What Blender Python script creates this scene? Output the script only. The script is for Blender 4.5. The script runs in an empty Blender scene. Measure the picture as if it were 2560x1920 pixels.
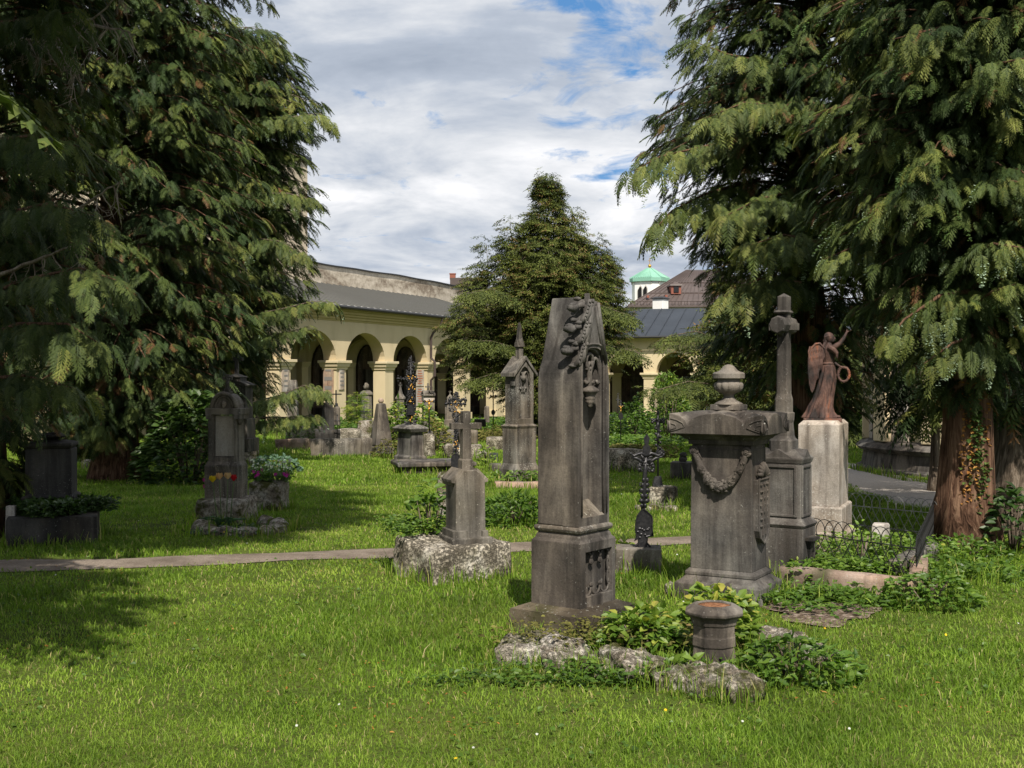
import bpy, math, random
import numpy as np
from mathutils import Vector, Matrix, noise as mnoise

R_ = math.radians
F = 2900.0            # focal length in photograph pixels (2560 wide)
EYE = 1.6
PITCH = -math.atan(25.0 / F)
SUN_EL, SUN_DX = R_(49), 0.15      # sun behind the camera
sun_h = Vector((SUN_DX, -math.sqrt(1 - SUN_DX * SUN_DX), 0))
to_sun = Vector((sun_h.x * math.cos(SUN_EL), sun_h.y * math.cos(SUN_EL), math.sin(SUN_EL)))

sc = bpy.context.scene
COL = sc.collection
# ---------------------------------------------------------------- camera
cam = bpy.data.cameras.new('camera'); camo = bpy.data.objects.new('camera', cam); COL.objects.link(camo)
cam.sensor_width = 36; cam.lens = 36 * F / 2560; cam.clip_end = 2000; cam.clip_start = 0.05
camo.location = (0, 0, EYE); camo.rotation_euler = (math.pi / 2 + PITCH, 0, 0)
sc.camera = camo
# ---------------------------------------------------------------- sun, sky, exposure
sl = bpy.data.lights.new('sun', 'SUN'); slo = bpy.data.objects.new('sun', sl); COL.objects.link(slo)
sl.energy = 4.9; sl.angle = R_(0.6); sl.color = (1.0, 0.93, 0.82)
slo.rotation_euler = (-to_sun).to_track_quat('-Z', 'Y').to_euler()
slo.location = (0, -5, 30)
sc.view_settings.view_transform = 'Standard'; sc.view_settings.look = 'None'
sc.view_settings.exposure = 0.34; sc.view_settings.gamma = 1
sc.cycles.max_bounces = 5; sc.cycles.diffuse_bounces = 3; sc.cycles.glossy_bounces = 2
sc.cycles.transmission_bounces = 3; sc.cycles.transparent_max_bounces = 4
sc.cycles.sample_clamp_indirect = 4; sc.cycles.use_denoising = True
try: sc.cycles.caustics_reflective = False; sc.cycles.caustics_refractive = False
except Exception: pass

class NT:
    """small node helper"""
    def __init__(s, tree): s.t = tree; s.n = tree.nodes; s.l = tree.links
    def add(s, typ, **kw):
        n = s.n.new(typ)
        for k, v in kw.items():
            if k.startswith('i_'):
                n.inputs[int(k[2:]) if k[2:].isdigit() else k[2:].replace('_', ' ')].default_value = v
            else: setattr(n, k, v)
        return n
    def link(s, a, b): s.l.new(a, b)
    def noise(s, vec, scale, detail=4, rough=.55, dist=0):
        n = s.add('ShaderNodeTexNoise'); n.inputs['Scale'].default_value = scale
        n.inputs['Detail'].default_value = detail; n.inputs['Roughness'].default_value = rough
        n.inputs['Distortion'].default_value = dist
        if vec is not None: s.link(vec, n.inputs['Vector'])
        return n.outputs['Fac']
    def mapping(s, vec, scale=(1, 1, 1), loc=(0, 0, 0), rot=(0, 0, 0)):
        n = s.add('ShaderNodeMapping'); n.inputs['Scale'].default_value = scale
        n.inputs['Location'].default_value = loc; n.inputs['Rotation'].default_value = rot
        s.link(vec, n.inputs['Vector']); return n.outputs[0]
    def ramp(s, fac, stops, interp='LINEAR'):
        n = s.add('ShaderNodeValToRGB'); cr = n.color_ramp; cr.interpolation = interp
        while len(cr.elements) < len(stops): cr.elements.new(0.5)
        for e, (p, c) in zip(cr.elements, stops):
            e.position = p; e.color = (c[0], c[1], c[2], 1) if hasattr(c, '__len__') else (c, c, c, 1)
        s.link(fac, n.inputs[0]); return n.outputs[0]
    def mix(s, a, b, fac, mode='MIX'):
        n = s.add('ShaderNodeMix', data_type='RGBA', blend_type=mode)
        for v, i in ((a, 6), (b, 7)):
            if isinstance(v, (tuple, list)): n.inputs[i].default_value = (v[0], v[1], v[2], 1)
            else: s.link(v, n.inputs[i])
        if isinstance(fac, (int, float)): n.inputs[0].default_value = fac
        else: s.link(fac, n.inputs[0])
        return n.outputs[2]
    def math(s, op, a, b=0.0, c=None):
        n = s.add('ShaderNodeMath', operation=op)
        for i, v in enumerate((a, b) if c is None else (a, b, c)):
            if isinstance(v, (int, float)): n.inputs[i].default_value = v
            else: s.link(v, n.inputs[i])
        return n.outputs[0]

w = bpy.data.worlds.new("World"); sc.world = w; w.use_nodes = True
def build_world():
    t = NT(w.node_tree); t.n.clear()
    out = t.add('ShaderNodeOutputWorld')
    sky = t.add('ShaderNodeTexSky', sky_type='NISHITA'); sky.sun_disc = False
    sky.sun_elevation = SUN_EL; sky.sun_rotation = math.atan2(sun_h.x, sun_h.y)
    sky.air_density = 1.0; sky.dust_density = .4; sky.ozone_density = 1.6
    bg = t.add('ShaderNodeBackground'); bg.inputs[1].default_value = 0.076
    tc = t.add('ShaderNodeTexCoord'); sep = t.add('ShaderNodeSeparateXYZ'); t.link(tc.outputs['Generated'], sep.inputs[0])
    zz = t.math('ADD', t.math('MAXIMUM', sep.outputs[2], 0.0), 0.16)
    cx = t.math('DIVIDE', sep.outputs[0], zz); cy = t.math('DIVIDE', sep.outputs[1], zz)
    cb = t.add('ShaderNodeCombineXYZ'); t.link(cx, cb.inputs[0]); t.link(cy, cb.inputs[1])
    v = t.mapping(cb.outputs[0], loc=(3.1, 1.7, 0.4))
    v2 = t.mapping(cb.outputs[0], scale=(1.0, 1.0, 1), loc=(4.3, 6.2, 1.4))
    body = t.noise(v2, 1.35, 9, .56, .5)
    fine = t.noise(v, 3.3, 8, .6, .3)
    shade = t.math('ADD', t.math('MULTIPLY', body, .75), t.math('MULTIPLY', fine, .3))
    ccol = t.ramp(shade, [(.34, (3.6, 4.2, 5.2)), (.47, (5.2, 5.8, 6.8)), (.56, (7.8, 8.1, 8.6)), (.66, (10.6, 10.6, 10.8))])
    # where the cover is open: more to the right of the view and overhead
    cov = t.noise(v, 4.6, 10, .62, .5)
    # three broken openings on the right half of the view
    hole = None
    for (hx, hy, hr) in ((1510, 50, .075), (1430, 240, .05), (1590, 350, .08), (1640, 440, .05), (1420, 0, .05)):
        d = ray(hx, hy).normalized()
        vs = t.add('ShaderNodeVectorMath', operation='DISTANCE'); t.link(tc.outputs['Generated'], vs.inputs[0]); vs.inputs[1].default_value = d
        g = t.math('MAXIMUM', t.math('SUBTRACT', 1.0, t.math('DIVIDE', vs.outputs['Value'], hr)), 0.0)
        hole = g if hole is None else t.math('MAXIMUM', hole, g)
    open_ = t.math('ADD', cov, t.math('MULTIPLY', hole, .17))
    fac = t.ramp(open_, [(.60, 1), (.76, 0)])
    blue = t.mix(sky.outputs[0], (0.9, 3.3, 7.5), .65)
    m = t.mix(blue, ccol, fac)
    t.link(m, bg.inputs[0]); t.link(bg.outputs[0], out.inputs[0])

# ---------------------------------------------------------------- photograph pixel -> place
def ray(px, py):
    u = (px - 1280) / F; v = (960 - py) / F
    return Vector((u, math.cos(PITCH) - v * math.sin(PITCH), math.sin(PITCH) + v * math.cos(PITCH)))
def at(px, py, Y):
    d = ray(px, py); return Vector((0, 0, EYE)) + d * (Y / d.y)
def zat(py, Y): return at(1280, py, Y).z
def xat(px, Y): return at(px, 935, Y).x
def hz(Y):
    """height of the lawn: level near by, falling gently towards the arcades"""
    if Y < 10: return 0.0
    if Y < 62: return -0.018 * (Y - 10)
    return -0.936
def gY(py):
    """distance at which the lawn is seen on this image row"""
    lo, hi = 2.0, 400.0
    for _ in range(50):
        m = (lo + hi) / 2
        if zat(py, m) > hz(m): lo = m
        else: hi = m
    return lo
def gnd(px, py):
    Y = gY(py); return Vector((xat(px, Y), Y, hz(Y)))
build_world()

# ---------------------------------------------------------------- naming and tagging
def tag(o, label=None, cat=None, group=None, kind=None):
    if label: o['label'] = label
    if cat: o['category'] = cat
    if group: o['group'] = group
    if kind: o['kind'] = kind
    return o

class MB:
    """collects shapes in local metres and links them as ONE mesh object"""
    def __init__(s): s.v = []; s.f = []; s.M = Matrix.Identity(4)
    def at(s, x=0, y=0, z=0, rx=0, ry=0, rz=0, sc=1):
        s.M = Matrix.Translation((x, y, z)) @ Matrix.Rotation(rz, 4, 'Z') @ Matrix.Rotation(ry, 4, 'Y') @ Matrix.Rotation(rx, 4, 'X') @ Matrix.Diagonal((sc, sc, sc, 1) if not hasattr(sc, '__len__') else (*sc, 1))
        return s
    def add(s, vs, fs):
        n = len(s.v); M = s.M
        s.v += [tuple(M @ Vector(p)) for p in vs]
        s.f += [tuple(i + n for i in f) for f in fs]
    def box(s, cx, cy, z0, w, d, h, t=0.0):
        a, b = w / 2, d / 2; a2, b2 = a - t, b - t
        s.add([(cx - a, cy - b, z0), (cx + a, cy - b, z0), (cx + a, cy + b, z0), (cx - a, cy + b, z0),
               (cx - a2, cy - b2, z0 + h), (cx + a2, cy - b2, z0 + h), (cx + a2, cy + b2, z0 + h), (cx - a2, cy + b2, z0 + h)],
              [(0, 3, 2, 1), (4, 5, 6, 7), (0, 1, 5, 4), (1, 2, 6, 5), (2, 3, 7, 6), (3, 0, 4, 7)])
    def loft(s, rings, cham=0.0, cx=0, cy=0):
        """rings (z, w, d[, ox, oy]) rectangular, optionally chamfered corners"""
        vs = []; fs = []; n = 8 if cham else 4
        for r in rings:
            z, w_, d_ = r[:3]; ox, oy = (r[3], r[4]) if len(r) > 3 else (0, 0)
            a, b = w_ / 2, d_ / 2; ox += cx; oy += cy
            if cham:
                c = min(a, b) * cham
                pts = [(-a + c, -b), (a - c, -b), (a, -b + c), (a, b - c), (a - c, b), (-a + c, b), (-a, b - c), (-a, -b + c)]
            else: pts = [(-a, -b), (a, -b), (a, b), (-a, b)]
            vs += [(x + ox, y + oy, z) for x, y in pts]
        for k in range(len(rings) - 1):
            for i in range(n):
                j = (i + 1) % n
                fs.append((k * n + i, k * n + j, (k + 1) * n + j, (k + 1) * n + i))
        fs.append(tuple(reversed(range(n)))); fs.append(tuple((len(rings) - 1) * n + i for i in range(n)))
        s.add(vs, fs)
    def prism(s, poly, y0, y1):
        """polygon in x,z (counter-clockwise seen from -y) extruded along y"""
        n = len(poly)
        vs = [(x, y0, z) for x, z in poly] + [(x, y1, z) for x, z in poly]
        fs = [tuple(range(n)), tuple(reversed(range(n, 2 * n)))]
        fs += [(i, i + n, (i + 1) % n + n, (i + 1) % n) for i in range(n)]
        s.add(vs, fs)
    def frame(s, outer, inner, y0, y1):
        """flat ring between two outlines with the same number of points, thick from y0 to y1"""
        n = len(outer)
        vs = [(x, y0, z) for x, z in outer] + [(x, y0, z) for x, z in inner] + [(x, y1, z) for x, z in outer] + [(x, y1, z) for x, z in inner]
        fs = []
        for i in range(n):
            j = (i + 1) % n
            fs += [(i, j, n + j, n + i), (2 * n + j, 2 * n + i, 3 * n + i, 3 * n + j), (j, i, 2 * n + i, 2 * n + j), (n + i, n + j, 3 * n + j, 3 * n + i)]
        s.add(vs, fs)
    def lathe(s, prof, n=20, cx=0, cy=0, mod=None, sy=1.0):
        vs = []; fs = []
        for r, z in prof:
            for i in range(n):
                a = 2 * math.pi * i / n; rr = r * (mod(a, z) if mod else 1)
                vs.append((cx + rr * math.cos(a), cy + rr * math.sin(a) * sy, z))
        m = len(prof)
        for k in range(m - 1):
            for i in range(n):
                j = (i + 1) % n; fs.append((k * n + i, k * n + j, (k + 1) * n + j, (k + 1) * n + i))
        fs.append(tuple(reversed(range(n)))); fs.append(tuple((m - 1) * n + i for i in range(n)))
        s.add(vs, fs)
    def tube(s, path, rad, n=8, flat=1.0):
        path = [Vector(p) for p in path]; m = len(path)
        if not hasattr(rad, '__len__'): rad = [rad] * m
        vs = []; fs = []; ref = None
        for k, p in enumerate(path):
            t = (path[min(k + 1, m - 1)] - path[max(k - 1, 0)]).normalized()
            if ref is None: ref = Vector((0, 1, 0)) if abs(t.y) < .9 else Vector((1, 0, 0))
            u = t.cross(ref); u = u.normalized() if u.length > 1e-6 else Vector((1, 0, 0))
            vv = u.cross(t).normalized(); ref = vv
            for i in range(n):
                a = 2 * math.pi * i / n
                vs.append(tuple(p + u * math.cos(a) * rad[k] + vv * math.sin(a) * rad[k] * flat))
        for k in range(m - 1):
            for i in range(n):
                j = (i + 1) % n; fs.append((k * n + i, k * n + j, (k + 1) * n + j, (k + 1) * n + i))
        fs.append(tuple(reversed(range(n)))); fs.append(tuple((m - 1) * n + i for i in range(n)))
        s.add(vs, fs)
    def ball(s, c, r, n=10, m=7, amp=0, seed=0):
        if not hasattr(r, '__len__'): r = (r, r, r)
        vs = [(c[0], c[1], c[2] - r[2])]; fs = []
        for k in range(1, m):
            ph = math.pi * k / m - math.pi / 2
            for i in range(n):
                a = 2 * math.pi * i / n
                d = Vector((math.cos(ph) * math.cos(a), math.cos(ph) * math.sin(a), math.sin(ph)))
                q = 1 + (amp * mnoise.noise(d * 2.2 + Vector((seed, seed * .7, 0))) if amp else 0)
                vs.append((c[0] + d.x * r[0] * q, c[1] + d.y * r[1] * q, c[2] + d.z * r[2] * q))
        vs.append((c[0], c[1], c[2] + r[2])); L = len(vs) - 1
        for i in range(n):
            j = (i + 1) % n; fs.append((0, 1 + j, 1 + i)); fs.append((L, 1 + (m - 2) * n + i, 1 + (m - 2) * n + j))
            for k in range(m - 2):
                fs.append((1 + k * n + i, 1 + k * n + j, 1 + (k + 1) * n + j, 1 + (k + 1) * n + i))
        s.add(vs, fs)
    def ring(s, c, R, r, n=20, m=8, ry=1.0, axis='y', a0=0, a1=2 * math.pi):
        pts = []
        full = abs(a1 - a0 - 2 * math.pi) < 1e-6
        for i in range(n + 1):
            a = a0 + (a1 - a0) * i / n
            if axis == 'y': pts.append((c[0] + R * math.cos(a), c[1], c[2] + R * ry * math.sin(a)))
            elif axis == 'z': pts.append((c[0] + R * math.cos(a), c[1] + R * ry * math.sin(a), c[2]))
            else: pts.append((c[0], c[1] + R * math.cos(a), c[2] + R * ry * math.sin(a)))
        s.tube(pts, r, m)
    def rough(s, amp, scale=3.0, seed=0.0, keep=None):
        out = []
        for p in s.v:
            q = Vector(p)
            d = mnoise.noise_vector(q * scale + Vector((seed, seed * 1.7, seed * .3))) + .5 * mnoise.noise_vector(q * scale * 2.7 + Vector((seed, 3.1, 0)))
            out.append(tuple(q + d * amp))
        s.v = out
    def grid_box(s, cx, cy, z0, w, d, h, step=.06, rnd=.25):
        """box with many faces and rounded corners, ready for rough()"""
        nx, ny, nz = [max(2, int(math.ceil(q / step))) for q in (w, d, h)]
        idx = {}; vs = []; fs = []
        def V(i, j, k):
            key = (i, j, k)
            if key not in idx:
                p = Vector(((i / nx - .5) * w, (j / ny - .5) * d, (k / nz - .5) * h))
                rr = rnd * min(w, d, h)
                q = Vector((max(-w / 2 + rr, min(w / 2 - rr, p.x)), max(-d / 2 + rr, min(d / 2 - rr, p.y)), max(-h / 2 + rr, min(h / 2 - rr, p.z))))
                dd = p - q
                if dd.length > 1e-9: p = q + dd.normalized() * min(rr, dd.length)
                idx[key] = len(vs); vs.append((p.x + cx, p.y + cy, p.z + z0 + h / 2))
            return idx[key]
        for i in range(nx):
            for j in range(ny):
                fs.append((V(i, j, 0), V(i, j + 1, 0), V(i + 1, j + 1, 0), V(i + 1, j, 0)))
                fs.append((V(i, j, nz), V(i + 1, j, nz), V(i + 1, j + 1, nz), V(i, j + 1, nz)))
        for i in range(nx):
            for k in range(nz):
                fs.append((V(i, 0, k), V(i + 1, 0, k), V(i + 1, 0, k + 1), V(i, 0, k + 1)))
                fs.append((V(i, ny, k), V(i, ny, k + 1), V(i + 1, ny, k + 1), V(i + 1, ny, k)))
        for j in range(ny):
            for k in range(nz):
                fs.append((V(0, j, k), V(0, j, k + 1), V(0, j + 1, k + 1), V(0, j + 1, k)))
                fs.append((V(nx, j, k), V(nx, j + 1, k), V(nx, j + 1, k + 1), V(nx, j, k + 1)))
        s.add(vs, fs)
    def build(s, name, mat, parent=None, bevel=0, smooth=False, label=None, remesh=0, loc=None, rz=0):
        me = bpy.data.meshes.new(name); me.from_pydata(s.v, [], s.f); me.update()
        o = bpy.data.objects.new(name, me); COL.objects.link(o)
        me.materials.append(mat)
        if remesh:
            r = o.modifiers.new('r', 'REMESH'); r.mode = 'VOXEL'; r.voxel_size = remesh; r.use_smooth_shade = True
            sm = o.modifiers.new('s', 'SMOOTH'); sm.iterations = 2; sm.factor = .5
        if bevel:
            b = o.modifiers.new('b', 'BEVEL'); b.width = bevel; b.segments = 2; b.limit_method = 'ANGLE'; b.angle_limit = R_(35)
            b.harden_normals = False
        if smooth: me.polygons.foreach_set('use_smooth', [True] * len(me.polygons))
        if parent is not None: o.parent = parent
        if label: o['label'] = label
        if loc is not None: o.location = loc; o.rotation_euler = (0, 0, rz)
        return o

class Thing:
    """an Empty at the foot of a thing; s = metres per photograph pixel at its distance"""
    def __init__(s, name, label, cat, px, Y, base=None, rot=0, group=None, z=None):
        s.Y = Y; s.s = Y / F
        s.z0 = (zat(base, Y) if base is not None else hz(Y)) if z is None else z
        s.o = bpy.data.objects.new(name, None); COL.objects.link(s.o); s.o.empty_display_size = .2
        s.o.location = (xat(px, Y), Y, s.z0); s.o.rotation_euler = (0, 0, R_(rot))
        tag(s.o, label, cat, group)
    def z(s, py): return zat(py, s.Y) - s.z0
# ---------------------------------------------------------------- materials
MATS = {}
def newmat(name):
    m = bpy.data.materials.new(name); m.use_nodes = True; t = NT(m.node_tree); t.n.clear()
    out = t.add('ShaderNodeOutputMaterial'); MATS[name] = m
    return m, t, out
def finish(t, out, color, rough=.8, bump=None, bstr=.3, bdist=.02, metal=0, spec=.3, bump2=None, b2=(.3, .004)):
    p = t.add('ShaderNodeBsdfPrincipled')
    if isinstance(color, (tuple, list)): p.inputs['Base Color'].default_value = (*color[:3], 1)
    else: t.link(color, p.inputs['Base Color'])
    if isinstance(rough, (int, float)): p.inputs['Roughness'].default_value = rough
    else: t.link(rough, p.inputs['Roughness'])
    p.inputs['Metallic'].default_value = metal; p.inputs['Specular IOR Level'].default_value = spec
    nrm = None
    for h, st, di in ((bump, bstr, bdist), (bump2, b2[0], b2[1])):
        if h is None: continue
        b = t.add('ShaderNodeBump'); b.inputs['Strength'].default_value = st; b.inputs['Distance'].default_value = di
        t.link(h, b.inputs['Height'])
        if nrm is not None: t.link(nrm, b.inputs['Normal'])
        nrm = b.outputs[0]
    if nrm is not None: t.link(nrm, p.inputs['Normal'])
    t.link(p.outputs[0], out.inputs[0]); return p
def pos(t): return t.add('ShaderNodeNewGeometry').outputs['Position']

def stone(name, dark, mid, light, sx=7, lichen=.62, licol=(.42, .41, .37), stain=(.16, .13, .09), stainamt=.5, grain=90, streak=1.0, bstr=.35):
    m, t, out = newmat(name); P = pos(t)
    st = t.noise(t.mapping(P, (sx, sx, .55)), 1.0, 7, .62, .6)
    st2 = t.noise(t.mapping(P, (sx * 3.2, sx * 3.2, .9)), 1.0, 5, .6, .3)
    pat = t.noise(P, 2.2, 6, .6)
    st3 = t.noise(t.mapping(P, (1.7, 1.7, .35), (9, 3, 1)), 1.0, 5, .6, .5)
    f = t.math('ADD', t.math('MULTIPLY', st, .36 * streak + .05), t.math('ADD', t.math('MULTIPLY', st2, .10 * streak), t.math('ADD', t.math('MULTIPLY', pat, .62 - .30 * streak), t.math('MULTIPLY', st3, .33 - .16 * streak))))
    c = t.ramp(f, [(.41, dark), (.485, mid), (.575, light)])
    c = t.mix(c, t.mix(c, (1.12, 1.0, .88), 1.0, 'MULTIPLY'), t.ramp(t.noise(P, .9, 3), [(.42, 0), (.6, 1)]))
    c = t.mix(c, t.mix(c, (.45, .43, .42), 1.0, 'MULTIPLY'), t.ramp(t.noise(t.mapping(P, (9, 9, .5), (2, 7, 4)), 1.0, 4, .5, .8), [(.56, 0), (.68, .8)]))
    c = t.mix(c, stain, t.ramp(t.noise(t.mapping(P, (3, 3, 1.2), (5, 1, 2)), 1.0, 6, .6), [(.5, 0), (.72, stainamt)]))
    g = t.noise(P, grain, 3, .6)
    c = t.mix(c, t.ramp(g, [(.3, .45), (.7, 1.0)]), .55, 'MULTIPLY')
    sp = t.math('ADD', t.noise(P, 55, 4, .7), t.math('MULTIPLY', t.noise(P, 2.6, 3), .35))
    c = t.mix(c, licol, t.ramp(sp, [(lichen + .17, 0), (lichen + .23, .6)]))
    finish(t, out, c, .88, t.noise(P, 26, 8, .65), bstr, .012, bump2=g, b2=(.4, .0025)); return m
stone('stone_dark', (.017, .016, .015), (.068, .063, .059), (.20, .188, .17), lichen=.67, stain=(.11, .09, .075), sx=5)
stone('stone_warm', (.03, .027, .023), (.098, .088, .075), (.225, .205, .175), stain=(.10, .08, .045), licol=(.5, .47, .38))
stone('stone_grey', (.03, .028, .026), (.105, .097, .087), (.245, .228, .2), lichen=.6)
stone('stone_black', (.018, .017, .017), (.04, .038, .036), (.08, .075, .07), lichen=.66)
stone('stone_pale', (.24, .21, .18), (.44, .40, .36), (.60, .56, .51), sx=5, lichen=.6, licol=(.62, .6, .55), stain=(.2, .15, .11), streak=.6, bstr=.2)
stone('stone_pink', (.13, .09, .075), (.3, .22, .18), (.42, .33, .28), sx=4, stain=(.07, .08, .03), stainamt=.8, streak=.5)
stone('stone_plaque', (.25, .23, .2), (.38, .36, .33), (.46, .44, .4), streak=.5)
stone('stone_reddish', (.2, .15, .115), (.4, .31, .25), (.5, .42, .34), streak=.5, licol=(.5, .3, .22), lichen=.55)
stone('stone_mossy', (.018, .015, .011), (.052, .044, .032), (.13, .115, .09), sx=4, stain=(.045, .045, .012), stainamt=.85, streak=.4)
stone('slate', (.03, .035, .04), (.06, .07, .08), (.11, .12, .13), streak=.6)
stone('tomb_inner', (.02, .015, .012), (.045, .03, .025), (.08, .055, .045), streak=.4)

def tufa():
    m, t, out = newmat('tufa'); P = pos(t)
    n1 = t.noise(P, 7, 8, .68, .4); n2 = t.noise(P, 33, 8, .72)
    v = t.add('ShaderNodeTexVoronoi'); v.inputs['Scale'].default_value = 60; t.link(P, v.inputs['Vector'])
    c = t.ramp(n1, [(.30, (.12, .10, .075)), (.44, (.33, .28, .22)), (.56, (.52, .47, .40)), (.70, (.64, .61, .56))])
    pit = t.ramp(t.math('ADD', t.math('MULTIPLY', n2, .75), t.math('MULTIPLY', t.noise(P, 95, 5, .7), .3)), [(.42, .18), (.56, 1)])
    c = t.mix(c, pit, .8, 'MULTIPLY')
    moss = t.noise(P, 3.1, 7, .7)
    c = t.mix(c, (.075, .08, .016), t.ramp(moss, [(.49, 0), (.58, .92)]))
    h = t.math('ADD', n2, t.math('MULTIPLY', pit, .6))
    finish(t, out, c, .95, h, 1.0, .02, spec=.1)
tufa()
def conglomerate():
    m, t, out = newmat('conglomerate'); P = pos(t)
    v = t.add('ShaderNodeTexVoronoi'); v.inputs['Scale'].default_value = 26; v.inputs['Randomness'].default_value = 1; t.link(P, v.inputs['Vector'])
    n2 = t.noise(P, 42, 7, .7); n1 = t.noise(P, 5, 6, .6)
    c = t.ramp(n1, [(.35, (.28, .24, .18)), (.55, (.46, .41, .33)), (.7, (.6, .56, .49))])
    pit = t.ramp(t.math('ADD', t.math('MULTIPLY', n2, .8), t.math('MULTIPLY', n1, .35)), [(.50, .15), (.62, 1)])
    c = t.mix(c, pit, .85, 'MULTIPLY')
    c = t.mix(c, (.13, .135, .05), t.ramp(t.noise(P, 2.3, 7, .7), [(.58, 0), (.72, .5)]))
    finish(t, out, c, .95, pit, 1.0, .016, spec=.1)
conglomerate()

def metal_iron():
    m, t, out = newmat('iron'); P = pos(t)
    c = t.ramp(t.noise(P, 45, 5), [(.35, (.018, .018, .021)), (.7, (.05, .048, .05))])
    finish(t, out, c, .42, t.noise(P, 120, 4), .4, .003, metal=.55, spec=.6)
    m, t, out = newmat('gold'); P = pos(t)
    finish(t, out, (.62, .34, .07), .38, metal=.8)
    m, t, out = newmat('rust'); P = pos(t)
    n = t.noise(t.mapping(P, (9, 9, 3.5)), 1.0, 8, .65, .5); n2 = t.noise(P, 60, 5)
    c = t.ramp(n, [(.38, (.03, .022, .02)), (.48, (.09, .048, .038)), (.57, (.16, .09, .07)), (.67, (.32, .10, .042))])
    c = t.mix(c, t.ramp(n2, [(.3, .5), (.7, 1)]), .5, 'MULTIPLY')
    finish(t, out, c, .72, n2, .5, .003, metal=0, spec=.35)
    m, t, out = newmat('iron_flat')
    finish(t, out, (.02, .02, .02), .6, metal=.2)
    m, t, out = newmat('iron_grey')
    finish(t, out, (.22, .22, .21), .5, metal=.3)
metal_iron()

def plaster(name, a, b, dirt, damt=.35, scale=.5):
    m, t, out = newmat(name); P = pos(t)
    c = t.mix(a, b, t.ramp(t.noise(P, scale, 6, .6), [(.35, 0), (.65, 1)]))
    c = t.mix(c, dirt, t.ramp(t.noise(t.mapping(P, (1.3, 1.3, .35)), 1.0, 7, .65), [(.5, 0), (.75, damt)]))
    finish(t, out, c, .92, t.noise(P, 9, 8, .6), .25, .01, spec=.15)
plaster('plaster_yellow', (.56, .46, .29), (.62, .52, .34), (.36, .29, .17))
plaster('plaster_trim', (.60, .50, .32), (.66, .56, .38), (.33, .28, .15))
plaster('plaster_olive', (.42, .34, .15), (.47, .39, .19), (.3, .25, .1))
plaster('plaster_white', (.78, .77, .74), (.82, .81, .78), (.6, .58, .55), .2)
plaster('plaster_beige', (.47, .40, .30), (.5, .43, .33), (.36, .3, .22), .3)
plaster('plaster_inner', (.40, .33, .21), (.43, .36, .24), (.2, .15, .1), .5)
plaster('wall_grey', (.5, .48, .44), (.55, .53, .5), (.4, .38, .34), .3)
def old_wall():
    m, t, out = newmat('plaster_old'); P = pos(t)
    sep = t.add('ShaderNodeSeparateXYZ'); t.link(P, sep.inputs[0])
    n = t.noise(t.mapping(P, (.45, .45, 1.1)), 1.0, 8, .68, .5)
    n2 = t.noise(P, 4.5, 8, .7)
    band = t.ramp(t.math('MULTIPLY', t.math('SUBTRACT', sep.outputs[2], 5.9), .8), [(0, .15), (.35, .7), (.65, 1), (.85, .3), (1, .2)])
    f = t.math('ADD', t.math('MULTIPLY', n, .75), t.math('ADD', t.math('MULTIPLY', n2, .3), t.math('MULTIPLY', band, .13)))
    c = t.ramp(f, [(.50, (.56, .50, .42)), (.60, (.42, .37, .30)), (.69, (.22, .18, .14)), (.78, (.13, .10, .075))])
    finish(t, out, c, .95, n2, .6, .05, spec=.1)
old_wall()
def roofs():
    for name, a, b in (('roof_lead', (.27, .275, .265), (.38, .36, .32)), ('roof_slate', (.020, .025, .033), (.034, .041, .053)),
                       ('roof_brown', (.07, .052, .047), (.115, .088, .078)), ('copper', (.16, .36, .27), (.24, .46, .35))):
        m, t, out = newmat(name); P = pos(t)
        c = t.mix(a, b, t.ramp(t.noise(t.mapping(P, (.5, .5, .8)), 1.0, 6, .65), [(.3, 0), (.7, 1)]))
        finish(t, out, c, .55, t.noise(P, 3, 4), .1, .02, spec=.4)
    for name, c in (('seam', (.095, .095, .09)), ('dark_glass', (.012, .013, .016)), ('dark_void', (.01, .009, .008)), ('gutter', (.03, .03, .032)), ('pipe_brown', (.07, .05, .045)), ('brick_red', (.25, .09, .06)),
                    ('letter_grey', (.2, .19, .18)), ('candle_red', (.35, .02, .02)), ('plate_red', (.36, .12, .06))):
        m, t, out = newmat(name); finish(t, out, c, .5)
roofs()

def soils():
    m, t, out = newmat('ground'); P = pos(t)
    n = t.noise(P, 1.3, 8, .65); n2 = t.noise(P, 30, 6, .7)
    c = t.ramp(n, [(.35, (.05, .085, .014)), (.5, (.085, .13, .022)), (.68, (.13, .16, .035))])
    c = t.mix(c, (.06, .04, .022), t.ramp(n2, [(.45, 0), (.62, .7)]))
    finish(t, out, c, .95, n2, .8, .03, spec=.05)
    m, t, out = newmat('path'); P = pos(t)
    n = t.noise(P, 2.5, 8, .7); n2 = t.noise(P, 70, 4, .7)
    c = t.ramp(n, [(.35, (.15, .12, .095)), (.65, (.29, .24, .195))])
    c = t.mix(c, t.ramp(n2, [(.35, .5), (.65, 1.15)]), .7, 'MULTIPLY')
    finish(t, out, c, .95, n2, .6, .01, spec=.1)
    m, t, out = newmat('gravel'); P = pos(t)
    c = t.mix((.42, .38, .34), t.ramp(t.noise(P, 60, 4, .7), [(.35, .5), (.65, 1.2)]), .7, 'MULTIPLY')
    finish(t, out, c, .95, t.noise(P, 80, 4), .6, .01, spec=.1)
    m, t, out = newmat('soil'); P = pos(t)
    n = t.noise(P, 26, 7, .7)
    c = t.ramp(n, [(.38, (.06, .045, .03)), (.52, (.15, .11, .085)), (.64, (.38, .31, .26))])
    finish(t, out, c, .97, n, .9, .02, spec=.05)
soils()

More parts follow.
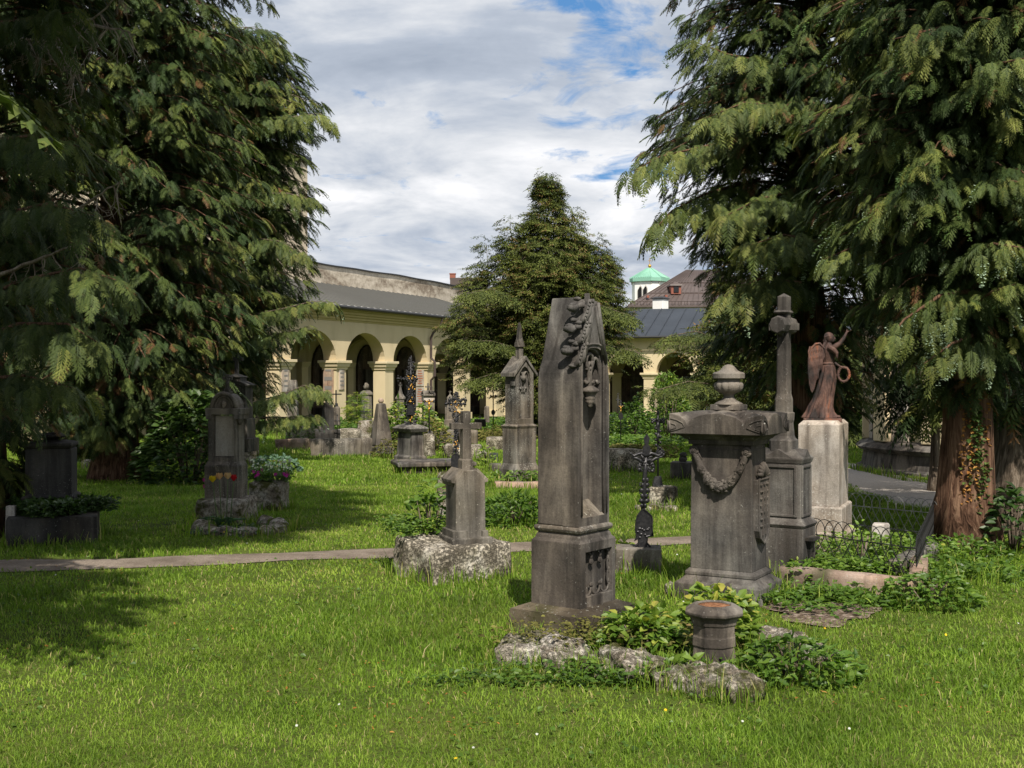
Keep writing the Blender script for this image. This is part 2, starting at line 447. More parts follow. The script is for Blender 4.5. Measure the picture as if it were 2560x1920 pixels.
def bark(name, a, b, c_):
    m, t, out = newmat(name); P = pos(t)
    n = t.noise(t.mapping(P, (22, 22, 1.6)), 1.0, 7, .65, .8); n2 = t.noise(P, 3, 5)
    c = t.ramp(n, [(.36, a), (.5, b), (.64, c_)])
    c = t.mix(c, t.ramp(n2, [(.3, .6), (.7, 1.1)]), .6, 'MULTIPLY')
    finish(t, out, c, .92, n, 1.0, .04, spec=.1)
bark('bark_red', (.04, .022, .014), (.13, .07, .045), (.25, .155, .10))
bark('bark_grey', (.05, .04, .03), (.15, .115, .085), (.28, .23, .18))
bark('dead_wood', (.16, .12, .09), (.30, .25, .2), (.42, .36, .3))

def leafmat(name, stops, trans=.25, rough=.6, spec=.25, var=2.0):
    """colour from the mesh attribute tone: 0-.85 the leaf's greens, above that dead or fruit"""
    m, t, out = newmat(name)
    a = t.add('ShaderNodeAttribute', attribute_name='tone', attribute_type='GEOMETRY')
    P = pos(t)
    c = t.ramp(a.outputs['Fac'], stops)
    c = t.mix(c, t.ramp(t.noise(P, var, 4, .6), [(.32, .62), (.68, 1.25)]), .8, 'MULTIPLY')
    p = t.add('ShaderNodeBsdfPrincipled'); p.inputs['Roughness'].default_value = rough; p.inputs['Specular IOR Level'].default_value = spec
    t.link(c, p.inputs['Base Color'])
    tr = t.add('ShaderNodeBsdfTranslucent'); t.link(t.mix(c, (1.0, 1.25, .45), 1.0, 'MULTIPLY'), tr.inputs[0])
    mx = t.add('ShaderNodeMixShader'); mx.inputs[0].default_value = trans
    t.link(p.outputs[0], mx.inputs[1]); t.link(tr.outputs[0], mx.inputs[2]); t.link(mx.outputs[0], out.inputs[0])
BR = (.17, .085, .035)
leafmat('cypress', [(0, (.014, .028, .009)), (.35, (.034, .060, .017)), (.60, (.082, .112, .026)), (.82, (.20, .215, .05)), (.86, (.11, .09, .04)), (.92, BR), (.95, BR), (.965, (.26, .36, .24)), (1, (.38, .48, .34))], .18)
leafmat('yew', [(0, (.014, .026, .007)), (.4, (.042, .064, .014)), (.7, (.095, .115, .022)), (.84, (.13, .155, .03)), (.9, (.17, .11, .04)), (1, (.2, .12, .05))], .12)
leafmat('grass', [(0, (.055, .105, .012)), (.3, (.125, .215, .020)), (.6, (.235, .345, .038)), (.84, (.35, .43, .08)), (.92, (.42, .35, .15)), (1, (.46, .39, .2))], .35, .55, .25, 1.1)
leafmat('bright_leaf', [(0, (.035, .080, .010)), (.4, (.085, .165, .020)), (.75, (.17, .26, .035)), (.9, (.30, .36, .06)), (1, (.42, .38, .07))], .35, .45, .4, 3)
leafmat('dark_leaf', [(0, (.015, .035, .008)), (.5, (.035, .075, .016)), (.85, (.07, .12, .025)), (1, (.12, .16, .04))], .25, .45, .4, 3)
leafmat('mossy_leaf', [(0, (.05, .05, .012)), (.5, (.12, .115, .03)), (.8, (.2, .19, .05)), (1, (.26, .16, .08))], .2, .7, .15, 4)
leafmat('blue_leaf', [(0, (.05, .10, .06)), (.5, (.10, .18, .11)), (1, (.2, .3, .2))], .25, .45, .4, 3)
leafmat('dry_leaf', [(0, (.3, .13, .03)), (1, (.55, .3, .09))], .25, .7, .15, 3)
leafmat('petals', [(0, (.7, .7, .66)), (.3, (.8, .8, .75)), (.36, (.75, .5, .02)), (.5, (.8, .55, .02)), (.56, (.45, .02, .28)), (.68, (.5, .03, .35)), (.74, (.5, .01, .02)), (.85, (.55, .015, .03)), (.92, (.65, .28, .12)), (1, (.75, .5, .3))], .3, .5, .2, 3)
M = MATS
# ---------------------------------------------------------------- foliage engine (numpy)
rng = np.random.default_rng(7)
def mesh_quads(name, V, tone, mat, parent=None, loc=None):
    """V (n,4,3) separate quads, tone (n,) or (n,4)"""
    n = len(V); me = bpy.data.meshes.new(name)
    me.vertices.add(n * 4); me.vertices.foreach_set('co', np.ascontiguousarray(V, dtype=np.float32).ravel())
    me.loops.add(n * 4); me.loops.foreach_set('vertex_index', np.arange(n * 4, dtype=np.int32))
    me.polygons.add(n); me.polygons.foreach_set('loop_start', np.arange(0, n * 4, 4, dtype=np.int32))
    me.polygons.foreach_set('loop_total', np.full(n, 4, dtype=np.int32))
    tone = np.asarray(tone, dtype=np.float32)
    if tone.ndim == 1: tone = np.repeat(tone, 4)
    at_ = me.attributes.new('tone', 'FLOAT', 'POINT'); at_.data.foreach_set('value', tone.ravel())
    me.materials.append(mat); me.update(calc_edges=True)
    o = bpy.data.objects.new(name, me); COL.objects.link(o)
    if parent is not None: o.parent = parent
    if loc is not None: o.location = loc
    return o
def unit(v): return v / np.maximum(np.linalg.norm(v, axis=-1, keepdims=True), 1e-9)
def basis(x, up):
    """rotation matrices whose first column is x, third as near as possible to up"""
    x = unit(x); y = unit(np.cross(up, x)); z = np.cross(x, y)
    return np.stack([x, y, z], axis=-1)
def scatter(protos, ptone, P, B, S, tone, which=None):
    """instances of quad clusters: protos list of (k,4,3); returns quads and tones"""
    outV = []; outT = []
    if which is None: which = rng.integers(0, len(protos), len(P))
    for i, pr in enumerate(protos):
        m = which == i
        if not m.any(): continue
        V = np.einsum('nij,kqj->nkqi', B[m] * S[m][:, None, None], pr) + P[m][:, None, None, :]
        T = tone[m][:, None] + ptone[i][None, :]
        outV.append(V.reshape(-1, 4, 3)); outT.append(T.ravel())
    return np.concatenate(outV), np.concatenate(outT)
def strip(p0, p1, w, up=(0, 0, 1), taper=.35):
    """diamond shaped sliver from p0 to p1"""
    p0 = np.array(p0, float); p1 = np.array(p1, float); d = p1 - p0
    s = np.cross(d, up); s = s / (np.linalg.norm(s) + 1e-9) * w * .5
    m = p0 + d * taper
    return np.array([p0, m - s, p1, m + s])
def spray_proto(seed, pairs=9, sub=2, droop=.45, wd=1.0):
    """flat fern-like conifer spray, length 1 along +x, drooping"""
    r = random.Random(seed); q = []; tn = []
    def P(x, y, lift=0):
        return (x * .96, y, -droop * x * x - .32 * abs(y) ** 1.3 + lift + r.uniform(-.012, .012))
    q.append(strip(P(0, 0), P(.5, 0), .035)); tn.append(-.1); q.append(strip(P(.45, 0), P(1.0, 0), .06)); tn.append(.05)
    for i in range(pairs):
        t = .08 + .86 * i / pairs
        L = .46 * (1 - t) ** .65 * (0.5 + 1.6 * min(t, .3)) * r.uniform(.8, 1.15)
        for sgn in (-1, 1):
            a = r.uniform(.75, 1.0); ex = t + L * math.cos(a); ey = sgn * L * math.sin(a)
            q.append(strip(P(t, 0), P(ex, ey), (.075 + .03 * L) * wd)); tn.append(r.uniform(-.05, .08))
            for k in range(sub):
                u = (k + 1) / (sub + 1); bx = t + (ex - t) * u; by = ey * u; l2 = L * .36 * (1.1 - u)
                for s2 in (-1, 1):
                    a2 = a * sgn + s2 * .75
                    q.append(strip(P(bx, by), P(bx + l2 * math.cos(a2), by + l2 * math.sin(a2)), .06 * wd)); tn.append(r.uniform(-.03, .14))
    return np.array(q), np.array(tn)
def fruit_proto(seed, n=34):
    r = random.Random(seed); q = []
    for i in range(n):
        x = r.uniform(.35, 1.0); y = r.uniform(-.25, .25) * (1.2 - x); z = -.5 * x * x - r.uniform(0, .12); s = r.uniform(.026, .042)
        c = np.array((x, y, z)); a = np.array((s, 0, s * .5)); b = np.array((0, s, s * r.uniform(-.5, .5)))
        q.append(np.array([c - a, c - b, c + a, c + b]))
    return np.array(q), np.full(n, 0.0)
SPR = [spray_proto(i, 10, 1, d, .75) for i, d in enumerate((.25, .45, .65, .4))]
SPRN = [spray_proto(40 + i, 11, 2, d, .62) for i, d in enumerate((.3, .55, .8))]
SPRF = [spray_proto(20 + i, 6, 1, d) for i, d in enumerate((.25, .5, .7))]
def yew_proto(seed, n=26):
    """tuft of short needles around a twig of length 1 with side twigs"""
    r = random.Random(seed); q = []; tn = []
    def twig(a, b, m):
        a = np.array(a, float); b = np.array(b, float); d = b - a; L = np.linalg.norm(d)
        for i in range(m):
            t = (i + .5) / m; c = a + d * t
            dirn = np.array([r.gauss(0, 1), r.gauss(0, 1), r.gauss(0, .7)]); dirn = dirn / np.linalg.norm(dirn)
            dirn = dirn + d / L * .8
            q.append(strip(c, c + dirn * r.uniform(.10, .17), .065, (r.uniform(-.4, .4), r.uniform(-.4, .4), 1))); tn.append(r.uniform(-.1, .1) + .16 * t)
    twig((0, 0, 0), (1, 0, -.12), n // 2)
    for s in (-1, 1):
        for x in (.25, .5, .72):
            L = .5 * (1.05 - x); twig((x, 0, -.03), (x + L * .7, s * L * .8, -.1 - .2 * L), n // 7)
    return np.array(q), np.array(tn)
YEW = [yew_proto(i) for i in range(4)]

def interp(prof, z):
    zs = [p[0] for p in prof]; rs = [p[1] for p in prof]
    return np.interp(z, zs, rs)

def crown(prof, nb, seed, spray_len, protos=SPR, spacing=.16, rise=.18, sag=.32, tone0=.35, facing=None, inner=.3, hang=.5,
          tone_sd=.13, brown=.03, fruits=0.0, ztop=None, zbot=None, gap=0.0, jit=.22, upness=1.0, curtain=1.0, minkeep=.25, bw=.26, vjit=.03):
    """boughs leave the trunk, rise a little and droop; sprays hang along each. prof: (z, radius) list around a trunk at 0,0.
       returns quads, tones and the limb paths"""
    g = np.random.default_rng(seed)
    z0, z1 = prof[0][0], prof[-1][0]
    # more boughs where the crown is wide
    zz = g.uniform(z0, z1, nb * 3); keep = g.uniform(0, 1, nb * 3) < np.clip(interp(prof, zz) / max(p[1] for p in prof), minkeep, 1); zz = zz[keep][:nb]
    az = g.uniform(0, 2 * np.pi, len(zz))
    if facing is not None:       # (direction, share): boughs on the far side are fewer
        ang = np.cos(az - facing[0]); k = g.uniform(0, 1, len(zz)) < np.where(ang > -.35, 1, facing[1]); zz, az = zz[k], az[k]
    limbs = []; Ps = []; Xs = []; Us = []; Ss = []; Ts = []
    for z, a in zip(zz, az):
        R = float(interp(prof, z)) * g.uniform(1 - jit, 1 + jit * .4)
        if R < .15: R = .15
        bt = g.normal(0, tone_sd)
        d = np.array((math.cos(a), math.sin(a))); side = np.array((-d[1], d[0])); bend = g.normal(0, .12)
        def pt(r):
            u = r / R; xy = d * r + side * bend * R * u * u
            return np.array((xy[0], xy[1], z + rise * R * math.sin(u * 2.2) - sag * R * u * u * .6))
        limbs.append(([pt(R * k / 5) for k in range(6)], .007 + .010 * R))
        n = max(3, int(R * (1 - inner) / spacing))
        for k in range(n):
            r = R * (inner + (1 - inner) * (k + g.uniform(.2, .8)) / n); p = pt(r); u = r / R
            for s_ in (-1, 1, 0):
                if s_ == 0 and g.uniform() > .55 * curtain: continue
                aa = a + s_ * g.uniform(.35, 1.0) + g.normal(0, .12)
                dn = -hang * g.uniform(.2, 1.0) * (.25 + 1.5 * u * u) - (.0 if s_ else .25)
                off = s_ * g.uniform(0, 1) * bw * math.sin(math.pi * min(1, (u - inner * .6) / (1.05 - inner * .6))); pp = p + np.array((side[0] * off, side[1] * off, -.45 * abs(off)))
                if s_: dn -= .5 * abs(off) / max(bw, .01)
                Ps.append(pp + g.normal(0, .03, 3) + np.array((0, 0, g.normal(0, vjit)))); Xs.append((math.cos(aa), math.sin(aa), dn))
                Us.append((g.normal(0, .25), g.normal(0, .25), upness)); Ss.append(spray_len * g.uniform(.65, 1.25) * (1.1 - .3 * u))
                Ts.append(tone0 + bt + .42 * (u - .62) + g.normal(0, .07))  # lighter outwards: new growth, plus sunlit tips and dark insides put into the colour
        for k in range(3):    # the tip
            aa = a + g.normal(0, .35)
            Ps.append(pt(R * .97)); Xs.append((math.cos(aa), math.sin(aa), -hang * g.uniform(.2, 1.0))); Us.append((0, 0, 1)); Ss.append(spray_len * g.uniform(.7, 1.1)); Ts.append(tone0 + bt + .2)
    P = np.array(Ps); X = np.array(Xs); U = np.array(Us); S = np.array(Ss); T = np.clip(np.array(Ts), .02, .8)
    br = g.uniform(0, 1, len(P)) < brown; T[br] = .93
    B = basis(X, U)
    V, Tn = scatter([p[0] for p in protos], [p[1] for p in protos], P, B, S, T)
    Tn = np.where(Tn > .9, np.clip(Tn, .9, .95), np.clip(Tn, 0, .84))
    if fruits:
        outer = g.uniform(0, 1, len(P)) < fruits * (T > .38)
        fp = [fruit_proto(i) for i in range(3)]
        V2, T2 = scatter([p[0] for p in fp], [p[1] for p in fp], P[outer], B[outer], S[outer], np.full(outer.sum(), .985))
        V = np.concatenate([V, V2]); Tn = np.concatenate([Tn, T2])
    return V, Tn, limbs

def bough(path, seed, spray_len, protos, tone, bw=.25, spacing=.09, droop=.8, fruits=0, taper=.7):
    """one long branch clothed with hanging sprays"""
    g = np.random.default_rng(seed); path = [np.array(p, float) for p in path]; seg = [np.linalg.norm(b - a) for a, b in zip(path[:-1], path[1:])]; L = sum(seg)
    def pt(u):
        d = u * L
        for a, b, l in zip(path[:-1], path[1:], seg):
            if d <= l: return a + (b - a) * d / l, (b - a) / l
            d -= l
        return path[-1], (path[-1] - path[-2]) / seg[-1]
    Ps = []; Xs = []; Us = []; Ss = []; Ts = []; n = int(L * .85 / spacing)
    for k in range(n):
        u = .15 + .85 * (k + g.uniform(0, 1)) / n; p, d = pt(u); s = np.array((-d[1], d[0], 0)); s /= np.linalg.norm(s) + 1e-9
        wid = bw * (math.sin(math.pi * min(1, u * taper + .15)) + .2)
        for q in (-1, 1, -1, 1, 0):
            off = q * g.uniform(0, 1) * wid; Ps.append(p + s * off + np.array((0, 0, -.5 * abs(off))) + g.normal(0, .025, 3))
            X = d * g.uniform(.4, 1) + s * q * g.uniform(.3, 1) + np.array((0, 0, -droop * g.uniform(.3, 1.4) * (.4 + abs(off) / max(bw, .01)))); Xs.append(X)
            Us.append((g.normal(0, .25), g.normal(0, .25) - .2, 1)); Ss.append(spray_len * g.uniform(.6, 1.2)); Ts.append(tone + .2 * (u - .5) + g.normal(0, .08))  # outer sprays lighter: young growth and sunlight painted into the tone
    P, X, U, S, T = map(np.array, (Ps, Xs, Us, Ss, Ts)); B = basis(X, U); T = np.clip(T, .05, .8)
    V, Tn = scatter([p[0] for p in protos], [p[1] for p in protos], P, B, S, T); Tn = np.clip(Tn, 0, .84)
    if fruits:
        m = g.uniform(0, 1, len(P)) < fruits; fp = [fruit_proto(i) for i in range(3)]
        V2, T2 = scatter([p[0] for p in fp], [p[1] for p in fp], P[m], B[m], S[m], np.full(m.sum(), .985)); V = np.concatenate([V, V2]); Tn = np.concatenate([Tn, T2])
    return V, Tn, [path[0] + (path[-1] - path[0]) * 0] + path[1:]
def tree(name, label, px, Y, prof_px, trunk_r, mat, barkm, seed, nb, spray_len, group=None, lean=(0, 0), trunk_top=None, extra=None, z0=None, nt=14, flare=1.6, cat='tree', boughs=(), bl=.34, btone=.55, bfruit=.2, bbw=.26, far=(), **kw):
    """prof_px: (image row, half-width in pixels) from the lowest to the highest"""
    t = Thing(name, label, cat, px, Y, group=group)
    prof = [(t.z(py), hw * t.s) for py, hw in prof_px]
    V, T, limbs = crown(prof, nb, seed, spray_len, **kw)
    for (dx, dy, pr, n2) in (extra or []):
        pp = [(t.z(py), hw * t.s) for py, hw in pr]
        V2, T2, l2 = crown(pp, n2, seed + 7 + int(abs(dx)), spray_len, **kw)
        V2[..., 0] += dx * t.s; V2[..., 1] += dy
        V = np.concatenate([V, V2]); T = np.concatenate([T, T2])
        limbs += [([p + np.array((dx * t.s, dy, 0)) for p in l[0]], l[1]) for l in l2]
        limbs.append(([np.array((0, 0, pp[0][0] - .3)), np.array((dx * t.s * .8, dy * .8, pp[0][0])), np.array((dx * t.s, dy, pp[-1][0]))], .05))
    o3 = np.array(t.o.location)
    for q, bp in enumerate(boughs):
        P = [np.array(at(*p)) - o3 for p in bp]; V2, T2, pth = bough(P, seed * 10 + q, bl, kw.get('protos', SPR), btone, bw=bbw, fruits=bfruit)
        V = np.concatenate([V, V2]); T = np.concatenate([T, T2]); limbs.append((pth, .022))
    for q, bp in enumerate(far):
        P = [np.array(at(*p)) - o3 for p in bp]; V2, T2, pth = bough(P, seed * 10 + 50 + q, .6, SPRF, .4, bw=.75, spacing=.12)
        V = np.concatenate([V, V2]); T = np.concatenate([T, T2]); limbs.append((pth, .04))
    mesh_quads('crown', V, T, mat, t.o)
    b = MB(); top = trunk_top or prof[-1][0]
    path = []; rad = []
    for k in range(nt):
        u = k / (nt - 1); z = -.15 + (top + .15) * u
        path.append((lean[0] * u + .03 * math.sin(u * 9), lean[1] * u, z)); rad.append(trunk_r * (1 - .88 * u) * (1 + (flare - 1) * math.exp(-max(z, 0) * 3.2)))
    n0 = len(b.v); b.tube(path, rad, 18)
    for i in range(n0, len(b.v)):      # fluted bark
        x, y, z = b.v[i]; a = math.atan2(y, x); q = 1 + .07 * math.sin(a * 5 + z * .8) + .05 * math.sin(a * 9 - z * 1.3 + seed) + .05 * mnoise.noise(Vector((x * 3, y * 3, z)))
        b.v[i] = (x * q, y * q, z)
    for pth, r in limbs: b.tube([tuple(p - np.array((0, 0, .03))) for p in pth], [r * (1 - .85 * k / (len(pth) - 1)) for k in range(len(pth))], 5)
    b.build('trunk', barkm, t.o, smooth=True)
    return t

# leaves for broad-leaved bushes and ground plants
def leaf_proto(seed, w=.45, fold=.18, curl=.25, seg=2):
    """one leaf, length 1: two folded halves in two steps"""
    q = []
    hw = w / 2
    def P(x, y): return (x, y, -curl * x * x + fold * abs(y) * 2)
    for s in (-1, 1):
        q.append(np.array([P(0, 0), P(.5, 0), P(.55, s * hw), P(.18, s * hw * .75)]))
        q.append(np.array([P(.5, 0), P(1, 0), P(.85, s * hw * .45), P(.55, s * hw)]))
    return np.array(q), np.array([0, .03, .0, .03])
def plant(name, label, cat, c, rx, ry, h, n, leaf, mat, seed=0, w=.5, tone0=.45, sd=.15, shell=.55, group=None, up=.5, parent=None, stems=None, kind=None, curl=.25, base_z=None, hang=0.0, top=0.0, stem_mat=None):
    """rounded mass of separate leaves; c = foot of the plant"""
    g = np.random.default_rng(seed + 100)
    # radial points in a dome
    u = g.uniform(-1, 1, (n * 3, 3)); u[:, 2] = np.abs(u[:, 2]); rr = np.linalg.norm(u, axis=1)
    u = u[(rr < 1)][:n]; rr = np.linalg.norm(u, axis=1, keepdims=True); u = u / np.maximum(rr, 1e-6) * (shell + (1 - shell) * rr ** .5)
    lump = 1 + .28 * np.array([mnoise.noise(Vector((p[0] * 2.3 + seed, p[1] * 2.3, p[2] * 2.3))) for p in u])[:, None]
    P = u * lump * np.array((rx, ry, h))
    X = np.stack([u[:, 0] + g.normal(0, .5, len(u)), u[:, 1] + g.normal(0, .5, len(u)), up * (g.uniform(-.2, 1, len(u))) - hang], -1)
    U = np.stack([g.normal(0, .4, len(u)), g.normal(0, .4, len(u)) - .25, np.ones(len(u))], -1)
    B = basis(X, U); S = leaf * g.uniform(.6, 1.25, len(u))
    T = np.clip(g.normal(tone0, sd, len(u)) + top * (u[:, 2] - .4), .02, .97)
    pr = [leaf_proto(i, w, curl=curl) for i in range(2)]
    V, Tn = scatter([p[0] for p in pr], [p[1] for p in pr], P, B, S, T)
    if parent is None and stems:
        e = bpy.data.objects.new(name, None); COL.objects.link(e); e.location = c; tag(e, label, cat, group)
        mesh_quads('foliage', V, np.clip(Tn, 0, 1), mat, e)
        b = MB(); r = random.Random(seed)
        for i in range(stems):
            a = r.uniform(0, 6.28); q = r.uniform(.3, .8)
            b.tube([(0.1 * rx * math.cos(a), .1 * ry * math.sin(a), -.03), (q * .5 * rx * math.cos(a), q * .5 * ry * math.sin(a), h * .4), (q * rx * math.cos(a), q * ry * math.sin(a), h * .8)], [.008 * (1 + h), .006 * (1 + h), .003], 5)
        b.build('stems', stem_mat or M['bark_grey'], e, smooth=True)
        return e
    o = mesh_quads(name, V, np.clip(Tn, 0, 1), mat, parent, c)
    if parent is None: tag(o, label, cat, group, kind)
    return o
def carpet(name, label, cat, pts, leaf, mat, seed=0, w=.6, tone0=.45, sd=.15, hgt=.1, group=None, kind='stuff', parent=None, up=.6):
    """low ground plants: a leaf at each of the given points (n,3)"""
    g = np.random.default_rng(seed + 300); n = len(pts); pts = np.array(pts, float)
    P = pts + np.stack([np.zeros(n), np.zeros(n), g.uniform(0, 1, n) ** 1.3 * hgt], -1)
    X = np.stack([g.normal(0, 1, n), g.normal(0, 1, n), up * g.uniform(-.1, 1, n)], -1)
    B = basis(X, np.stack([g.normal(0, .35, n), g.normal(0, .35, n) - .2, np.ones(n)], -1)); S = leaf * g.uniform(.5, 1.3, n)
    pr = [leaf_proto(i, w) for i in range(2)]
    V, Tn = scatter([p[0] for p in pr], [p[1] for p in pr], P, B, S, np.clip(g.normal(tone0, sd, n), .02, .97))
    o = mesh_quads(name, V, np.clip(Tn, 0, 1), mat, parent)
    if parent is None: tag(o, label, cat, group, kind)
    return o
def blob_pts(cx, cy, rx, ry, n, seed=0, z=None, dens=1.4):
    g = np.random.default_rng(seed + 900); a = g.uniform(0, 6.283, n); r = g.uniform(0, 1, n) ** (1 / dens)
    k = 1 + .25 * np.sin(a * 3 + seed) + .12 * np.sin(a * 7 + seed * 2)
    x = cx + rx * r * k * np.cos(a); y = cy + ry * r * k * np.sin(a)
    return np.stack([x, y, np.array([hz(v) for v in y]) if z is None else np.full(n, z)], -1)
# ---------------------------------------------------------------- ground, paths, grass
def build_ground():
    b = MB(); ys = [-12, 0, 5, 10, 14, 20, 30, 40, 50, 62, 90, 160, 400]; xs = [-300, -80, -40, -20, -8, 0, 8, 20, 40, 80, 300]
    vs = [(x, y, hz(y)) for y in ys for x in xs]; n = len(xs)
    fs = [(j * n + i, j * n + i + 1, (j + 1) * n + i + 1, (j + 1) * n + i) for j in range(len(ys) - 1) for i in range(n - 1)]
    b.add(vs, fs); tag(b.build('ground', M['ground']), kind='structure')
build_ground()
def ribbon(name, line, mat, lift):
    """line: (x, y, half width in metres) dense"""
    b = MB(); vs = []; fs = []
    for k, (x, y, hw) in enumerate(line):
        x2, y2, _ = line[min(k + 1, len(line) - 1)]; x1, y1, _ = line[max(k - 1, 0)]
        t = Vector((x2 - x1, y2 - y1, 0)).normalized(); nn = Vector((-t.y, t.x, 0))
        for u in (-1, -.5, 0, .5, 1):
            q = hw * (1 + .34 * mnoise.noise(Vector((k * .33, u * 4, 7)))) * u
            X, Y = x + nn.x * q, y + nn.y * q; vs.append((X, Y, hz(Y) + lift + .012 * (1 - abs(u))))
    for k in range(len(line) - 1):
        for i in range(4): fs.append((k * 5 + i, k * 5 + i + 1, (k + 1) * 5 + i + 1, (k + 1) * 5 + i))
    b.add(vs, fs); return tag(b.build(name, mat, smooth=True), kind='structure')
def dense(pts, step=.25):
    out = []
    for (a, b) in zip(pts[:-1], pts[1:]):
        n = max(1, int(math.hypot(b[0] - a[0], b[1] - a[1]) / step))
        for k in range(n): u = k / n; out.append(tuple(a[i] + (b[i] - a[i]) * u for i in range(3)))
    out.append(pts[-1]); return out
def edge_pair(px, top, bot):
    A = gnd(px, top); B = gnd(px, bot); c = (A + B) / 2
    return (c.x, c.y, (A - B).length / 2)
L1 = [edge_pair(x, a, c) for x, a, c in ((-500, 1422, 1452), (0, 1402, 1432), (350, 1396, 1420), (700, 1383, 1405), (960, 1372, 1396), (1150, 1364, 1386), (1340, 1357, 1379), (1560, 1350, 1370), (1700, 1344, 1360), (1880, 1336, 1350))]
L1 = [(x, y, min(h, .52)) for x, y, h in L1]
PATH1 = dense(L1); ribbon('path', PATH1, M['path'], .006)
A = [(q[0], q[1], min(q[2], .75)) for q in [edge_pair(x, a, c) for x, a, c in ((2020, 1148, 1166), (2115, 1160, 1190), (2165, 1176, 1216), (2250, 1204, 1242), (2345, 1234, 1268), (2500, 1268, 1300), (2700, 1300, 1340))]]
PATH2 = dense(A); ribbon('gravel_path', PATH2, M['gravel'], .007)
def near_path(X, Y, line, pad=.0):
    m = np.zeros(len(X), bool)
    P = np.array(line)
    for k in range(0, len(P) - 1):
        a, b2 = P[k, :2], P[k + 1, :2]; d = b2 - a; L = max(np.dot(d, d), 1e-9)
        t = np.clip(((X - a[0]) * d[0] + (Y - a[1]) * d[1]) / L, 0, 1)
        m |= np.hypot(X - a[0] - t * d[0], Y - a[1] - t * d[1]) < P[k, 2] * (.86 + .16 * np.sin(X * 5 + Y * 3) * np.sin(X * 2.3 + 1)) + pad
    return m
BARE = []      # (x, y, rx, ry) places without grass
def bare(px, py, rx, ry): p = gnd(px, py); BARE.append((p.x, p.y, rx, ry))
def lownoise(X, Y, s, seed):
    r = np.random.default_rng(seed); v = 0
    for k in range(7):
        a = r.uniform(0, 6.28); f = s * r.uniform(.5, 1.9); v = v + np.sin((X * math.cos(a) + Y * math.sin(a)) * f + r.uniform(0, 6.28) + 1.3 * np.sin((X * math.sin(a) - Y * math.cos(a)) * f * .6))
    return v / 7 ** .5 / 1.2
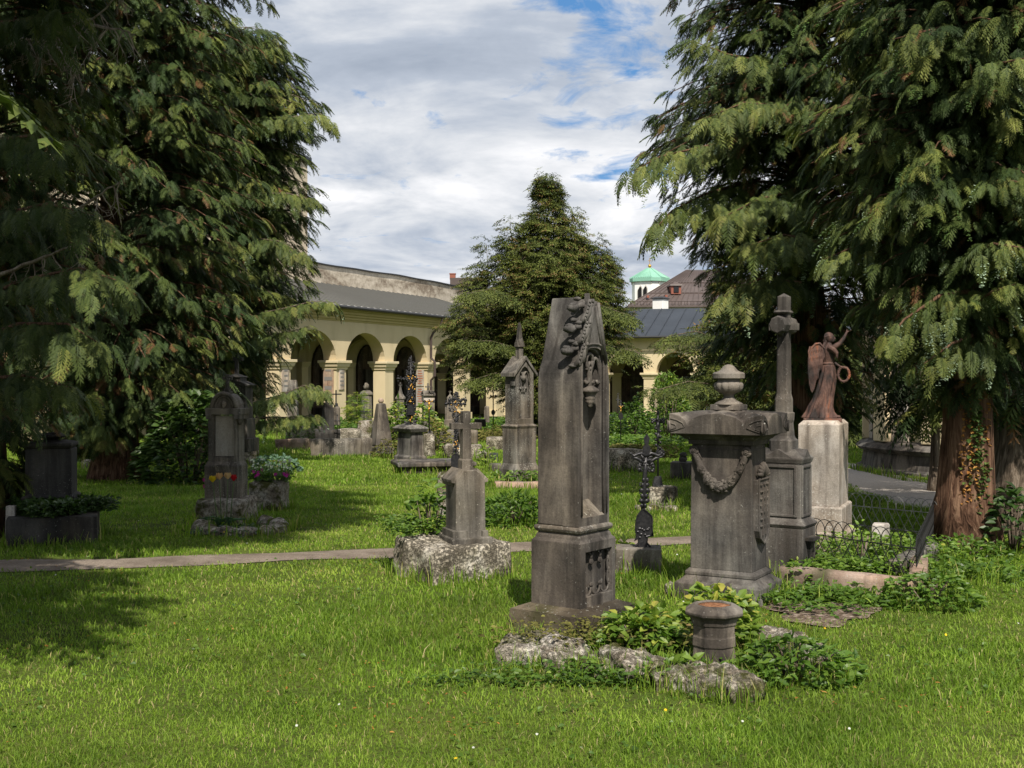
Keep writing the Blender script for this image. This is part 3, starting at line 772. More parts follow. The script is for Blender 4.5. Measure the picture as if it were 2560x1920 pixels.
def build_grass():
    g = np.random.default_rng(3); allV = []; allT = []
    bands = [(3.6, 5.5, 10500, .0042, .028), (5.5, 8, 5200, .0058, .029), (8, 12, 2700, .0082, .032), (12, 18, 2000, .0095, .036), (18, 28, 800, .015, .045), (28, 45, 260, .026, .065), (45, 66, 45, .06, .12)]
    for y0, y1, dn, wd, ht in bands:
        xr = lambda y: y * .47 + 1.3
        area = (xr(y0) + xr(y1)) * (y1 - y0); n = int(area * dn)
        Y = g.uniform(y0, y1, n); X = g.uniform(-1, 1, n) * xr(y1); k = np.abs(X) < xr(Y); X, Y = X[k], Y[k]
        k = ~near_path(X, Y, PATH1) if y0 < 16 else np.ones(len(X), bool)
        if y1 > 10: k &= ~near_path(X, Y, PATH2)
        for bx, by, rx, ry in BARE: k &= ((X - bx) / rx) ** 2 + ((Y - by) / ry) ** 2 > g.uniform(.6, 1.3, len(X))
        if y0 < 16: k &= ~(near_path(X, Y, PATH1, .14) & (g.uniform(0, 1, len(X)) < .6))
        lo = lownoise(X, Y, 1.1, 5); mid = lownoise(X, Y, 3.2, 8); fine = lownoise(X, Y, 11, 12)
        dens = .88 + .16 * mid + .2 * fine; dens = dens - .75 * np.clip(lownoise(X, Y, 2.3, 77) - .95, 0, .9); k &= g.uniform(0, 1, len(X)) < np.clip(dens, .10, 1)
        X, Y, lo, mid, fine = X[k], Y[k], lo[k], mid[k], fine[k]; n = len(X)
        tuft = np.clip(lo * .9 + mid * .5, -.3, 1.4)
        H = ht * g.uniform(.45, 1.25, n) * (1 + .85 * np.clip(tuft, 0, 1.5)) * (1 + .9 * (g.uniform(0, 1, n) > .975))
        Z = np.array(-.018 * np.clip(Y - 10, 0, 52))
        az = g.uniform(0, 6.283, n); lean = g.uniform(.15, .95, n) * H; W = wd * g.uniform(.6, 1.25, n)
        saz = az + g.uniform(-1, 1, n) + 1.57
        base = np.stack([X, Y, Z - .004], -1); sd = np.stack([np.cos(saz), np.sin(saz), np.zeros(n)], -1) * W[:, None] / 2
        mid_ = base + np.stack([np.cos(az) * lean * .3, np.sin(az) * lean * .3, H * .6], -1)
        tip = base + np.stack([np.cos(az) * lean, np.sin(az) * lean, H * np.where(g.uniform(0, 1, n) < .25, .55, .95)], -1)
        q1 = np.stack([base - sd, base + sd, mid_ + sd * .8, mid_ - sd * .8], 1)
        q2 = np.stack([mid_ - sd * .8, mid_ + sd * .8, tip + sd * .12, tip - sd * .12], 1)
        T = .45 + .10 * g.normal(0, 1, n) - .07 * lo - .10 * mid + .05 * fine
        T = np.clip(T, .05, .84); dry = g.uniform(0, 1, n) < .055 + .07 * np.clip(-lo - .3 * mid, 0, 1.5); T[dry] = g.uniform(.86, 1, dry.sum())
        t1 = np.stack([T * .94, T * .94, T, T], -1); t2 = np.stack([T, T, T + .04, T + .04], -1)
        t1[dry] = T[dry][:, None]; t2[dry] = T[dry][:, None]
        allV += [q1, q2]; allT += [t1, np.clip(t2, 0, 1)]
    # uncut tufts round the feet of the stones
    bpy.context.view_layer.update(); PX = []; 
    for ob in list(COL.objects):
        if ob.type != 'MESH' or ob.parent is None or len(ob.data.vertices) > 30000 or ob.name.startswith(('trunk', 'crown', 'foliage', 'leaves', 'soil')): continue
        Mw = ob.matrix_world; bb = [Mw @ Vector(c) for c in ob.bound_box]; zmin = min(c.z for c in bb); cy_ = sum(c.y for c in bb) / 8
        if cy_ > 26 or zmin > hz(cy_) + .03: continue
        base = [Mw @ Vector((ob.bound_box[i][0], ob.bound_box[i][1], 0)) for i in (0, 4, 7, 3)]
        for i in range(4):
            p, q = base[i], base[(i + 1) % 4]; L = (q - p).length
            if L > 6: continue
            m_ = int(L * (150 if cy_ < 10 else 70)); u = g.uniform(0, 1, m_); nn = Vector((q.y - p.y, p.x - q.x, 0)).normalized(); off = np.abs(g.normal(0, .035, m_)) + .004
            PX.append(np.stack([p.x + (q.x - p.x) * u + nn.x * off, p.y + (q.y - p.y) * u + nn.y * off], -1))
    XY = np.concatenate(PX); X, Y = XY[:, 0], XY[:, 1]; n = len(X); Z = np.array([hz(v) for v in Y]); H = g.uniform(.04, .13, n) * (1 + .6 * (g.uniform(0, 1, n) > .9)) * (1 + .02 * Y)
    az = g.uniform(0, 6.283, n); lean = g.uniform(.1, .7, n) * H; W = .0055 * (1 + .12 * np.maximum(Y - 6, 0)); saz = az + 1.57
    base = np.stack([X, Y, Z - .004], -1); sd = np.stack([np.cos(saz), np.sin(saz), np.zeros(n)], -1) * W[:, None] / 2
    md = base + np.stack([np.cos(az) * lean * .3, np.sin(az) * lean * .3, H * .6], -1); tp = base + np.stack([np.cos(az) * lean, np.sin(az) * lean, H], -1)
    T = np.clip(.45 + .13 * g.normal(0, 1, n), .05, .84); dr = g.uniform(0, 1, n) < .12; T[dr] = .9
    allV += [np.stack([base - sd, base + sd, md + sd * .8, md - sd * .8], 1), np.stack([md - sd * .8, md + sd * .8, tp + sd * .1, tp - sd * .1], 1)]; allT += [np.repeat(T[:, None], 4, 1)] * 2
    o = mesh_quads('grass', np.concatenate(allV), np.concatenate(allT), M['grass']); tag(o, 'mown lawn of short green grass among the graves', 'grass', kind='stuff')
def build_lawn_weeds():
    g = np.random.default_rng(11)
    n = 5200; Y = 3.7 + 9 * g.uniform(0, 1, n) ** 1.3; X = g.uniform(-1, 1, n) * (Y * .46 + .6)
    k = ~near_path(X, Y, PATH1, .05) & (lownoise(X, Y, 2.0, 21) > .0); X, Y = X[k], Y[k]
    carpet('clover', 'small round leaved clover and weeds scattered through the lawn', 'weeds', np.stack([X, Y, np.zeros(len(X))], -1), .026, M['bright_leaf'], 5, .8, .38, .12, .045)
    n = 2600; Y = 3.7 + 7 * g.uniform(0, 1, n) ** 1.2; X = g.uniform(-1, 1, n) * (Y * .46 + .6)
    k = lownoise(X, Y, 2.6, 33) > .55; X, Y = X[k], Y[k]
    carpet('fallen_leaves', 'small brown dead leaves and twigs lying in the grass', 'leaf litter', np.stack([X, Y, np.zeros(len(X))], -1), .022, M['dry_leaf'], 6, .4, .2, .2, .04)
    # daisies and buttercups
    V = []; T = []
    def fl(x, y, z, r, t):
        c = np.array((x, y, z)); nrm = np.array((g.normal(0, .3), -.5 + g.normal(0, .3), 1.0)); nrm /= np.linalg.norm(nrm)
        a = np.cross(nrm, (1, 0, 0)); a /= np.linalg.norm(a); b = np.cross(nrm, a)
        for k in range(5):
            q = k * 1.2566; d = a * math.cos(q) + b * math.sin(q); s = a * -math.sin(q) + b * math.cos(q)
            V.append([c, c + d * r * .6 - s * r * .4, c + d * r, c + d * r * .6 + s * r * .4]); T.append(t)
    for i in range(60):
        y = 3.8 + 22 * g.uniform() ** 1.6; x = g.uniform(-1, 1) * y * .46
        white = g.uniform() < .62
        fl(x, y, hz(y) + .06 + .03 * g.uniform(), (.006 if white else .0075) * (1 + y * .025), .1 if white else .45)
    o = mesh_quads('wildflowers', np.array(V), np.array(T), M['petals']); tag(o, 'tiny white daisies and yellow buttercups dotted over the lawn', 'flowers', kind='stuff')

# ---------------------------------------------------------------- the arcades
def arcade(root, O, d, n, bays, bay, pw, zb, zc, ztop, rad, thick=.75, cap_h=.42, names=('plaster_yellow', 'plaster_trim', 'plaster_inner'), depth=4.2, first=0, skip_inner=False):
    """O: foot of the first pillar's axis on the front plane, d along the wall, n towards the court. Wall coordinates: u along, v into the building"""
    Mw = Matrix(((d.x, -n.x, 0, O.x), (d.y, -n.y, 0, O.y), (0, 0, 1, 0), (0, 0, 0, 1)))
    wall = MB(); wall.M = Mw
    r = rad; N = 18
    # spandrel wall with round arches, front and back faces plus soffit
    for k in range(bays):
        u0 = k * bay; u1 = u0 + bay; c = (u0 + u1) / 2; hw = (bay - pw) / 2
        arc = [(c - hw * math.cos(math.pi * i / N), zc + r * math.sin(math.pi * i / N)) for i in range(N + 1)]
        for v, flip in ((0, False), (thick, True)):
            vs = []; fs = []
            vs += [(x, v, z) for x, z in arc] + [(u0 + (u1 - u0) * i / N, v, ztop) for i in range(N + 1)]
            for i in range(N): fs.append((i, i + 1, N + 2 + i, N + 1 + i) if not flip else (i + 1, i, N + 1 + i, N + 2 + i))
            # strips between pillar axis and the springing
            m = len(vs); vs += [(u0, v, zc), (u1, v, zc)]
            fs.append((m, 0, N + 1) if not flip else (0, m, N + 1)); fs.append((N, m + 1, 2 * N + 1) if not flip else (m + 1, N, 2 * N + 1))
            wall.add(vs, fs)
        vs = [(x, 0, z) for x, z in arc] + [(x, thick, z) for x, z in arc]
        wall.add(vs, [(i, N + 1 + i, N + 2 + i, i + 1) for i in range(N)])
    wall.build('wall', M[names[0]], root)
    for k in range(bays + 1):
        b = MB(); b.M = Mw; u = k * bay
        b.box(u, thick / 2, zb, pw, thick, zc - cap_h - zb); b.box(u, thick / 2, zb - .02, pw + .16, thick + .16, .35)
        p = b.build('pillar', M[names[0]], root, bevel=.012)
        b = MB(); b.M = Mw
        b.loft([(zc - cap_h, pw + .02, thick + .02), (zc - cap_h + .03, pw + .1, thick + .1), (zc - cap_h + .12, pw + .12, thick + .12), (zc - cap_h + .15, pw + .22, thick + .22), (zc - .12, pw + .30, thick + .30),
                (zc - .11, pw + .38, thick + .38), (zc + .0, pw + .38, thick + .38)], cx=u, cy=thick / 2)
        b.build('capital', M[names[1]], p, bevel=.01)
    # ceiling, back wall and cross arches
    L = bays * bay
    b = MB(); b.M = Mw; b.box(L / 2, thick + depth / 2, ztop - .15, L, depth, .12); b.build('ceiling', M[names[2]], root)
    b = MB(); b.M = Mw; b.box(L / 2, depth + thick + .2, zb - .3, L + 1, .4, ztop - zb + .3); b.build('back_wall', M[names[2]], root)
    for k in range(bays + 1):
        u = k * bay; a2 = depth / 2; b = MB(); b.M = Mw @ Matrix.Translation((u, thick + a2, 0)) @ Matrix.Rotation(math.pi / 2, 4, 'Z')
        arc = [(-a2 * math.cos(math.pi * i / 14), zc + (ztop - .3 - zc) * math.sin(math.pi * i / 14) ** .8) for i in range(15)]
        outer = [(-a2, ztop - .1)] * 5 + [(-a2 + 2 * a2 * (i - 4) / 6, ztop - .1) for i in range(5, 10)] + [(a2, ztop - .1)] * 5
        vs = [(x, -.2, z) for x, z in arc] + [(x, -.2, z) for x, z in outer] + [(x, .2, z) for x, z in arc] + [(x, .2, z) for x, z in outer]
        fs = []
        for i in range(14): fs += [(i, i + 1, 16 + i, 15 + i), (31 + i, 30 + i, 45 + i, 46 + i), (i + 1, i, 30 + i, 31 + i)]
        b.add(vs, fs); b.build('cross_arch', M[names[2]], root)
        b = MB(); b.M = Mw; b.box(u, depth + thick - .12, zb - .2, .55, .3, zc - zb + .2); b.loft([(zc - .25, .6, .36), (zc - .05, .75, .5), (zc, .75, .5)], cx=u, cy=depth + thick - .12); b.build('pilaster', M[names[0]], root)
    # family tomb set into every bay of the back wall
    for k in range(bays):
        c = (k + .5) * bay; b = MB(); b.M = Mw
        poly = [(c - 1.15, zb), (c + 1.15, zb), (c + 1.15, zc - .3)] + [(c + 1.15 * math.cos(math.pi * i / 10), zc - .3 + 1.25 * math.sin(math.pi * i / 10)) for i in range(1, 10)] + [(c - 1.15, zc - .3)]
        b.prism(poly, depth + thick - .12, depth + thick + .1); fr = b.build('wall_tomb', M['tomb_inner'], root)
        b = MB(); b.M = Mw; b.box(c, depth + thick - .2, zb + .9, 1.2, .14, 1.7); b.box(c, depth + thick - .4, zb, 1.9, .6, .7); b.build('tablet', M['stone_black'], fr, bevel=.02)
    return Mw

def cornice(b, u0, u1, z, steps, v0=0):
    """steps (projection, height) upward"""
    for pr, h in steps: b.add([(u0, v0 - pr, z), (u1, v0 - pr, z), (u1, v0 + .2, z), (u0, v0 + .2, z), (u0, v0 - pr, z + h), (u1, v0 - pr, z + h), (u1, v0 + .2, z + h), (u0, v0 + .2, z + h)],
        [(0, 3, 2, 1), (4, 5, 6, 7), (0, 1, 5, 4), (1, 2, 6, 5), (2, 3, 7, 6), (3, 0, 4, 7)]); z += h

def left_arcade():
    # eave line measured in the photograph
    eave = [Vector((xat(px, Y), Y, 0)) for px, Y in ((25, 30.7), (800, 47.0), (1146, 59.0))]
    d = (eave[2] - eave[1]).normalized(); n = Vector((d.y, -d.x, 0))
    ze = 4.47
    front = lambda u: eave[1] + d * u - n * .5
    # pillar axes at px 837+20, 950, 1062
    def u_of(px):
        lo, hi = -60, 60
        for _ in range(50):
            m_ = (lo + hi) / 2; p = front(m_)
            if 1280 + p.x / p.y * F < px: lo = m_
            else: hi = m_
        return lo
    ua, ub = u_of(853), u_of(1077); bay = (ub - ua) / 2; ustart = ua - 6 * bay; nb = 10
    e = bpy.data.objects.new('arcade_building', None); COL.objects.link(e)
    tag(e, 'cream arcade with round arches and a grey standing seam roof along the left side', 'arcade', 'arcades round the cemetery')
    O = front(ustart); zb = -.75; zc = 2.18; zt = 3.86
    Mw = arcade(e, O, d, n, nb, bay, .80, zb, zc, zt, 1.24, thick=.62)
    L = nb * bay
    b = MB(); b.M = Mw; cornice(b, -2, L + 1, zt, [(.04, .07), (.10, .12), (.18, .1), (.26, .12), (.36, .14)]); b.build('cornice', M['plaster_olive'], e)
    # roof sloping up to the rear wall
    bd = 4.5 + .5; zr = 6.08
    b = MB(); b.M = Mw
    b.add([(-2, -.5, ze), (L + 2, -.5, ze), (L + 2, bd, zr), (-2, bd, zr), (-2, -.5, ze - .09), (L + 2, -.5, ze - .09), (L + 2, bd, zr - .09), (-2, bd, zr - .09)],
          [(0, 1, 2, 3), (7, 6, 5, 4), (0, 4, 5, 1), (3, 2, 6, 7), (0, 3, 7, 4), (1, 5, 6, 2)])
    roof = b.build('roof', M['roof_lead'], e)
    b = MB(); b.M = Mw; sl = (zr - ze) / (bd + .5); k = -1.9
    while k < L + 1.9:
        b.add([(k - .025, -.5, ze + .003), (k + .025, -.5, ze + .003), (k + .025, bd, zr + .003), (k - .025, bd, zr + .003), (k - .02, -.5, ze + .05), (k + .02, -.5, ze + .05), (k + .02, bd, zr + .05), (k - .02, bd, zr + .05)],
              [(4, 5, 6, 7), (0, 1, 5, 4), (1, 2, 6, 5), (3, 0, 4, 7)]); k += .56
    b.build('standing_seams', M['seam'], roof, label='thin raised seams of the lead roof')
    b = MB(); b.M = Mw; b.tube([(-2, -.56, ze - .06), (L + 2, -.56, ze - .06)], .075, 8); b.build('gutter', M['gutter'], e)
    # high rear wall with weathered render
    b = MB(); b.M = Mw; u = -6.0; vs = []; fs = []
    zw = 7.02
    N = 60
    for k in range(N + 1):
        uu = -4 + (L + 16) * k / N; w_ = zw + .025 * math.sin(k * .45) + .015 * math.sin(k * 1.3)
        vs += [(uu, bd, 4), (uu, bd, w_), (uu, bd + .6, w_), (uu, bd + .6, 4)]
    for k in range(N): a = 4 * k; fs += [(a, a + 4, a + 5, a + 1), (a + 1, a + 5, a + 6, a + 2), (a + 2, a + 6, a + 7, a + 3)]
    b.add(vs, fs); rw = b.build('rear_wall', M['plaster_old'], e)
    b = MB(); b.M = Mw; vs = []; fs = []
    for k in range(N + 1):
        uu = -4 + (L + 16) * k / N; w_ = zw + .025 * math.sin(k * .45) + .015 * math.sin(k * 1.3)
        vs += [(uu, bd - .1, w_ + .01), (uu, bd - .1, w_ + .07), (uu, bd + .7, w_ + .12), (uu, bd + .7, w_ + .01)]
    for k in range(N): a = 4 * k; fs += [(a, a + 4, a + 5, a + 1), (a + 1, a + 5, a + 6, a + 2), (a + 3, a + 7, a + 4, a)]
    b.add(vs, fs); b.build('coping', M['gutter'], rw)
    # downpipe left of the third pillar
    ud = u_of(1075) - ustart; b = MB(); b.M = Mw
    b.tube([(ud + .25, -.56, ze - .1), (ud + .22, -.5, ze - .45), (ud - .05, -.2, ze - .85), (ud - .12, -.12, ze - 1.1), (ud - .12, -.12, 2.4), (ud - .12, -.32, 2.2), (ud - .12, -.32, 1.5), (ud - .12, -.12, 1.3), (ud - .12, -.12, zb)], .062, 8)
    b.build('downpipe', M['pipe_brown'], e)
    # plaques on the pillars: (pillar index, face, u/v, z, w, h, mat)
    ip = lambda px: round((u_of(px) - ustart) / bay)
    def plaque(px, face, off, z0, w_, h, mat, rows, lab):
        k = ip(px); b = MB(); b.M = Mw; u = k * bay
        if face == 'front': b.box(u + off, -.02, z0, w_, .05, h)
        else: b.box(u - .40 - .02, .37 + off, z0, .05, w_, h)
        p = b.build('plaque', mat, e, bevel=.008, label=lab)
        if rows:
            b = MB(); b.M = Mw; r = random.Random(px)
            for i in range(rows):
                z = z0 + h - (i + 1) * h / (rows + 1); ww = w_ * r.uniform(.4, .8)
                if face == 'front': b.box(u + off, -.048, z, ww, .006, h / rows * .3)
                else: b.box(u - .40 - .048, .37 + off, z, .006, ww, h / rows * .3)
            b.build('lettering', M['letter_grey'] if mat is not M['stone_plaque'] else M['plate_red'], p)
    zz = lambda py, Y: zat(py, Y)
    plaque(853, 'front', .0, .93, .42, 1.2, M['stone_pale'], 6, 'grey inscribed tablet on the front of the pillar')
    plaque(853, 'side', .0, .55, .5, 1.55, M['stone_reddish'], 3, 'reddish carved tablet on the side of the pillar')
    plaque(1062, 'side', .0, 1.0, .42, .85, M['stone_plaque'], 6, 'white tablet with red lines, the upper of two')
    plaque(1062, 'side', .0, .02, .45, .92, M['stone_plaque'], 7, 'white tablet with red lines, the lower of two')
    plaque(737, 'front', .0, .9, .5, 1.2, M['stone_pale'], 5, 'grey tablet on the shaded pillar')
    # tall plain building behind the rear wall
    t = MB(); t.M = Mw; ue = None
    lo, hi = -60, 80
    for _ in range(50):
        m_ = (lo + hi) / 2; q = Mw @ Vector((m_, bd - .02, 0))
        if 1280 + q.x / q.y * F < 768: lo = m_
        else: hi = m_
    ue = lo; zt2 = zat(404, (Mw @ Vector((ue, bd, 0))).y)
    tb = bpy.data.objects.new('tall_building', None); COL.objects.link(tb); tag(tb, 'tall plain beige building rising behind the left arcade beside the conifers', 'building')
    t.box((ue - 14 + ue) / 2, bd + 4, 0, 14, 8.1, zt2); t.build('wall', M['plaster_beige'], tb)
    t = MB(); t.M = Mw; t.box(ue - 7, bd + 4, zt2 + .004, 14.3, 8.4, .18); t.build('roof_edge', M['roof_slate'], tb)
    # distant chimney over the wall
    c = Thing('rooftop', 'far dark roof with a small square chimney seen over the rear wall', 'roof', 1175, 95, z=zat(712, 95)); s = c.s
    b = MB(); b.box(0, 0, -3, 90 * s, 6, 3 + 10 * s); b.build('roof', M['roof_brown'], c.o)
    b = MB(); b.box(-40 * s, -2.0, 8 * s, 14 * s, 14 * s, 13 * s); b.box(-40 * s, -2.0, 21 * s, 16 * s, 16 * s, 2 * s); b.build('chimney', M['brick_red'], c.o)
left_arcade()

def right_arcade():
    Yp = 66.0; dd = Vector((1, -.30, 0)).normalized(); n = Vector((dd.y, -dd.x, 0)); P0 = Vector((xat(1625, Yp), Yp, 0))
    bay = 123 / F * Yp * 1.02; pw = 31 / F * Yp * 1.03; ks = 3
    e = bpy.data.objects.new('arcade_building', None); COL.objects.link(e)
    tag(e, 'cream arcade under a dark blue grey roof closing the far end of the cemetery', 'arcade', 'arcades round the cemetery')
    zc = zat(932, Yp) ; zt = zat(853, Yp); ze = zat(841, Yp); zb = -1.15
    O = P0 - dd * (bay * 6)
    Mw = arcade(e, O, dd, n, 14, bay, pw, zb, zc, zt, 51 / F * Yp, thick=.8, cap_h=.36, depth=4.0)
    L = bay * 14
    b = MB(); b.M = Mw; cornice(b, -1, L + 1, zt, [(.05, .08), (.15, .1), (.28, .08)]); b.build('cornice', M['plaster_trim'], e)
    zr = zat(772, Yp + 5)
    b = MB(); b.M = Mw
    b.add([(-2, -.6, ze), (L, -.6, ze), (L, 5.2, zr), (-2, 5.2, zr), (-2, 8.2, ze + .4), (L, 8.2, ze + .4)], [(0, 1, 2, 3), (3, 2, 5, 4)])
    roof = b.build('roof', M['roof_slate'], e)
    b = MB(); b.M = Mw; k = -1.8
    while k < L:
        b.add([(k - .02, -.6, ze + .003), (k + .02, -.6, ze + .003), (k + .02, 5.2, zr + .003), (k - .02, 5.2, zr + .003), (k, -.6, ze + .06), (k, 5.2, zr + .06)], [(0, 1, 4), (0, 4, 5, 3), (1, 2, 5, 4)]); k += .75
    b.build('standing_seams', M['roof_slate'], roof)
    b = MB(); b.M = Mw; b.tube([(-2, -.66, ze - .05), (L, -.66, ze - .05)], .07, 8); b.build('gutter', M['gutter'], e)
    # white chimney on the roof
    c = Thing('chimney', 'white plastered chimney with a dark flat cap on the blue grey roof', 'chimney', 1651, 72, z=zat(812, 72), rot=-38); s = c.s
    b = MB(); b.box(0, 0, 0, 29 * s, 29 * s, 64 * s); b.build('shaft', M['plaster_white'], c.o, bevel=.02)
    b = MB(); b.loft([(64 * s, 35 * s, 35 * s), (66 * s, 35 * s, 35 * s), (70 * s, 20 * s, 20 * s)]); b.build('cap', M['gutter'], c.o)
right_arcade()

def church():
    Y = 96.0; t = Thing('church', 'church with a steep brown metal roof, dormer and grey walls behind the far arcade', 'church', 1760, Y, rot=0, z=-1.0); s = t.s
    ze = t.z(764); X = lambda px: xat(px, Y) - t.o.location.x
    b = MB(); b.box(X(1790), 8, 0, (X(2010) - X(1570)), 16, ze); b.build('wall', M['wall_grey'], t.o)
    b = MB(); x0, x1 = X(1569), X(2030); zp = t.z(654); r0, r1 = X(1752), X(1840)
    vs = [(x0, -.4, ze), (x1, -.4, ze), (x1, 16.4, ze), (x0, 16.4, ze), (r0, 8, zp), (r1, 8, zp), (x0, -.4, ze - .15), (x1, -.4, ze - .15), (x1, 16.4, ze - .15), (x0, 16.4, ze - .15)]
    b.add(vs, [(0, 1, 5, 4), (1, 2, 5), (2, 3, 4, 5), (3, 0, 4), (0, 6, 7, 1), (1, 7, 8, 2), (3, 9, 6, 0), (9, 8, 7, 6)])
    roof = b.build('roof', M['roof_brown'], t.o)
    b = MB()
    for k in range(30):
        u = k / 29; xa = x0 + (x1 - x0) * u; xb = r0 + (r1 - r0) * u
        b.tube([(xa, -.42, ze + .02), (xb, 7.98, zp + .03)], .035, 4)
    for q in (.33, .62):
        b.tube([(x0 + (r0 - x0) * q, -.4 + 8.4 * q - .04, ze + (zp - ze) * q + .03), (x1 + (r1 - x1) * q, -.4 + 8.4 * q - .04, ze + (zp - ze) * q + .03)], .05, 4)
    b.build('roof_seams', M['roof_brown'], roof)
    b = MB()
    for k in range(60):
        xa = x0 + (x1 - x0) * k / 59; b.tube([(xa, -.35, ze), (xa, -.35, ze + .32)], .025, 4)
    b.tube([(x0, -.35, ze + .34), (x1, -.35, ze + .34)], .03, 4); b.build('snow_guard', M['roof_brown'], roof)
    d0 = t.z(731); u = (d0 - ze) / (zp - ze); yd = -.4 + 8.4 * u; cx = X(1698)
    b = MB(); b.box(cx, yd + .9, d0, 25 * s, 2.4, 21 * s); b.build('dormer', M['brick_red'], roof)
    b = MB(); b.loft([(d0 + 21 * s, 32 * s, 2.9), (d0 + 24 * s, 30 * s, 2.8), (d0 + 31 * s, 5 * s, 2.0)], cx=cx, cy=yd + 1.0); dr = b.build('dormer_roof', M['roof_brown'], roof)
    b = MB(); b.box(cx, yd - .33, d0 + 4 * s, 13 * s, .08, 15 * s); b.build('dormer_window', M['dark_glass'], roof)
    for px in (1622, 1668): b = MB(); b.box(X(px), yd - 1.3, t.z(743 if px < 1650 else 742), 6 * s, .5, 6 * s); b.build('roof_hatch', M['brick_red'], roof)
church()
def tower():
    Y = 118.0; t = Thing('church_tower', 'white church tower with paired pointed windows and a green copper pyramid roof', 'tower', 1624, Y, rot=-33, z=-1.0); s = t.s
    ze = t.z(703); W = 76 * s
    b = MB(); b.loft([(0, W, W), (ze, W, W)], cham=.42); b.build('wall', M['plaster_white'], t.o)
    b = MB()
    for a in range(4):
        b.M = Matrix.Rotation(a * math.pi / 2, 4, 'Z')
        for q in (-1, 1): b.box(q * W * .30, -W * .5 + .12, ze - 9 * s, 3.2 * s, .35, 8 * s)
    b.build('corbels', M['wall_grey'], t.o)
    zp = t.z(671)
    b = MB(); b.loft([(ze - .1, W + 11 * s, W + 11 * s), (ze + .25, W + 11 * s, W + 11 * s), (zp, .5, .5)], cham=.42); rf = b.build('roof', M['copper'], t.o)
    b = MB(); zr = ze + .25; hw = (W + 11 * s) / 2
    for a in range(4):
        b.M = Matrix.Rotation(a * math.pi / 2, 4, 'Z')
        for k in range(-5, 6):
            u = k / 5; b.tube([(u * hw * .58, -hw, zr + .03), (u * .15, -.25, zp)], .05, 4)
    b.build('roof_seams', M['copper'], rf)
    b = MB(); b.lathe([(.12, zp - .1), (.1, zp + 2 * s)], 8); b.ball((0, 0, zp + 6 * s), 4.2 * s, 14, 9); b.build('ball', M['gold'], t.o, smooth=True)
    b = MB(); z1 = zp + 9 * s; b.box(0, 0, z1, 1.0 * s, 1.0 * s, 17 * s); b.box(0, 0, z1 + 9.5 * s, 9 * s, 1.0 * s, 1.0 * s); b.at(rz=R_(33)); b.box(0, 0, z1 + 9.5 * s, 9 * s, 1.05 * s, 1.05 * s); b.build('cross', M['gold'], t.o)
    for a in range(4):
        for q in (-1, 1):
            cx = q * 7.2 * s; z0 = ze - 46 * s; h = 22 * s; r = 5.0 * s
            def lan(r_, z_, h_): return [(cx - r_, z_), (cx + r_, z_), (cx + r_, z_ + h_)] + [(cx + r_ * math.cos(k * .157), z_ + h_ + 1.7 * r_ * math.sin(k * .157)) for k in range(1, 10)] + [(cx - r_, z_ + h_)]
            b = MB(); b.M = Matrix.Rotation(a * math.pi / 2, 4, 'Z'); b.prism(lan(r + 2.2 * s, z0 - 2 * s, h + 2 * s), -W / 2 - .08, -W / 2 + .15); wf = b.build('window', M['wall_grey'], t.o)
            b = MB(); b.M = Matrix.Rotation(a * math.pi / 2, 4, 'Z'); b.prism(lan(r, z0, h), -W / 2 - .12, -W / 2 + .1); b.build('opening', M['dark_void'], wf)
tower()

def chapel():
    """octagonal chapel whose plinth shows between the angel and the red trunk"""
    Y = 21.5; t = Thing('chapel', 'round pale yellow chapel on a heavy weathered grey plinth beside the gravel path', 'chapel', 2500, Y); s = t.s; n = 16; R = 325 * s
    z1 = t.z(1170) ; zt = t.z(1103)
    rings = [(R + .16, -.3), (R + .16, t.z(1168)), (R + .06, t.z(1162)), (R + .02, t.z(1128)), (R + .10, t.z(1124)), (R + .16, t.z(1116)), (R + .10, t.z(1108)), (R - .02, t.z(1100)), (R - .12, t.z(1097))]
    b = MB(); b.lathe(rings, 32, sy=1); b.build('plinth', M['stone_dark'], t.o)
    b = MB(); b.lathe([(R - .16, t.z(1105)), (R - .16, 7.5)], 32); b.build('wall', M['plaster_yellow'], t.o)
    b = MB(); b.lathe([(R + .1, 7.4), (R + .3, 7.7), (R + .3, 7.8), (.3, 10.5)], 32); b.build('roof', M['roof_slate'], t.o)
    for k in range(12):
        a = R_(30 * k + 11); p = MB(); p.at(rz=a); x = R - .10
        p.box(x, 0, t.z(1100), .26, .42, 7.3 - t.z(1100)); p.build('pilaster', M['plaster_yellow'], t.o, bevel=.02)
    for k in range(12):
        a = R_(30 * k + 20); p = MB(); p.at(rz=a); x = R - .15
        p.box(x, 0, t.z(1098), .12, .55, 2.4); p.build('panel', M['stone_pale'], t.o, bevel=.01)
chapel()
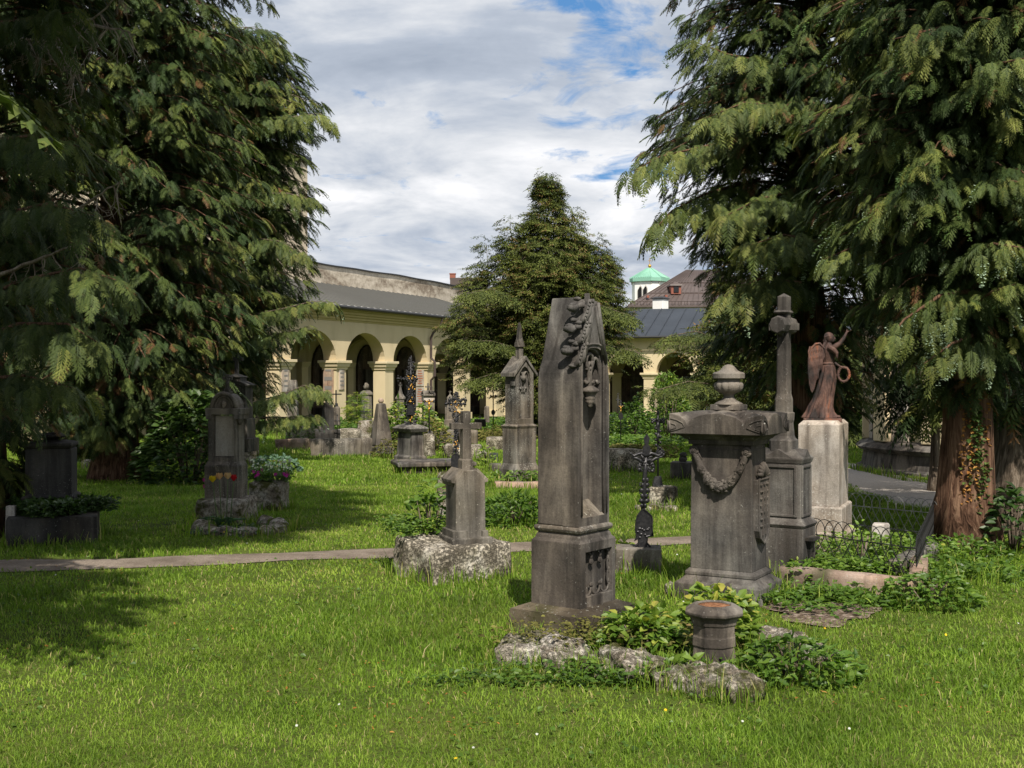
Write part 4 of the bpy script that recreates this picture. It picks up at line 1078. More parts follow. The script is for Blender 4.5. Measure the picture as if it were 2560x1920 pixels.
# ---------------------------------------------------------------- the large trees
def trees():
    # right: big cypress behind the angel, and the red barked one beside it
    tree('cypress_tree', 'big dark cypress full of drooping sprays and pale cones behind the angel statue', 2010, 15.6,
         [(1080, 80), (1000, 150), (900, 190), (780, 235), (690, 245), (620, 262), (540, 310), (460, 350), (380, 410), (300, 360), (200, 300), (80, 300), (-50, 300), (-150, 260), (-400, 190), (-700, 30)],
         .33, M['cypress'], M['bark_red'], 11, 900, .27, group='tall cypresses', tone0=.33, hang=.55, fruits=.16, brown=.07, spacing=.12, facing=(-1.75, .4), jit=.32, trunk_top=9,
         boughs=[[(1900, 330, 15), (1760, 360, 14.2), (1650, 385, 13.8), (1575, 425, 13.6)], [(1900, 440, 15), (1760, 480, 14.2), (1680, 520, 13.8), (1625, 580, 13.6)], [(1960, 160, 15), (1820, 130, 14.2), (1715, 90, 14)],
                 [(2000, 470, 14.5), (1900, 490, 13.4), (1800, 540, 12.9)], [(2050, 600, 14), (1960, 580, 12.9), (1860, 610, 12.6)], [(1950, 260, 14.5), (1860, 250, 13.6), (1760, 290, 13.2)], [(2000, 700, 14), (1900, 690, 13), (1800, 740, 12.8)]])
    tree('cypress_tree', 'cypress with a thick fluted red trunk hung with ivy at the right edge', 2412, 10.9,
         [(985, 50), (930, 110), (860, 175), (800, 215), (720, 290), (640, 340), (560, 350), (400, 360), (200, 360), (0, 350), (-300, 300), (-700, 60)],
         .25, M['cypress'], M['bark_red'], 12, 620, .26, group='tall cypresses', tone0=.33, hang=.5, fruits=.22, brown=.03, protos=SPRN, spacing=.12, facing=(-1.5, .35), trunk_top=8, jit=.42, flare=1.7, inner=.12, bl=.22, bbw=.22, btone=.52, bfruit=.4,
         boughs=[[(2440, 470, 10.9), (2330, 455, 10.6), (2200, 480, 10.5), (2150, 520, 10.5)], [(2400, 560, 11), (2280, 535, 10.7), (2140, 560, 10.6)], [(2430, 360, 10.8), (2300, 340, 10.5), (2190, 375, 10.4)], [(2430, 240, 10.4), (2500, 150, 9.6), (2590, 130, 9.2)], [(2420, 720, 10.4), (2350, 730, 9.9), (2260, 790, 9.7), (2215, 850, 9.7)], [(2430, 760, 10.2), (2480, 720, 9.6), (2540, 700, 9.4)], [(2300, 620, 10.9), (2180, 590, 10.7), (2060, 640, 10.7)], [(2440, 120, 10.6), (2350, 60, 10), (2230, 90, 9.8)],
                 [(2430, 830, 10.3), (2380, 850, 9.8), (2310, 900, 9.7)], [(2420, 640, 10.3), (2480, 600, 9.6), (2560, 610, 9.3)], [(2430, 480, 10.4), (2500, 440, 9.6), (2580, 450, 9.3)]])
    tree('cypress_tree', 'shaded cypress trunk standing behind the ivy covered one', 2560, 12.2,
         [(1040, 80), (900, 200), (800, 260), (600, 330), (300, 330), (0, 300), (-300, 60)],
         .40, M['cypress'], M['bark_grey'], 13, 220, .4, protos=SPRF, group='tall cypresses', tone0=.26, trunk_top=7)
    # left: three trees running together
    tree('cypress_tree', 'dense cypress whose ragged edge stands out against the sky beside the beige building', 545, 27.0,
         [(1085, 80), (1010, 110), (930, 130), (860, 150), (770, 215), (640, 200), (560, 225), (470, 235), (390, 205), (320, 255), (240, 215), (150, 190), (95, 120), (60, 20)],
         .3, M['cypress'], M['bark_grey'], 14, 1100, .40, protos=SPR, group='tall cypresses', tone0=.38, hang=.45, fruits=.10, brown=.03, spacing=.19, bw=.4, facing=(-1.4, .4), jit=.38, sag=.2, rise=.3, trunk_top=8,
         boughs=[[(600, 790, 26), (700, 770, 25), (780, 750, 24.6), (838, 752, 24.4)], [(620, 840, 26), (700, 830, 25), (770, 815, 24.6)], [(600, 1010, 26), (700, 985, 25), (760, 960, 24.6), (812, 975, 24.4)], [(640, 1040, 26), (720, 1040, 25), (790, 1035, 24.5)], [(600, 300, 26), (720, 290, 25.2), (800, 280, 24.8), (838, 310, 24.8)], [(600, 480, 26), (720, 480, 25.2), (798, 500, 25)], [(560, 130, 26.5), (640, 120, 26), (698, 115, 25.8)], [(620, 590, 26), (700, 600, 25.2), (775, 640, 25)]])
    tree('cypress_tree', 'tall broad cypress in the middle of the dark conifers on the left', 290, 19.5,
         [(1130, 150), (1060, 230), (980, 270), (900, 300), (800, 320), (650, 330), (480, 340), (300, 330), (150, 320), (50, 350), (-60, 330), (-300, 260), (-700, 40)],
         .34, M['cypress'], M['bark_red'], 15, 950, .35, group='tall cypresses', tone0=.32, hang=.55, fruits=.05, brown=.07, spacing=.16, bw=.34, facing=(-1.3, .35), jit=.36, trunk_top=10)
    tree('cypress_tree', 'near cypress with fern like fronds and bare dead branches at the left edge', -70, 11.6,
         [(1230, 120), (1120, 190), (1000, 250), (880, 300), (740, 320), (600, 310), (450, 320), (300, 330), (100, 340), (-100, 330), (-400, 300), (-900, 40)],
         .3, M['cypress'], M['bark_red'], 16, 560, .27, group='tall cypresses', tone0=.38, hang=.4, brown=.05, protos=SPRN, spacing=.125, facing=(-.9, .35), jit=.4, sag=.35, trunk_top=9, btone=.42, bfruit=0, bl=.25, bbw=.3, extra=[(430, -1.3, [(-170, 300), (-260, 500), (-500, 480), (-900, 60)], 260)],  # extra: unseen crown lobe above the view, added to shade the lawn
         far=[[(-80, -420, 11), (60, -460, 8.8), (150, -420, 7.6)], [(-80, -430, 11), (350, -440, 10.5), (640, -380, 10.4)], [(-80, -480, 11), (200, -560, 9), (400, -560, 7.8)], [(-80, -500, 11), (420, -560, 10), (700, -520, 9.4)], [(-80, -560, 11.2), (400, -640, 11), (760, -600, 10.6)], [(-80, -640, 11.2), (300, -760, 10.2), (560, -760, 9.2)]],  # far: high boughs out of view, added to shade the portrait tomb and lawn
         boughs=[[(-100, 760, 10.8), (60, 690, 9.6), (200, 660, 8.9), (290, 690, 8.6)], [(-100, 850, 10.6), (50, 800, 9.6), (170, 800, 9.0), (250, 850, 8.8)], [(-100, 60, 10.5), (60, 40, 9.5), (180, 20, 9.0)], [(-100, 350, 10.5), (80, 330, 9.4), (210, 360, 9.0)], [(-60, 940, 10.6), (60, 930, 9.8), (180, 960, 9.4)], [(-60, 540, 10.5), (120, 500, 9.4), (240, 530, 9.0)]])
    # its neighbour outside the picture, whose shade lies over the lawn
    for (X, Y, R, H, sd, nb) in ((-4.9, 4.6, 2.5, 8.0, 17, 230),):
        t = Thing('cypress_tree', 'cypress standing left of the lawn whose shade falls over the grass', 'tree', 1280 + X / Y * F, Y, group='tall cypresses')
        V, T, limbs = crown([(2.0, R * .6), (3.2, R), (H * .55, R * .9), (H * .8, R * .5), (H, .1)], nb, sd, .8, protos=SPRF, spacing=.34, hang=.5, bw=.5)
        V2, T2, l2 = crown([(5.8, 1.6), (6.8, 2.5), (9, 2.4), (11.5, 1.6), (13.2, .2)], 560, 5, .5, protos=SPRF, spacing=.25, hang=.4, bw=.4, sag=.1); V2 = V2 + np.array((1.6, 2.6, 0)); V = np.concatenate([V, V2]); T = np.concatenate([T, T2]); limbs += [([p + np.array((1.6, 2.6, 0)) for p in l[0]], l[1]) for l in l2]  # unseen second lobe, added and shaped only for its shade on the lawn
        limbs.append(([np.array((0, 0, 5.0)), np.array((1.0, 1.4, 5.8)), np.array((1.7, 2.4, 6.5)), np.array((1.6, 2.6, 12.5))], .07))
        mesh_quads('crown', V, T, M['cypress'], t.o); b = MB(); b.tube([(0, 0, -.1), (0, 0, H * .5), (0, 0, H * .95)], [.3, .2, .03], 12)
        for pth, r in limbs: b.tube([tuple(p) for p in pth], [r * (1 - .8 * k / 5) for k in range(6)], 5)
        b.build('trunk', M['bark_red'], t.o, smooth=True)
    # centre: old yew of several leaders
    tree('yew_tree', 'wide dark green yew with several pointed tops behind the gothic tombs', 1370, 38.0,
         [(1080, 90), (1010, 125), (940, 140), (860, 155), (780, 150), (720, 140), (650, 95), (590, 62), (540, 36), (490, 20), (460, 9), (440, 2)],
         .35, M['yew'], M['bark_grey'], 21, 800, .48, protos=YEW, tone0=.53, tone_sd=.13, hang=.35, vjit=.20, minkeep=.5, bw=.35, spacing=.2, rise=.42, sag=.10, jit=.38, brown=0, inner=.15, bl=.5, btone=.5, bfruit=0,
         boughs=[[(1330, 880, 37), (1230, 850, 35.5), (1150, 850, 35)], [(1330, 760, 37), (1230, 720, 35.5), (1165, 730, 35)], [(1420, 880, 37), (1520, 860, 35.5), (1600, 880, 35)], [(1400, 800, 37), (1500, 760, 35.6), (1585, 790, 35)], [(1330, 960, 37), (1240, 930, 35.5), (1170, 950, 35)], ], facing=(-1.6, .5), trunk_top=6.5,
         extra=[(-155, .2, [(960, 90), (850, 95), (740, 65), (670, 30), (630, 10), (605, 2)], 120), (-95, -.4, [(800, 80), (700, 50), (620, 22), (580, 8), (555, 2)], 90),
                (62, .5, [(760, 70), (660, 35), (590, 14), (550, 6), (525, 1)], 80), (118, -.2, [(820, 70), (720, 45), (660, 20), (625, 8), (600, 2)], 90), (150, .4, [(900, 50), (840, 65), (780, 55), (720, 30), (675, 10), (645, 2)], 100), (-190, -.8, [(960, 40), (900, 65), (840, 75), (780, 30), (745, 4)], 70)])
    tree('yew_tree', 'thin yew with brownish tips reaching in from the right in front of the far arcade', 1850, 26.0,
         [(1010, 60), (950, 120), (880, 125), (830, 105), (780, 50), (700, 40), (600, 40), (500, 30), (440, 10)],
         .16, M['yew'], M['bark_grey'], 22, 150, .5, protos=YEW, tone0=.52, tone_sd=.16, hang=.15, spacing=.22, rise=.25, sag=.1, jit=.4, brown=.05, inner=.3, trunk_top=5, bl=.3, bbw=.2, btone=.48, bfruit=0,
         boughs=[[(1800, 845, 25.5), (1740, 825, 24.6), (1680, 835, 24.2), (1640, 850, 24)], [(1800, 960, 25.5), (1720, 950, 24.6), (1650, 970, 24), (1610, 965, 24)]])
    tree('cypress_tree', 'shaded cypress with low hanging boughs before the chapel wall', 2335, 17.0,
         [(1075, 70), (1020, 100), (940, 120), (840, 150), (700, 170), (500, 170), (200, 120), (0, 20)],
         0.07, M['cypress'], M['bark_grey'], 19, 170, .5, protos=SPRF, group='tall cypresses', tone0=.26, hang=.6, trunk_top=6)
    # dark shrubs and trees closing the view behind the angel
    for i, (px, py, Y, hw, top, lab) in enumerate(((1800, 1075, 36, 120, 880, 'dark holly like tree standing behind the garland tomb'), (1935, 1080, 31, 120, 760, 'shaded evergreen behind the column with the cross'), (2070, 1090, 33, 150, 740, 'shaded evergreen directly behind the rusty angel'),
                                       (2230, 1085, 38, 150, 700, 'shaded evergreen between the angel and the chapel'), (2420, 1085, 40, 190, 640, 'broad evergreen behind the chapel'))):
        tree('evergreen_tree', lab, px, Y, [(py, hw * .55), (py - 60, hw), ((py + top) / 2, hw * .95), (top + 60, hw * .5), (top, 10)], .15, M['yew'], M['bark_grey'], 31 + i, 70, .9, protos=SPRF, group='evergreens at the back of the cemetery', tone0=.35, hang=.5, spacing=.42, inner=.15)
    for i, (px, Y, hw, top, lab) in enumerate(((380, 40, 230, 560, 'dark tree behind the left cypresses'), (80, 36, 250, 620, 'dark tree in front of the left arcade'))):
        tree('evergreen_tree', lab, px, Y, [(1040, hw * .5), (980, hw * .9), (820, hw), (top + 100, hw * .5), (top, 10)], .2, M['cypress'], M['bark_grey'], 41 + i, 90, 1.0, protos=SPRF, group='evergreens at the back of the cemetery', tone0=.3, hang=.5, spacing=.5, inner=.15)
    # dead twigs on the near cypress
trees()
def dead_branches():
    r = random.Random(5)
    for lab, pts, sub in (('long pale leafless branch arching over the dark foliage at the upper left', [(10, 180, 11.2), (120, 92, 10.9), (230, 45, 10.4), (320, -25, 10.1)], 7),
                          ('bare hanging branch with many thin drooping twigs below the long pale one', [(-10, 130, 11), (60, 96, 10.5), (130, 105, 10.2), (190, 175, 10.0)], 12),
                          ('bare pale branch running right from the top of the near cypress', [(190, 50, 10.5), (260, 70, 10.3), (320, 78, 10.1)], 5),
                          ('thin pale dead branch across the dark foliage above the stone with the oval portrait', [(140, 560, 11.1), (230, 500, 10.8), (300, 455, 10.6)], 5),
                          ('thin dead branch low on the left in front of the shaded tomb', [(-20, 700, 10.2), (110, 640, 9.9), (215, 605, 9.7)], 5)):
        o = bpy.data.objects.new('dead_branch', None); COL.objects.link(o); P = [at(*p) for p in pts]; o.location = P[0]; tag(o, lab, 'branch', 'bare dead branches')
        b = MB(); Q = []
        for k in range(len(P) - 1):
            for i in range(5): u = i / 5; Q.append(P[k].lerp(P[k + 1], u) - P[0] + Vector((r.uniform(-1, 1), 0, r.uniform(-1, 1))) * .012)
        Q.append(P[-1] - P[0]); b.tube(Q, [.02 * (1 - .75 * i / len(Q)) for i in range(len(Q))], 6)
        b.build('branch', M['dead_wood'], o, smooth=True)
        b = MB()
        for k in range(sub * 2):
            q = Q[r.randrange(len(Q) // 4, len(Q))]; d = Vector((r.uniform(-.4, .6), r.uniform(-.5, .3), -r.uniform(.3, 1))); L = r.uniform(.15, .5); pth = [q]
            for i in range(5): pth.append(pth[-1] + d * L / 5 + Vector((r.uniform(-1, 1), r.uniform(-1, 1), r.uniform(-1, .4))) * .018)
            b.tube(pth, [.007, .006, .005, .004, .003, .002], 4)
            for i in (2, 3, 4):
                e2 = pth[i] + Vector((r.uniform(-1, 1), r.uniform(-1, 1), -r.uniform(.1, 1))) * L * .3; b.tube([pth[i], (pth[i] + e2) / 2 + Vector((.01, 0, 0)), e2], [.003, .0025, .0015], 3)
        b.build('twigs', M['dead_wood'], o)
dead_branches()
# ---------------------------------------------------------------- monuments near the camera
def face_len(C, d, px):
    k = (px - 1280) / F; return (k * C[1] - C[0]) / (d[0] - k * d[1])
def corner_thing(name, label, cat, xl, xc, xr, Yc, yaw, base, group=None):
    """box seen on its corner: left, corner and right pixel columns; returns the Thing centred on the box, width and depth.
       yaw < 0: the broad front is the left face (local -y); yaw > 0: the front is the right face"""
    a = R_(yaw); C = (xat(xc, Yc), Yc)
    if yaw < 0: dl, dr = (-math.cos(a), -math.sin(a)), (-math.sin(a), math.cos(a))
    else: dl, dr = (-math.sin(a), math.cos(a)), (math.cos(a), math.sin(a))
    l = face_len(C, dl, xl); r = face_len(C, dr, xr)
    cx = C[0] + dl[0] * l / 2 + dr[0] * r / 2; cy = C[1] + dl[1] * l / 2 + dr[1] * r / 2
    t = Thing(name, label, cat, 1280 + cx / cy * F, cy, base=None, rot=yaw, group=group, z=zat(base, Yc))
    t.Yc = Yc; t.zc = lambda py: zat(py, Yc) - t.z0
    t.w, t.d = (l, r) if yaw < 0 else (r, l)
    return t
def grow(t, z, dw, dd=None): return (z, t.w + 2 * dw, t.d + 2 * (dw if dd is None else dd))

def gothic_stele():
    t = corner_thing('gothic_stele', 'tall grey gothic stele with carved leaf buds on its sloping edge', 'gravestone', 1328, 1452, 1539, 6.88, 53, 1597)
    z = t.zc; S = MATS['stone_dark']; s = 6.9 / F
    b = MB(); b.grid_box(0, 0, z(1640), t.w + .20, t.d + .20, z(1536) - z(1640), .05, .05)
    b.rough(.008, 7, 3); b.build('plinth', MATS['stone_mossy'], t.o, smooth=False)
    b = MB(); b.loft([grow(t, z(1537), .09), grow(t, z(1524), .012)]); b.build('plinth_slope', MATS['stone_mossy'], t.o)
    # block with the sunken panel on its front
    zt_, zb_ = z(1362), z(1529); w, d = t.w, t.d; rec = .05
    b = MB(); b.box(0, rec / 2, zb_, w, d - rec, zt_ - zb_); blk = b.build('base_block', S, t.o, bevel=.004)
    b = MB(); x0, x1, h0, h1 = -w / 2, w / 2, zb_, zt_
    ix0, ix1, iz0, iz1 = -w * .36, w * .40, zb_ + .075, zt_ - .055
    b.frame([(x0, h0), (x1, h0), (x1, h1), (x0, h1)], [(ix0, iz0), (ix1, iz0), (ix1, iz1), (ix0, iz1)], -d / 2, -d / 2 + rec + .003)
    b.build('panel_frame', S, blk, bevel=.003)
    b = MB(); iw = ix1 - ix0; n = 3; r = iw / (2 * n); y = -d / 2 + .026
    for i in range(n):
        cx = ix0 + r * (2 * i + 1)
        b.ring((cx, y, iz0 + r * .95), r * .96, .0075, 12, 6, 1.0, 'y', math.pi, 2 * math.pi)
        b.ring((cx, y, iz1 - r * 1.0), r * .96, .0075, 12, 6, 1.0, 'y', 0, math.pi)
        for q in (-1, 1):
            b.tube([(cx + q * r * .96, y, iz1 - r), (cx + q * r * .7, y, iz1 - r * 1.45), (cx + q * r * .98, y, iz1 - r * 1.75)], [.0075, .009, .004], 6)
            b.tube([(cx + q * r * .96, y, iz0 + r), (cx + q * r * .75, y, iz0 + r * 1.3), (cx + q * r * .98, y, iz0 + r * 1.5)], [.0075, .009, .004], 6)
    for sx, xx in ((1, ix0), (-1, ix1)):
        b.ring((xx - sx * .012, y, iz0 + (iz1 - iz0) * .32), .03, .007, 10, 6, 1.9, 'y', -math.pi / 2 if sx > 0 else math.pi / 2, math.pi / 2 if sx > 0 else 3 * math.pi / 2)
        b.ring((xx - sx * .012, y, iz0 + (iz1 - iz0) * .62), .03, .007, 10, 6, 1.9, 'y', -math.pi / 2 if sx > 0 else math.pi / 2, math.pi / 2 if sx > 0 else 3 * math.pi / 2)
    b.build('foils', S, blk, smooth=True)
    b = MB(); b.loft([grow(t, z(1362), 0), grow(t, z(1354), -.018), grow(t, z(1348), -.022), grow(t, z(1338), -.035)]); b.build('block_top', S, t.o)
    b = MB(); b.loft([grow(t, z(1341), -.035), grow(t, z(1337), -.018), grow(t, z(1330), -.010), grow(t, z(1324), -.014), grow(t, z(1318), -.05)]); b.build('moulding', MATS['stone_grey'], t.o, bevel=.003, label='light rounded ledge round the foot of the shaft')
    # shaft: gabled outline drawn in the front plane, deep towards the back
    W = w - .045; D = d - .065; zs = z(1321)
    yf = -D / 2
    def outline(k, f=1.0):
        pts = [(-W / 2 * f, zs), (-W / 2 * f, z(1000)), (-W / 2 * .995 * f, z(955)), (-W * .475 * f, z(932)), (-W * .43 * f, z(914)), (-W * .375 * f, z(900)), (-W * .105, z(760)), (-W * .06, z(737))]
        return pts + [(-x, zz) for x, zz in reversed(pts)]
    rec = .11
    o_ = outline(0); poly = [(x, zz) for x, zz in reversed(o_)]
    poly = list(reversed(poly))
    # order counter-clockwise seen from the front (-y): right side up, left side down
    right = [(-x, zz) for x, zz in o_[:8]]; left = list(reversed(o_[:8])); poly = right + left
    b = MB(); b.prism([(x, zz) for x, zz in poly], yf + rec, D / 2)
    # leaning back a little towards the top: the ridge recedes
    sh = b.build('shaft', S, t.o, bevel=.006)
    # front slab with the niche cut out
    N = 12; wi = W * .365; zsp = z(905); zap = z(868); zi0 = z(1300)
    def side_pts(half, z0, zsp_, zap_): return [(half, z0 + (zsp_ - z0) * k / 4) for k in range(5)] + [(half * math.cos(a_ * math.pi / 2 / 7) ** .8, zsp_ + (zap_ - zsp_) * math.sin(a_ * math.pi / 2 / 7)) for a_ in range(1, 7)] + [(0, zap_)]
    inn_r = side_pts(wi, zi0, zsp, zap)
    out_pts = [(W / 2, zs), (W / 2, z(1230)), (W / 2, z(1120)), (W / 2, z(1000)), (W / 2 * .995, z(955)), (W * .475, z(932)), (W * .43, z(914)), (W * .375, z(900)), (W * .30, z(862)), (W * .2, z(810)), (W * .105, z(760)), (0, z(742))]
    outer = out_pts + [(-x, zz) for x, zz in reversed(out_pts[:-1])]; inner = inn_r + [(-x, zz) for x, zz in reversed(inn_r[:-1])]
    b = MB(); b.frame(outer, inner, yf, yf + rec + .002); fr = b.build('front_frame', S, t.o, bevel=.003)
    b = MB(); b.frame(inner, [(x * .84, (zz - zi0) * .985 + zi0 + .004) for x, zz in inner], yf + .022, yf + rec); b.build('inner_roll', S, fr, bevel=.004)
    b = MB()
    for off, yy, rr in ((1.10, -.002, .0075), (1.02, .012, .009), (.90, .030, .0075)): b.tube([(x * off, yf + yy, zi0 + .012 + (zz - zi0) * (1 + (off - 1) * .12)) for x, zz in inner], rr, 7)
    b.build('roll_mouldings', S, fr, smooth=True)
    b = MB(); b.add([(-wi, yf + .004, zi0 - .001), (wi, yf + .004, zi0 - .001), (wi, yf + rec + .01, zi0 + .10), (-wi, yf + rec + .01, zi0 + .10), (-wi, yf + rec + .01, zi0 - .001), (wi, yf + rec + .01, zi0 - .001)], [(0, 1, 2, 3), (0, 3, 4), (1, 5, 2)]); b.build('sill', MATS['stone_warm'], fr)
    # gable ribs and a deep groove up the middle of the gable
    b = MB()
    for q in (-1, 1):
        b.tube([(q * W * .37, yf - .004, z(905)), (q * W * .20, yf - .006, z(815)), (q * W * .085, yf - .008, z(752))], [.012, .014, .012], 6)
        b.tube([(q * W * .27, yf - .002, z(885)), (q * W * .10, yf - .003, z(800)), (q * W * .03, yf - .003, z(760))], [.010, .011, .008], 6)
    b.box(0, yf + .02, z(768), W * .17, .05, z(748) - z(768))
    b.build('gable_ribs', S, fr, smooth=True)
    # tracery
    b = MB(); y = yf + .035; r = wi * .46
    for q in (-1, 1):
        cx = q * wi * .5
        b.tube([(cx - r, y, z(975)), (cx - r, y, z(958))] + [(cx - r * math.cos(a_ * math.pi / 10) , y, z(958) + r * 2.6 * math.sin(a_ * math.pi / 10)) for a_ in range(1, 10)] + [(cx + r, y, z(958)), (cx + r, y, z(975))], .0125, 7)
        for q2 in (-1, 1):
            b.tube([(cx + q2 * r, y, z(955)), (cx + q2 * r * .35, y, z(958)), (cx + q2 * r * .3, y, z(950))], [.012, .012, .009], 6)
    b.ring((0, y, z(903)), wi * .30, .012, 14, 6, 1.25, 'y')
    b.tube([(-wi * .25, y, z(925)), (0, y, z(906)), (wi * .25, y, z(925))], .011, 6)
    b.build('tracery', S, fr, smooth=True)
    b = MB(); b.at(0, yf + .03, 0); zz0 = z(1022); k = (z(965) - z(1022))
    b.lathe([(.006, zz0), (.018, zz0 + k * .08), (.02, zz0 + k * .2), (.034, zz0 + k * .3), (.026, zz0 + k * .38), (.038, zz0 + k * .45), (.030, zz0 + k * .52), (.045, zz0 + k * .68), (.060, zz0 + k * .76), (.052, zz0 + k * .84), (.03, zz0 + k * .95), (.01, zz0 + k)], 14)
    b.build('corbel', S, fr, smooth=True, label='hanging bud shaped corbel in the niche')
    # leaf buds on the left slope, near the front edge
    for i, (zz, sx) in enumerate(((768, .17), (822, .265), (878, .355))):
        b = MB(); cx = -W * sx; yb = yf + .055; zc_ = z(zz)
        b.ball((cx - .062, yb + .02, zc_ + .004), (.036, .038, .027), 16, 10, .25, i)
        b.ball((cx - .066, yb + .02, zc_ + .022), (.024, .026, .014), 12, 8, .3, i + 9)
        b.tube([(cx - .055, yb + .02, zc_ + .0), (cx - .03, yb + .005, zc_ + .014), (cx - .004, yb - .02, zc_ + .022)], [.018, .015, .02], 10)
        b.ball((cx - .028, yb + .01, zc_ + .058), (.022, .026, .014), 12, 8, .3, i + 3)
        b.tube([(cx + .016, yb - .045, zc_ + .055), (cx + .008, yb - .055, zc_ + .02), (cx - .008, yb - .058, zc_ - .025), (cx - .028, yb - .045, zc_ - .066), (cx - .05, yb - .02, zc_ - .088)], [.010, .021, .026, .024, .012], 10, .75)
        for k in range(6):
            u = k / 5; b.ball((cx + .024 - .055 * u, yb - .07 + .018 * u, zc_ + .045 - .12 * u), (.010, .008, .012), 7, 5, .5, k); b.ball((cx - .004 - .05 * u, yb - .066, zc_ + .04 - .105 * u), (.009, .007, .011), 7, 5, .5, k + 4)
        b.ball((cx - .05, yb - .012, zc_ - .085), (.02, .026, .014), 10, 7, .4, i)
        b.rough(.003, 30, i); b.build('crocket', S, t.o, smooth=True, label=('uppermost', 'middle', 'lowest')[i] + ' carved leaf bud on the sloping edge')
    b = MB(); b.box(0, yf + .05, z(749), .022, .03, z(727) - z(749), .002); b.rough(.003, 30); b.build('broken_stub', S, t.o)
gothic_stele()

def garland_tomb():
    t = corner_thing('garland_tomb', 'massive grey tomb with a carved garland, a side shield and an urn on top', 'tomb', 1684, 1904, 1958, 7.95, -30, 1522)
    z = t.zc; S = MATS['stone_dark']; w, d = t.w, t.d; d = max(d, .42)
    t.d = d
    G = lambda py, g_: (z(py), w + 2 * g_, d + 2 * g_)
    b = MB(); b.loft([G(1535, .012), G(1498, .012)]); b.build('lower_step', S, t.o, bevel=.004)
    b = MB(); b.loft([G(1499, -.004), G(1477, -.004), G(1474, -.012), G(1466, -.045), G(1456, -.07)]); b.build('upper_step', S, t.o, bevel=.004)
    b = MB(); b.loft([G(1456, -.062), G(1448, -.062), G(1440, -.085)]); b.build('step_moulding', S, t.o, bevel=.003)
    dw, dd = w - .19, d - .17
    b = MB(); b.loft([(z(1441), dw, dd), (z(1300), dw * .995, dd * .99), (z(1128), dw * .98, dd * .97)]); die = b.build('body', S, t.o, bevel=.006)
    b = MB(); b.loft([(z(1130), dw * .96, dd * .94), (z(1118), dw * .96, dd * .94), (z(1117), dw + .02, dd + .02), (z(1105), dw + .03, dd + .03), (z(1103), dw + .07, dd + .07), (z(1097), dw + .10, dd + .10), (z(1089), w + .0, d + .0)]); b.build('cornice', S, t.o, bevel=.003)
    # slab: border height follows the carved lobes; valleys run to the middle
    sw, sd = w + .045, d + .06; zb0, zc_ = z(1089), z(1027); n = 40; vs = []; fs = []
    def border(u):
        a_ = abs(u)
        hc = math.sqrt(max(0, 1 - (a_ / .60) ** 2)) if a_ < .60 else 0
        he = math.sqrt(max(0, 1 - ((1.12 - a_) / .52) ** 2)) if a_ > .60 else 0
        return z(1068) + (z(1036) - z(1068)) * max(hc, he)
    for j in range(n + 1):
        for i in range(n + 1):
            x, y = 2 * i / n - 1, 2 * j / n - 1; m_ = max(abs(x), abs(y), 1e-6)
            u = (y if abs(x) > abs(y) else x) / m_
            k_ = m_ ** 1.3; zz = (zc_) * (1 - k_) + border(u) * k_
            vs.append((x * sw / 2, y * sd / 2, zz))
    for j in range(n):
        for i in range(n): a_ = j * (n + 1) + i; fs.append((a_, a_ + 1, a_ + n + 2, a_ + n + 1))
    m0 = len(vs); ring = [i for i in range(n + 1)] + [(j + 1) * (n + 1) - 1 for j in range(1, n + 1)] + [n * (n + 1) + i for i in range(n - 1, -1, -1)] + [j * (n + 1) for j in range(n - 1, 0, -1)]
    for q in ring: vs.append((vs[q][0], vs[q][1], zb0))
    L = len(ring)
    for q in range(L): fs.append((ring[(q + 1) % L], ring[q], m0 + q, m0 + (q + 1) % L))
    fs.append(tuple(m0 + q for q in reversed(range(L))))
    b = MB(); b.add(vs, fs); slab = b.build('slab', S, t.o, bevel=.003)
    # incised leaves on the corner lobes, as fine raised lines
    b = MB()
    for face in range(4):
        b.M = Matrix.Rotation(face * math.pi / 2, 4, 'Z'); hw_, hy = (sw / 2, sd / 2) if face % 2 == 0 else (sd / 2, sw / 2)
        for q in (-1, 1):
            P = [(1, .0), (.80, .16), (.66, .30), (.70, .52), (.84, .70), (.97, .78)]
            b.tube([(q * hw_ * p, -hy - .002, zb0 + .012 + (zc_ - zb0) * v_ * .72) for p, v_ in P], .0045, 5)
            b.tube([(q * hw_ * p, -hy - .002, zb0 + .012 + (zc_ - zb0) * v_ * .72) for p, v_ in ((.96, .1), (.84, .24), (.86, .42), (.97, .5))], .004, 5)
            b.tube([(q * hw_ * .985, -hy - .004, zb0 + .01), (q * hw_ * .97, -hy - .01, zb0 + .04), (q * hw_ * .99, -hy - .006, zb0 + .09)], .008, 6)
    b.build('leaf_carving', S, slab, smooth=True)
    # garland on the front
    yf = -dd / 2 - .012; b = MB(); N = 28; r = random.Random(3)
    xl, xr_ = -dw * .42, dw * .43; zt_, zb_ = z(1136), z(1224)
    path = []; rad = []
    for k in range(N + 1):
        u = k / N; x = xl + (xr_ - xl) * u; q = abs(2 * u - 1)
        path.append((x, yf - .004, zb_ + (zt_ - zb_) * (q ** 2.1))); rad.append(.020 + .018 * (1 - q ** 1.6))
    b.tube(path, rad, 12, 1.0)
    for k in range(2, N - 1):
        p = path[k]; rr = rad[k]
        for m_ in range(3):
            a_ = r.uniform(-1.3, 1.3); b.ball((p[0] + r.uniform(-.012, .012), p[1] - rr * .8 * math.cos(a_), p[2] + rr * math.sin(a_)), rr * r.uniform(.3, .5), 7, 5, .4, k + m_)
